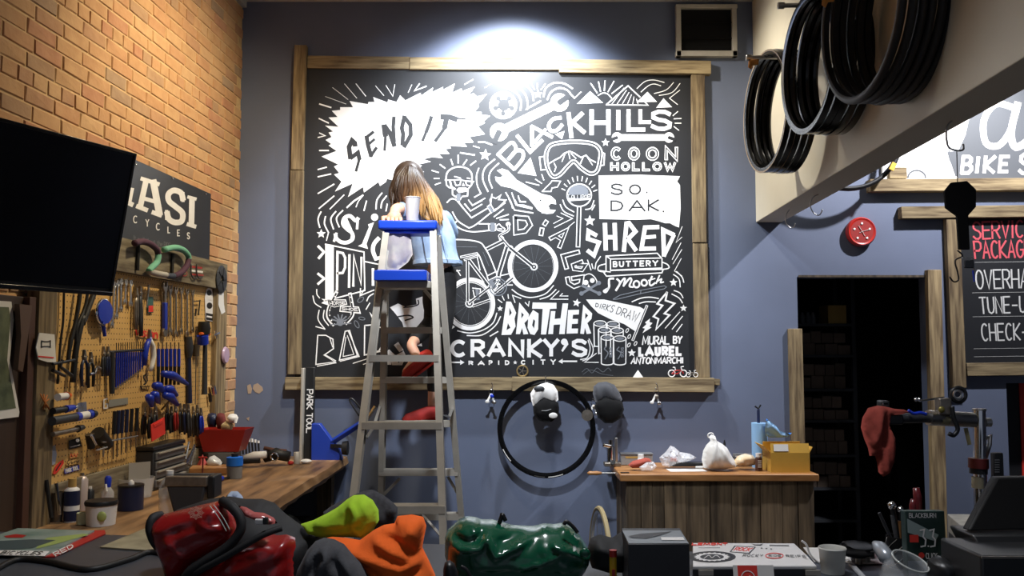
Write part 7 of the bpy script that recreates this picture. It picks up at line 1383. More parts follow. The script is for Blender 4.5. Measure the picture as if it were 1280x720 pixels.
t = T('wheel_clamp', 'black round clamp tool with a chrome ring on the bench by the wall', 'clamp', onL(345, 580)); y_ = onL(345, 582).y; b = MB(); b.tube([P(330, 572, y_), P(345, 567, y_), P(362, 571, y_)], [.03, .035, .03], 10); b.build('body', 'black_rubber', t, ang=3); b = MB(); b.tube([P(343 + 4.5 * math.cos(a), 571 + 4.5 * math.sin(a), y_ - .045) for a in [2 * PI * k / 14 for k in range(14)]], .005, 6, closed=True); b.build('ring', 'chrome', t); b = MB(); b.tube([P(330, 560, y_), P(344, 563, y_), P(358, 564, y_)], .012, 7); b.build('strap', mat('brown_strap', hx('#5a3a30'), .8), t, ang=3)
can(371, 580, 565, 8, 'small_tin', 'small silver tin beside the truing stand', 'tin', 'alu')
t = T('blue_driver', 'blue-handled driver lying on the bench beside the drink bottle', 'driver', onL(275, 604)); p = onL(268, 604); q = onL(287, 599); b = MB(); b.tube([p + V((0, 0, .012)), p.lerp(q, .5) + V((0, 0, .014))], .013, 8); b.build('handle', 'blue_tool', t); b = MB(); b.tube([p.lerp(q, .5) + V((0, 0, .012)), q + V((0, 0, .008))], .006, 6); b.build('shaft', 'black', t)
b = pillow([(283, 620), (289, 614), (297, 614), (303, 620), (306, 628), (296, 628), (287, 626)], onL(295, 632).y, .04, [([(290, 616), (300, 626)], -.015, 2)], res=2.4, noise_amp=.01); solo(b, 'blue_cloth', mat('pale_blue_cloth', hx('#93a9d2'), .9), 'crumpled pale blue cloth on the bench behind the red bag', 'cloth', ang=3)
p = onL(372, 580); b = MB(); b.ball(p + V((.05, 0, .015)), (.035, .02, .014), 10, 6); solo(b, 'small_glove', 'white', 'small white glove at the foot of the truing stand', 'glove')
b = MB(); b.ball(p + V((-.03, -.05, .012)), (.02, .02, .012), 8, 5); solo(b, 'red_knob', 'red_pl', 'small red knob at the foot of the truing stand', 'knob')
# truing stand with white lettering
Yt = 5.62; t = T('truing_stand', 'tall wheel truing stand with a blue base and arm at the end of the bench', 'stand', (P(385, 575, Yt).x, Yt, ZL))
a = P(379.5, 460, Yt); c = P(376.5, 577, Yt); b = MB(); b.bar(a, c, .016, .06); b.build('edge_rail', 'alu', t, bevel=.003)
a = P(388, 459, Yt + .03); c = P(386, 577, Yt + .03); b = MB(); b.bar(a, c, .06, .03); b.build('post', 'black', t, bevel=.004)
d = Draw(lambda x, y, l: P(x, y, Yt + .0145 - .0005 * l)); 
word(d, 'Park Tool'.upper(), (391, 487), (390, 541), (383, 541), (384, 487), 1.3, .2); d.build('white_lettering', 'white_paint', t)
b = MB(); b.prism([((x - 390) * Yt / FOC, (575 - y) * Yt / FOC) for x, y in [(390, 530), (400, 530), (412, 546), (424, 562), (428, 575), (390, 575)]], wallframe(390, 575, Yt), -.03, .03); b.build('base', mat('stand_blue', hx('#1c3a9c'), .4), t, bevel=.004)
b = MB(); b.bar(P(410, 556, Yt), P(450, 530, Yt - .1), .03, .03); b.build('arm', mat('stand_blue2', hx('#1c3a9c'), .4), t, bevel=.004); b = MB(); b.bar(P(414, 557, Yt - .03), P(428, 558, Yt - .06), .02, .02); b.cyl(P(428, 560, Yt - .06), P(435, 560, Yt - .06), .04, .045); b.build('knob', 'black', t)
b = MB(); b.tube([P(x, y, Yt - .05) for x, y in spl([(449, 520), (440, 506), (437, 500), (441, 499), (452, 512)], 4)], .006, 6); b.build('lever', 'black', t, ang=3)
b = MB(); b.tube([P(459, 524, Yt - .1), P(470, 508, Yt - .1)], [.012, .018], 8); b.build('caliper', 'chrome', t)
# ================================================================== FOREGROUND COUNTER
ZC = 1.0
PF = ZC + .0015
cyf = lambda x: 2.86 - .13 * x
ct = T('counter', 'dark grey counter across the foreground', 'counter', (.4, 2.2, 0))
M['counter'] = mat('counter_top', hx('#40444b'), .38, var=.12, scale=7)
xl_, xr_ = lx(2.9) + .02, 2.6
b = MB(); b.hexa([(xl_, cyf(xl_) - 1.5, ZC - .04), (xr_, cyf(xr_) - 1.5, ZC - .04), (xr_, cyf(xr_), ZC - .04), (xl_, cyf(xl_), ZC - .04), (xl_, cyf(xl_) - 1.5, ZC), (xr_, cyf(xr_) - 1.5, ZC), (xr_, cyf(xr_), ZC), (xl_, cyf(xl_), ZC)]); b.build('worktop', 'counter', ct, bevel=.005)
b = MB(); b.hexa([(xl_ + .04, cyf(xl_) - 1.4, 0), (xr_ - .04, cyf(xr_) - 1.4, 0), (xr_ - .04, cyf(xr_) - .06, 0), (xl_ + .04, cyf(xl_) - .06, 0), (xl_ + .04, cyf(xl_) - 1.4, ZC - .042), (xr_ - .04, cyf(xr_) - 1.4, ZC - .042), (xr_ - .04, cyf(xr_) - .06, ZC - .042), (xl_ + .04, cyf(xl_) - .06, ZC - .042)]); b.build('base', 'dgrey', ct)
def onC(px, py, z=0.0): return PZ(px, py, ZC + .0012 + z)
def flat(q, th, name, m, label, cat, z0=0.0, parent=None):
    pts = [PZ(x, y, ZC + .0012 + z0) for x, y in q]; b = MB(); n = len(pts); up = V((0, 0, th)); b.add(pts + [p + up for p in pts], [tuple(range(n))[::-1], tuple(range(n, 2 * n))] + [(k, (k + 1) % n, (k + 1) % n + n, k + n) for k in range(n)])
    if parent is not None: return b.build(name, m, parent, smooth=False)
    return solo(b, name, m, label, cat, smooth=False)
def cdraw(z): return Draw(lambda x, y, l: PZ(x, y, ZC + z + .0004 * l))
# magazines
mg = T('magazine', 'open colourful bike magazine at the left end of the counter', 'magazine', onC(50, 690))
flat([(-30, 694), (56, 696), (118, 665), (22, 662), (-30, 680)], .005, 'pages', mat('magazine_art', hx('#5f7a72'), .4, col2=hx('#9aa5a0'), scale=7), '', '', .004, mg)
d = cdraw(.0112); d.poly([(5, 670), (20, 667.5), (33, 669), (28, 672), (8, 672)]); d.build('red_print', 'red_pl', mg)
d = cdraw(.0112); d.poly([(60, 672), (105, 667), (112, 668), (70, 680), (45, 686), (50, 677)]); d.build('green_print', mat('lime_print', hx('#93a55c'), .5), mg); d = cdraw(.0114); d.poly([(-28, 684), (0, 676), (40, 674), (70, 675), (40, 685), (0, 688)]); d.build('dark_print', mat('dark_teal_print', hx('#3c4c50'), .5), mg)
d = cdraw(.0114); d.poly([(-30, 693), (-30, 687), (62, 689), (56, 695)]); d.build('white_strip', 'paper', mg); d = cdraw(.0124); word(d, 'BICYCLES', (5, 688.7), (55, 689.5), (49, 693.5), (0, 692.5), .9, .3); d.build('lettering', 'black', mg)
mg = T('magazine', 'red-edged magazine under the open one', 'magazine', onC(100, 690)); flat([(52, 697.5), (68, 697), (132, 668), (131, 664), (112, 665), (60, 690)], .004, 'cover', mat('red_cover', hx('#b02825'), .4), '', '', 0, mg); d = cdraw(.0062); word(d, 'RED', (66, 691), (90, 680), (92, 684), (70, 695), 1.2, .3); d.build('lettering', 'paper', mg)
flat([(125, 685), (195, 690), (208, 670), (186, 660)], .004, 'photo_card', mat('beige_photo', hx('#a59c80'), .5, col2=hx('#7d775f'), scale=10), 'beige printed card partly under the red bag', 'card')
b = MB(); b.tube([onC(x, y, .006) for x, y in spl([(230, 700), (190, 690), (160, 700), (110, 712), (60, 702), (20, 700), (-10, 715)], 5)], .009, 6); solo(b, 'bag_strap', 'black_rubber', 'black strap lying on the counter left of the red bag', 'strap', ang=3)
# red bag
M['red_tarp'] = mat('red_tarpaulin', hx('#8f1a1b'), .25, coat=.3, var=.05, scale=20); M['black_cloth'] = mat('black_bag_cloth', hx('#1b1c1e'), .7)
rbag = T('messenger_bag', 'glossy red tarpaulin messenger bag with black edging on the counter', 'bag', P(285, 722, 2.43)); rbag.location.z = ZC; WM[rbag] = Matrix.Translation(rbag.location)
def layer(outline, Y, depth, name, m, par, folds=(), **kw): b = pillow(outline, Y, depth, folds, **kw); return b.build(name, m, par, ang=3)
layer([(200, 652), (215, 640), (255, 627), (280, 624), (300, 627), (322, 627), (338, 632), (352, 645), (374, 660), (392, 672), (394, 690), (388, 712), (380, 735), (215, 735), (205, 705), (196, 680)], 2.49, .13, 'back_panel', 'black_cloth', rbag, res=6, lean=.2)
layer([(190, 660), (192, 650), (204, 643), (228, 637), (252, 631), (274, 626), (284, 632), (294, 645), (298, 658), (292, 672), (272, 688), (245, 704), (228, 722), (212, 726), (203, 700), (194, 678)], 2.405, .07, 'flap', 'red_tarp', rbag, [([(205, 660), (250, 640), (278, 634)], .012, 5), ([(215, 690), (255, 668), (290, 662)], -.010, 5), ([(222, 672), (240, 690)], .012, 4), ([(260, 650), (290, 660)], .010, 3), ([(230, 660), (282, 648)], -.006, 4)], res=4.5, noise_amp=.006)
layer([(246, 716), (262, 700), (285, 688), (305, 676), (330, 664), (346, 669), (358, 668), (369, 672), (371, 700), (369, 735), (236, 735)], 2.43, .08, 'front_panel', 'red_tarp', rbag, [([(300, 690), (345, 676)], .010, 4), ([(290, 705), (300, 690)], .012, 3), ([(352, 672), (366, 676)], .012, 3), ([(310, 720), (360, 695)], -.008, 6)], res=5, noise_amp=.006)
b = MB(); b.tube([P(x, y, Y) for x, y, Y in spl([(278, 626, 2.39), (290, 634, 2.36), (300, 648, 2.35), (300, 664, 2.345), (284, 684, 2.34), (255, 702, 2.335), (236, 716, 2.335), (226, 735, 2.34)], 5)], .013, 7); b.build('edging', 'black_cloth', rbag, ang=3)
b = MB(); b.tube([P(x, y, Y) for x, y, Y in spl([(201, 644, 2.41), (191, 648, 2.38), (187, 660, 2.37), (191, 674, 2.37), (198, 684, 2.38)], 5)], .012, 7); b.build('edging', 'black_cloth', rbag, ang=3)
b = MB(); b.tube([P(x, y, Y) for x, y, Y in spl([(240, 718, 2.33), (275, 700, 2.32), (305, 682, 2.32), (330, 668, 2.33), (352, 660, 2.35)], 5)], .009, 6); b.build('strap', 'black_cloth', rbag, ang=3)
layer([(298, 632), (308, 634), (318, 640), (330, 641), (342, 647), (347, 654), (336, 656), (318, 650), (306, 645)], 2.375, .02, 'side_pocket', mat('pink_red_gloss', hx('#b5605c'), .15), rbag, res=3)
b = MB(); b.box(P(325, 652, 2.33), (.026, .008, .014)); b.build('buckle', 'white', rbag, bevel=.003); b = MB(); b.box(P(332, 651, 2.33), (.014, .010, .018)); b.build('buckle', 'black', rbag, bevel=.003)
d = Draw(lambda x, y, l: P(x, y, 2.327 - (y - 640) * .0006)); 
for k in range(8): a = PI * k / 4; d.st([(245 + 2 * math.cos(a), 641 + 2 * math.sin(a)), (245 + 10 * math.cos(a), 641 + 8.5 * math.sin(a))], .7); d.st(arc(245 + 6 * math.cos(a), 641 + 5 * math.sin(a), 3, 2.23, 0, 330, 8), .5)
d.build('printed_emblem', mat('faded_print', hx('#c3a48f'), .6), rbag)
for q in ([(262, 632, 2.345), (274, 648, 2.335), (283, 664, 2.33)], [(267, 631, 2.345), (279, 647, 2.335), (287, 662, 2.33)]): b = MB(); b.tube([P(*p) for p in spl(q, 4)], .0012, 4); b.build('stitching', 'paper', rbag)
# clothes
M['knit'] = mat('dark_knit', hx('#3b3b3f'), .95, var=.3, scale=60, bump=.6); M['lime'] = mat('lime_fleece', hx('#a3cc2c'), .95, var=.06, scale=40, bump=.2, bscale=300); M['orange_cloth'] = mat('orange_fleece', hx('#f2691f'), .95, var=.04, scale=30, bump=.2, bscale=300); M['greycloth'] = mat('dark_grey_fleece', hx('#47484c'), .95, var=.12, scale=30, bump=.3, bscale=200)
b = pillow([(404, 640), (415, 632), (430, 624), (444, 618), (456, 613), (466, 612), (478, 618), (490, 627), (497, 634), (497, 645), (492, 656), (478, 662), (440, 668), (412, 668)], 2.64, .06, [([(448, 616), (470, 635), (478, 655)], .014, 4), ([(460, 614), (484, 632), (490, 650)], -.012, 4), ([(470, 614), (494, 640)], .010, 3)], res=4.5); solo(b, 'knit_hat', 'knit', 'dark grey knitted hat behind the lime green garment', 'hat', ang=3)
b = pillow([(376, 655), (392, 650), (408, 642), (422, 634), (434, 624), (442, 619), (455, 618), (466, 625), (473, 637), (474, 650), (467, 662), (456, 673), (444, 672), (425, 671), (402, 672), (386, 668)], 2.50, .06, [([(378, 656), (410, 660), (440, 656), (452, 652)], -.012, 3), ([(442, 628), (450, 640), (446, 654)], .018, 5), ([(455, 622), (468, 645), (456, 668)], .012, 6), ([(400, 650), (432, 634)], .008, 5), ([(440, 636), (436, 650)], -.012, 3)], res=3.5, noise_amp=.006); solo(b, 'lime_garment', 'lime', 'lime green fleece garment on the pile of clothes', 'garment', ang=3)
b = pillow([(400, 674), (415, 671), (432, 672), (450, 675), (468, 662), (480, 656), (493, 654), (497, 645), (515, 643), (529, 646), (533, 657), (530, 672), (528, 684), (536, 700), (544, 718), (546, 735), (470, 735), (450, 712), (430, 694), (412, 684)], 2.42, .09, [([(432, 676), (460, 690), (500, 700)], .016, 5), ([(470, 668), (495, 682), (525, 694)], .016, 4.5), ([(478, 662), (505, 672), (524, 690)], -.014, 4), ([(490, 712), (515, 700), (530, 694)], .018, 4), ([(498, 706), (526, 706)], -.014, 3.5), ([(460, 700), (490, 718), (520, 725)], -.012, 5), ([(510, 646), (520, 664), (526, 680)], .010, 4), ([(528, 650), (530, 668)], -.012, 2)], res=4, noise_amp=.014); solo(b, 'orange_hoodie', 'orange_cloth', 'bright orange fleece hoodie crumpled on the counter', 'hoodie', ang=3)
b = pillow([(366, 735), (372, 712), (384, 688), (395, 676), (406, 672), (418, 674), (430, 680), (440, 692), (452, 705), (462, 722), (464, 735)], 2.33, .08, [([(410, 676), (417, 688), (408, 706), (395, 722)], .03, 4), ([(424, 678), (422, 694), (432, 712)], -.024, 3.5), ([(395, 684), (384, 715)], .022, 4), ([(436, 696), (446, 712), (450, 735)], .024, 4), ([(404, 690), (400, 712)], -.02, 3)], res=4.5, noise_amp=.016); solo(b, 'grey_sweater', 'greycloth', 'dark grey fleece sweater in front of the lime garment', 'sweater', ang=3)
b = pillow([(352, 640), (368, 645), (385, 660), (398, 668), (396, 690), (380, 700), (370, 680), (360, 660)], 2.60, .05, res=5); solo(b, 'black_strap_pile', 'black_cloth', 'black bag cloth between the red bag and the lime garment', 'cloth', ang=3)
# green bag
M['green_tarp'] = mat('green_tarpaulin', hx('#0f5038'), .2, coat=.4, var=.06, scale=14)
gb = T('dry_bag', 'glossy dark green tarpaulin roll bag on the counter', 'bag', P(645, 722, 2.44)); gb.location.z = ZC; WM[gb] = Matrix.Translation(gb.location)
layer([(556, 672), (560, 662), (568, 655), (574, 649), (584, 645), (594, 646), (602, 649), (616, 649), (626, 652), (640, 656), (656, 657), (668, 657), (680, 654), (692, 655), (704, 653), (714, 659), (724, 668), (732, 680), (738, 692), (736, 706), (728, 718), (716, 735), (578, 735), (562, 715), (556, 695)], 2.44, .12, 'body', 'green_tarp', gb,
      [([(562, 668), (580, 676), (602, 674), (608, 664)], .022, 3.2), ([(570, 664), (590, 668), (604, 660)], -.016, 3.5), ([(612, 664), (620, 684), (640, 676), (664, 664), (684, 656)], .020, 3.5), ([(626, 668), (650, 664)], -.016, 4), ([(652, 698), (676, 692), (698, 682)], .014, 2), ([(690, 672), (712, 680), (734, 692)], .022, 3.4), ([(700, 660), (716, 672), (728, 680)], -.016, 3.5), ([(558, 702), (640, 704), (734, 706)], -.006, 2), ([(590, 648), (596, 660)], .012, 2.5), ([(704, 656), (722, 672)], .014, 2.4), ([(640, 660), (690, 664)], -.008, 5)], res=3.6, noise_amp=.010, nsc=12)
b = MB(); b.tube([P(x, y, 2.42) for x, y in spl([(624, 654), (627, 646), (628, 643), (632, 651)], 4)], .006, 6); b.build('buckle_strap', 'black', gb, ang=3)
b = MB(); b.tube([P(x, y, 2.36) for x, y in spl([(705, 656), (708, 652), (716, 658), (722, 666)], 4)], .005, 6); b.build('buckle_strap', 'black', gb, ang=3)
b = MB(); b.ball(P(731, 691, 2.345), (.014, .006, .012), 10, 6); b.build('valve', 'green_tarp', gb)
b = pillow([(554, 712), (556, 703), (562, 700), (568, 704), (572, 714), (574, 735), (554, 735)], 2.28, .02, res=3); solo(b, 'black_buckle', 'black', 'black plastic buckle and strap at the left foot of the green bag', 'buckle', ang=3)
b = MB(); b.tube([P(x, y, 2.24) for x, y in spl([(576, 708), (583, 712), (588, 722), (590, 738)], 4)], .005, 6); solo(b, 'black_strap_loop', 'black', 'thin black strap loop in front of the green bag', 'strap', ang=3)
b = pillow([(733, 690), (738, 672), (750, 668), (765, 672), (778, 664), (786, 668), (790, 700), (786, 716), (760, 716), (740, 710)], 2.5, .06, [([(740, 680), (780, 690)], .012, 5)], res=5); solo(b, 'black_garment', 'black_cloth', 'black cloth lump between the green bag and the dark box', 'garment', ang=3)
# tube
p = onC(766.5, 740); p = P(766.5, 725, 2.37); p.z = ZC + .001; t = T('glue_stick', 'yellow tube with a red cap standing before the dark box', 'tube', p); b = MB(); b.lathe([(.001, 0), (.0095, 0), (.0095, .078), (.001, .078)], Matrix.Translation(p), 14); b.build('body', mat('yellow_label', hx('#c7a01f'), .4), t); b = MB(); b.lathe([(.001, .078), (.010, .078), (.010, .095), (.001, .095)], Matrix.Translation(p), 14); b.build('cap', 'red_pl', t)
b = MB(); b.box(p + V((0, -.0095, .03)), (.008, .002, .035)); b.build('print', 'red_pl', t)
# dark box
t = T('dark_box', 'dark grey cardboard box with a printed pale top on the counter', 'box', onC(822, 735)); x0 = P(785, 690, 2.3).x; x1 = P(862, 690, 2.3).x; zt = P(0, 680, 2.3).z; yb_ = 2.5; x2 = P(777, 662, yb_).x; x3 = P(850, 662, yb_).x
b = MB(); b.hexa([(x0, 2.3, ZC + .001), (x1, 2.3, ZC + .001), (x3, yb_, ZC + .001), (x2, yb_, ZC + .001), (x0, 2.3, zt), (x1, 2.3, zt), (x3, yb_, zt), (x2, yb_, zt)]); b.build('body', mat('dark_carton', hx('#2b2c2f'), .45), t, bevel=.002)
dd = Draw(lambda x, y, l: PZ(x, y, zt + .0008 + .0004 * l)); dd.poly([(786, 679), (861, 679), (850, 663), (778, 663)]); dd.build('top_print', mat('pale_top', hx('#7d8388'), .45), t); dd = Draw(lambda x, y, l: PZ(x, y, zt + .0022 + .0004 * l)); dd.poly([(786, 670), (800, 667), (830, 665), (840, 664), (825, 669), (808, 673), (790, 672)]); dd.build('bike_print', 'dgrey', t); dd = Draw(lambda x, y, l: PZ(x, y, zt + .0022)); dd.poly([(827, 675), (856, 675), (854, 671.5), (826, 671.5)]); dd.build('label', 'paper', t)
# laptop
ZLp = .030
t = T('laptop', 'closed white laptop covered with stickers on the counter', 'laptop', onC(945, 712)); q = [(866, 707.5), (1021, 707), (1008, 693), (993, 679), (866, 678.5)]
pts = [PZ(x, y, ZC + ZLp) for x, y in q]; n = len(pts); b = MB(); b.add([p - V((0, 0, .010)) for p in pts] + pts, [tuple(range(n))[::-1], tuple(range(n, 2 * n))] + [(k, (k + 1) % n, (k + 1) % n + n, k + n) for k in range(n)]); b.build('lid', 'white', t, bevel=.003, smooth=False)
b = MB(); b.add([V((p.x, p.y + .004, ZC + .001)) for p in pts] + [V((p.x, p.y + .004, ZC + .019)) for p in pts], [tuple(range(n))[::-1], tuple(range(n, 2 * n))] + [(k, (k + 1) % n, (k + 1) % n + n, k + n) for k in range(n)]); b.build('base', 'dgrey', t, smooth=False)
for x in (879, 1011): b = MB(); p = PZ(x, 712, ZC + .012); b.box(V((p.x, pts[0].y, ZC + .012)), (.04, .006, .014)); b.build('corner_trim', 'alu', t)
def ld(l0): return Draw(lambda x, y, l: PZ(x, y, ZC + ZLp + .0007 + .0004 * (l + l0)))
a_ = ld(0); b1 = ld(1); c1 = ld(2); e1 = ld(3)
a_.disc(890, 696, 30, 7.2); b1.poly([(890 + (23 if k % 2 else 19.5) * math.cos(2 * PI * k / 40), 696 + (5.6 if k % 2 else 4.6) * math.sin(2 * PI * k / 40)) for k in range(40)]); c1.disc(890, 696, 15, 3.6); e1.st(spl([(880, 698), (886, 694), (890, 697), (895, 694), (900, 697)]), .7)
a_.poly([(918, 682), (945, 683.5), (937, 692), (912, 690)]); b1.poly([(919.5, 683), (943, 684.2), (936, 691), (914, 689.5)]); 
g1 = ld(2); word(g1, 'ROCK', (921, 684), (941, 685), (936.5, 689), (917, 688), 1.0, .25); word(g1, 'LEMONT', (866, 678.8), (909, 678.8), (909, 681), (865, 681), 1.2, .3); g1.st(arc(968, 694.5, 11, 3.2, 0, 350, 24), .9, 0, True)
a_.poly([(939, 679.5), (943, 681.5), (951, 682), (954, 679.5), (950, 680.5), (944, 680.5)]); c1.st([(962, 681.5), (986, 681.8)], .8); c1.st([(873, 684.5), (900, 684.5)], .4)
word(c1, 'ROCKY', (930, 692.5), (954, 693), (953, 696), (928, 695.5), .5, .4); word(c1, 'REIFS', (982, 693.5), (1006, 694), (1008, 697), (983, 696), .5, .4); word(c1, 'RIDE', (961, 693.5), (976, 693.5), (976, 695.5), (961, 695.5), .5, .3)
for k in range(3): c1.disc(952 + 6 * k, 685 + k * .5, 1.2, .5)
a_.build('black_sticker', 'black', t); b1.build('white_sticker', 'white_paint', t); c1.build('dark_print', 'dgrey', t); e1.build('white_print', 'white_paint', t); g1.build('red_print', 'red_sign', t)
flat([(1004, 685), (1060, 686), (1075, 704), (1018, 703)], .002, 'white_paper', 'paper', 'white paper sheet right of the laptop', 'paper')
p = P(944, 722, 2.33); t = T('business_card', 'red and white card with a round logo standing before the laptop', 'card', V((p.x, p.y, ZC + .001))); Mf = Matrix.Translation((p.x, p.y, ZC + .001)) @ Matrix.Rotation(PI / 2 - .25, 4, 'X')
kx = 2.33 / FOC; b = MB(); b.box((-.5 * kx, .032, 0), (50 * kx, .064, .002), Mf); b.build('card', 'paper', t); b = MB(); b.box((-8 * kx, .032, .0015), (24 * kx, .062, .001), Mf); b.build('red_square', 'red_sign', t)
dd = Draw(pd(Mf, .0028)); dd.st(arc(-8 * kx, -.034, 8 * kx, .016, 0, 345, 20), .0022, 0, True); dd.st(spl([(-13 * kx, -.036), (-9 * kx, -.030), (-6 * kx, -.038), (-3 * kx, -.032)]), .0015); dd.build('logo', 'white_paint', t); dd = Draw(pd(Mf, .0018)); dd.st([(9 * kx, -.014), (20 * kx, -.014)], .0012); dd.st([(12 * kx, -.019), (20 * kx, -.019)], .0012); dd.build('print', 'red_sign', t)
# plastic cup and cable
p = onC(1041, 716); t = T('plastic_cup', 'frosted white plastic cup right of the laptop', 'cup', p); b = MB(); b.lathe([(.001, 0), (.031, 0), (.036, .064), (.038, .067), (.036, .070), (.033, .066), (.029, .003), (.001, .003)], Matrix.Translation(p), 24); b.build('cup', mat('frosted_plastic', hx('#cfcfc8'), .4, alpha=.9), t, ang=.8)
b = MB(); b.tube([P(x, y, 2.55) for x, y in spl([(1002, 676), (1008, 681), (1012, 692), (1018, 699), (1024, 704)], 5)], .003, 6); solo(b, 'white_cable', 'white', 'thin white cable arching over the end of the laptop', 'cable', ang=3)
# clutter to the right
b = pillow([(1049, 680), (1058, 676), (1070, 675), (1084, 677), (1092, 681), (1086, 686), (1072, 690), (1058, 688)], 2.62, .05, res=3, noise_amp=.008); solo(b, 'grey_glove', 'greycloth', 'grey glove lying behind the frosted cup', 'glove', ang=3)
b = pillow([(1046, 684), (1060, 683), (1085, 686), (1092, 694), (1070, 698), (1050, 694)], 2.58, .04, res=3); solo(b, 'black_pouch', 'black_matt', 'flat black pouch under the grey glove', 'pouch', ang=3)
flat([(1078, 690), (1118, 690), (1125, 706), (1060, 706)], .003, 'printed_flyer', mat('maroon_flyer', hx('#4d2a30'), .5, col2=hx('#8a8587'), scale=14), 'dark red printed flyer under the metal parts', 'flyer')
for k, (x, y, r, h, m, lb) in enumerate(((1066, 702, .012, .02, 'chrome', 'leftmost chrome nut on the counter clutter'), (1074, 706, .010, .016, 'tool_steel', 'dull steel nut beside the chrome one'), (1082, 703, .014, .018, 'alu', 'grey round spacer among the nuts'), (1071, 699, .009, .014, 'steel', 'small steel spacer behind the nuts'), (1089, 699, .010, .02, 'black', 'small black cap right of the nuts'))):
    p = onC(x, y); b = MB(); b.lathe([(r * .4, 0), (r, 0), (r, h), (r * .4, h)], Matrix.Translation(p + V((0, 0, .003))), 12, closed=True); solo(b, 'loose_nut', m, lb, 'nut')
b = MB(); b.bar(onC(1059, 700, .01), onC(1080, 722, .01), .012, .006, (1, 0, 0)); solo(b, 'clear_rod', 'clearpl', 'clear plastic rod lying beside the frosted cup', 'rod')
b = MB(); b.tube([P(1094, 680, 2.60), P(1100, 685, 2.56), P(1108, 696, 2.52), P(1113, 701, 2.5)], [.010, .020, .022, .012], 10); solo(b, 'silver_tube', mat('silver_foil', hx('#a9b0b8'), .3, .4), 'silver rounded tube leaning left of the pen pot', 'tube', ang=3)
# pen pot
p = onC(1126, 708); t = T('pen_pot', 'black mesh pot full of tools on the counter', 'pot', p); b = MB(); b.lathe([(.001, 0), (.036, 0), (.038, .085), (.034, .085), (.033, .004), (.001, .004)], Matrix.Translation(p), 20); b.build('pot', 'black_matt', t, ang=.8)
for k in range(7):
    a = 2 * PI * k / 7 + .3; b = MB(); b.tube([p + V((.038 * math.cos(a + j * .5), .038 * math.sin(a + j * .5), .01 + j * .018)) for j in range(5)], .0012, 4); b.build('wire', 'steel', t)
def pen(x0, x1, y1, r, name, m, label, cap=None):
    a = P(x0, 700, p.y); a.z = ZC + .03; c = P(x1, y1, p.y); t = T(name, label, 'tool', a); b = MB(); b.tube([a, a.lerp(c, .75), c], [r * .7, r, r * .9], 8); b.build('shaft', m, t, ang=.9)
    if cap: b = MB(); b.ball(c, r * 1.5, 10, 6); b.build('cap', cap, t)
pen(1124, 1099, 641, .005, 'marker', 'dgrey', 'dark marker leaning left in the pen pot'); pen(1125, 1116, 644, .008, 'screwdriver', 'greycloth', 'grey-handled screwdriver in the pen pot'); pen(1127, 1115, 632, .008, 'hex_driver', 'black', 'black driver with a chrome end, tallest at the left of the pot', 'chrome'); pen(1128, 1126, 637, .006, 'chrome_pick', 'black', 'black pick with a chrome tip in the pen pot', 'chrome')
pen(1130, 1133, 650, .009, 'orange_marker', 'black', 'marker with an orange cap in the pen pot', 'orange_pl'); pen(1126, 1124, 651, .007, 'small_driver', 'wood_top', 'short tan driver beside the orange cap')
M['maroon_grip'] = mat('maroon_grip', hx('#5e1f24'), .25)
pp = P(1146, 690, 2.66); t = T('red_pliers', 'dark red-handled pliers standing behind the lamp package', 'pliers', pp)
for q, r_ in (([(1146, 690), (1148, 650), (1147, 622), (1145, 610)], .012), ([(1144, 690), (1141, 655), (1141, 632), (1142, 624)], .010)): b = MB(); b.tube([P(x, y, 2.66) for x, y in q], [r_ * .7, r_, r_ * 1.1, r_ * .8], 8); b.build('handle', 'maroon_grip', t, ang=3)
# lamp package
t = T('lamp_package', 'dark green retail package of a bike lamp with white and red print', 'package', P(1160, 703, 2.46)); c = P(1160, 704, 2.44); c.z = ZC + .0; kx = 2.44 / FOC
Mf = Matrix.Translation((c.x, c.y, ZC + .001)) @ Matrix.Rotation(PI / 2 - .05, 4, 'X'); hgt = P(0, 640, 2.44).z - ZC; W_ = 49 * kx
b = MB(); b.box((0, hgt / 2, -.016), (W_, hgt, .03), Mf); b.build('box', mat('package_green', hx('#2f4640'), .35, col2=hx('#15201e'), scale=9), t, bevel=.002)
dd = Draw(pd(Mf, .0006)); Y_ = lambda py: -(hgt - (py - 640) / 64 * (hgt - .0)) ; 
dd.poly([(-W_ / 2 + .004, Y_(647)), (W_ / 2 - .02, Y_(662)), (W_ / 2 - .03, Y_(668)), (-W_ / 2 + .004, Y_(660))]); dd.build('pale_beam', mat('pale_beam', hx('#93a3a0'), .5), t)
dd = Draw(pd(Mf, .0012)); word(dd, 'BLACKBURN', (-W_ / 2 + .01, Y_(642)), (W_ / 2 - .025, Y_(642)), (W_ / 2 - .025, Y_(646)), (-W_ / 2 + .01, Y_(646)), .0014, .25); word(dd, 'CLICK', (-.004, Y_(679)), (.026, Y_(679)), (.026, Y_(684)), (-.004, Y_(684)), .002, .25)
word(dd, '3.3', (-.016, Y_(657)), (.024, Y_(657)), (.024, Y_(673)), (-.016, Y_(673)), .004, .2); dd.build('white_print', 'white_paint', t)
dd = Draw(pd(Mf, .0014)); dd.poly([(-W_ / 2 + .008, Y_(662)), (-W_ / 2 + .032, Y_(662)), (-W_ / 2 + .032, Y_(669)), (-W_ / 2 + .008, Y_(669))]); dd.disc(-.016, Y_(681), .008); dd.build('red_print', 'red_sign', t)
dd = Draw(pd(Mf, .0010)); dd.poly([(-W_ / 2, Y_(686)), (W_ / 2, Y_(686)), (W_ / 2, 0), (-W_ / 2, 0)]); dd.build('pale_foot', mat('pale_foot', hx('#5d6b76'), .5), t)
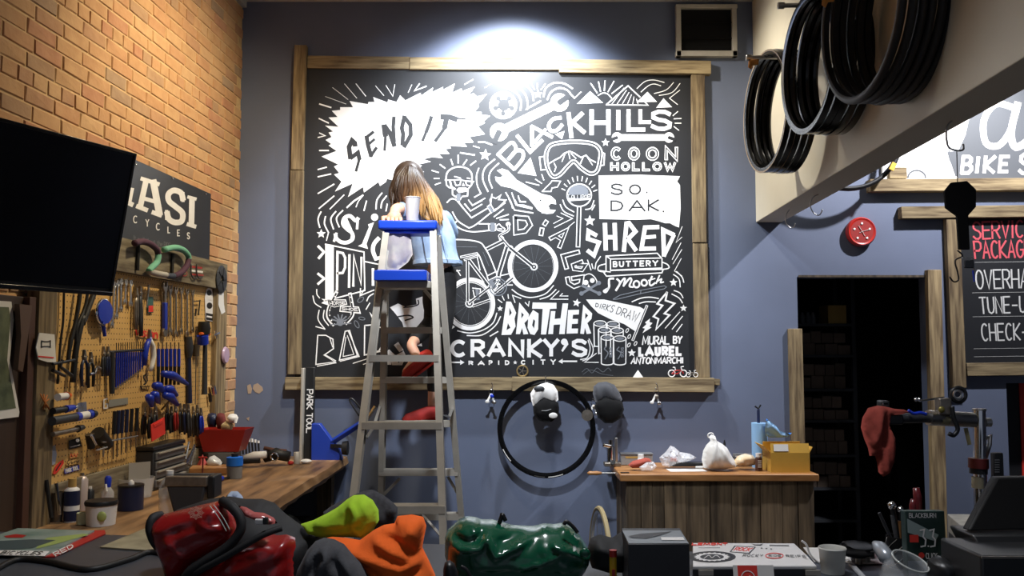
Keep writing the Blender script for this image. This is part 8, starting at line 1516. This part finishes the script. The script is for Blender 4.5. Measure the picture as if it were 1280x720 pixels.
# glass jar lying tilted
p = P(1139, 712, 2.30); ax = V((.25, -.35, .9)).normalized(); Mj = frame(p - ax * .02, ax.orthogonal(), ax); t = T('glass_jar', 'open clear glass jar tilted on the counter before the pen pot', 'jar', V((p.x, p.y, ZC))); 
Mj = Matrix.Translation((p.x - .02, p.y + .03, ZC + .012)) @ ax.to_track_quat('Z', 'Y').to_matrix().to_4x4()
b = MB(); b.lathe([(.001, 0), (.046, 0), (.054, .010), (.055, .045), (.044, .062), (.044, .078), (.047, .080), (.044, .082), (.040, .078), (.040, .062), (.050, .044), (.049, .012), (.042, .004), (.001, .004)], Mj, 28); b.build('jar', mat('jar_glass', (.8, .84, .86), .04, alpha=.16, spec=1.0), t, ang=3)
b = MB(); b.tube([Mj @ V((.0455 * math.cos(a), .0455 * math.sin(a), .079)) for a in [2 * PI * k / 28 for k in range(28)]], .0022, 6, closed=True); b.build('lip', mat('lip_glass', hx('#b9bdb8'), .1), t)
# white boxes and black screen
t = T('white_carton', 'white printed carton under the black screen', 'box', onC(1203, 716)); p0 = P(1186, 662, 2.56); p1 = P(1213, 668, 2.36); b = MB(); zt = P(0, 664, 2.36).z
b.hexa([(P(1213, 700, 2.34).x, 2.34, ZC + .001), (P(1290, 700, 2.34).x, 2.34, ZC + .001), (P(1290, 700, 2.34).x, 2.60, ZC + .001), (P(1186, 700, 2.60).x, 2.60, ZC + .001), (P(1213, 700, 2.34).x, 2.34, zt), (P(1290, 700, 2.34).x, 2.34, zt), (P(1290, 700, 2.34).x, 2.60, zt), (P(1186, 700, 2.60).x, 2.60, zt)]); b.build('body', mat('grey_white_carton', hx('#8d8a82'), .6, col2=hx('#b5b1a6'), scale=18), t, bevel=.002, smooth=False)
xs = P(1213, 700, 2.34).x; xk = P(1186, 700, 2.60).x
dd = Draw(lambda x, y, l: V((xs + (xk - xs) * x - .0012, 2.34 + .26 * x, ZC + y)))
for k in range(9): dd.st([(.06, .012 + k * .016), (.06 + .2 * ((k * 3) % 4 + 1) / 5, .012 + k * .016)], .004)
dd.poly([(.35, .01), (.95, .01), (.95, .10), (.35, .10)]); dd.build('dark_print', 'dgrey', t)
t = T('black_screen', 'black slanted sales screen on a dark stand at the right edge', 'screen', onC(1260, 716))
a = P(1210, 664, 2.30); c = P(1246, 597, 2.42); b = MB(); wv = V((.5, .05, 0))
b.hexa([a, a + wv, a + wv + V((0, .035, 0)), a + V((0, .035, 0)), c, c + wv, c + wv + V((0, .035, 0)), c + V((0, .035, 0))]); b.build('panel', mat('screen_black', hx('#060607'), .55, spec=.25), t, bevel=.006)
b = MB(); a2 = P(1214, 668, 2.28); b.hexa([a2 + V((.01, -.03, -.035)), a2 + V((.45, -.03, -.035)), a2 + V((.45, .1, -.035)), a2 + V((.01, .1, -.035)), a2 + V((0, 0, .0)), a2 + V((.45, 0, .0)), a2 + V((.45, .12, .0)), a2 + V((0, .12, .0))]); b.build('stand', 'black', t, bevel=.006)
t = T('black_cash_box', 'black metal cash drawer below the screen at the right edge', 'cash drawer', onC(1270, 735)); x0 = P(1226, 694, 2.12).x; zt_ = P(0, 694, 2.12).z; b = MB(); b.box((x0 + .2, 2.12 + .1, (ZC + zt_) / 2), (.4, .2, zt_ - ZC - .002)); b.build('body', 'black', t, bevel=.006); b = MB(); b.box((x0 + .2, 2.117, zt_ - .004), (.4, .004, .005)); b.build('edge', 'tool_steel', t)
b = pillow([(1158, 716), (1160, 700), (1172, 694), (1186, 698), (1198, 706), (1204, 722), (1195, 732), (1165, 732)], 2.30, .05, res=4, noise_amp=.01); solo(b, 'black_camera_case', 'black', 'black lumpy case between the jar and the cash drawer', 'case', ang=.6)
# ================================================================== REPAIR STAND on the right
Yr = 3.25
PF = -9
t = T('repair_stand', 'chrome bicycle repair stand with a clamp arm at the right', 'stand', (P(1223, 700, Yr).x, Yr, 0))
a = P(1224, 513, Yr); c = P(1222, 700, Yr); c.z = .02; b = MB(); b.cyl(a, c, .0215, n=20); b.build('post', 'chrome', t); b = MB(); b.cyl(a, a + V((0, 0, .006)), .024, n=20); b.build('post_cap', 'steel', t)
b = MB(); b.lathe([(.001, 0), (.26, 0), (.26, .012), (.001, .016)], Matrix.Translation((c.x, c.y, 0)), 32); b.build('base_plate', 'dgrey', t)
b = MB(); b.cyl(P(1216, 525, Yr - .01), P(1160, 522, Yr - .05), .027, n=16); b.build('arm', 'steel', t); b = MB(); b.cyl(P(1160, 522, Yr - .05), P(1124, 523, Yr - .08), .018, n=14); b.build('inner_arm', 'dgrey', t)
b = MB(); b.cyl(P(1184, 524, Yr - .04), P(1174, 523.5, Yr - .045), .0225, n=16); b.build('tape_band', mat('beige_tape', hx('#a39a78'), .8), t); b = MB(); b.cyl(P(1217, 525, Yr - .005), P(1209, 524.6, Yr - .012), .026, n=16); b.build('collar', mat('beige_tape2', hx('#8f8569'), .7), t)
b = MB(); b.cyl(P(1231, 528, Yr), P(1238, 528, Yr), .016); b.build('bolt', 'steel', t)
b = MB(); b.cyl(P(1223, 573, Yr), P(1223, 585, Yr), .034, n=20); b.build('clamp_ring', mat('dark_red_ring', hx('#5c1f1d'), .4), t); b = MB(); b.cyl(P(1223, 585, Yr), P(1223, 592, Yr), .030, n=20); b.build('lower_ring', 'black', t)
b = MB(); b.tube([P(1232, 572, Yr), P(1237, 556, Yr), P(1238, 544, Yr), P(1232, 548, Yr)], .008, 7); b.build('quick_lever', 'steel', t, ang=3)
b = MB(); b.cyl(P(1223, 596, Yr - .001), P(1223, 610, Yr - .001), .0225, n=18); b.build('label_band', mat('beige_label', hx('#9a927a'), .8), t)
b = MB(); b.tube([P(1198 + 9 * math.cos(a), 493.5 + 9 * math.sin(a), Yr - .06) for a in [2 * PI * k / 20 for k in range(20)]], .007, 7, closed=True); b.build('crank_wheel', 'black', t, ang=3); b = MB(); b.tube([P(1197 + 5 * math.cos(a), 493 + 5 * math.sin(a), Yr - .07) for a in [2 * PI * k / 16 for k in range(16)]], .004, 6, closed=True); b.build('crank_ring', 'steel', t)
b = MB(); b.tube([P(1180, 497, Yr - .05), P(1150, 501, Yr - .06)], .004, 6); b.build('lever_rod', 'chrome', t); 
for x in (1145, 1149): b = MB(); b.ball(P(x, 499.5, Yr - .06), .007, 8, 5); b.build('lever_tip', 'chrome', t)
b = MB(); b.box(P(1179, 508, Yr - .05), (.045, .04, .06)); b.build('clamp_housing', 'tool_steel', t, bevel=.005); b = MB(); b.ball(P(1177, 512, Yr - .075), (.012, .008, .012), 8, 6); b.build('brass_knob', mat('brass_knob', hx('#8a8042'), .4, .5), t)
b = MB(); b.tube([P(x, y, Yr - .08) for x, y in spl([(1190, 508), (1192, 522), (1197, 536), (1192, 544), (1186, 542)], 5)], .008, 7); b.build('strap', 'black', t, ang=3)
b = MB(); b.tube([P(x, y, Yr - .1) for x, y in spl([(1135, 513), (1142, 517), (1150, 516), (1158, 518)], 5)], .006, 7); b.build('blue_cable', 'blue_tool', t, ang=3)
b = MB(); b.box(P(1104, 514, Yr - .09), (.028, .05, .075)); b.box(P(1116, 524, Yr - .09), (.06, .04, .035)); b.build('jaw', 'black', t, bevel=.005); b = MB(); b.box(P(1105, 504.5, Yr - .1), (.022, .03, .008)); b.build('jaw_bolt', 'chrome', t, bevel=.002)
b = MB(); b.bar(P(1207, 535, Yr - .03), P(1212, 556, Yr - .03), .014, .003); b.build('paper_tag', mat('beige_tag', hx('#8f8866'), .8), t)
cl = pillow([(1076, 534), (1078, 522), (1085, 510), (1096, 507), (1106, 508), (1118, 511), (1130, 512), (1136, 515), (1128, 518), (1114, 519), (1112, 532), (1119, 548), (1120, 560), (1117, 580), (1112, 592), (1104, 596), (1098, 590), (1096, 578), (1094, 570), (1087, 570), (1085, 560), (1080, 548)], Yr - .12, .035, [([(1098, 512), (1096, 535), (1088, 555)], .014, 3), ([(1108, 512), (1104, 545), (1098, 575)], -.014, 3), ([(1082, 525), (1092, 545)], -.010, 3), ([(1112, 540), (1114, 575)], .010, 3), ([(1102, 560), (1106, 592)], .010, 2.5)], res=3.4, noise_amp=.008)
solo(cl, 'shop_rag', mat('red_shop_rag', hx('#8c3a30'), .95, bump=.2, scale=40, var=.1), 'rust red cloth hanging from the jaw of the repair stand', 'cloth', ang=3)
t = T('remote_control', 'black remote clipped to the right of the stand post', 'remote', P(1246, 600, Yr)); b = MB(); b.box(P(1246.5, 585, Yr), (.036, .025, .11)); b.build('body', 'black', t, bevel=.004)
for k in range(6): b = MB(); b.box(P(1246.5, 575 + k * 3, Yr - .0135), (.016, .003, .003)); b.build('button', 'grey', t)
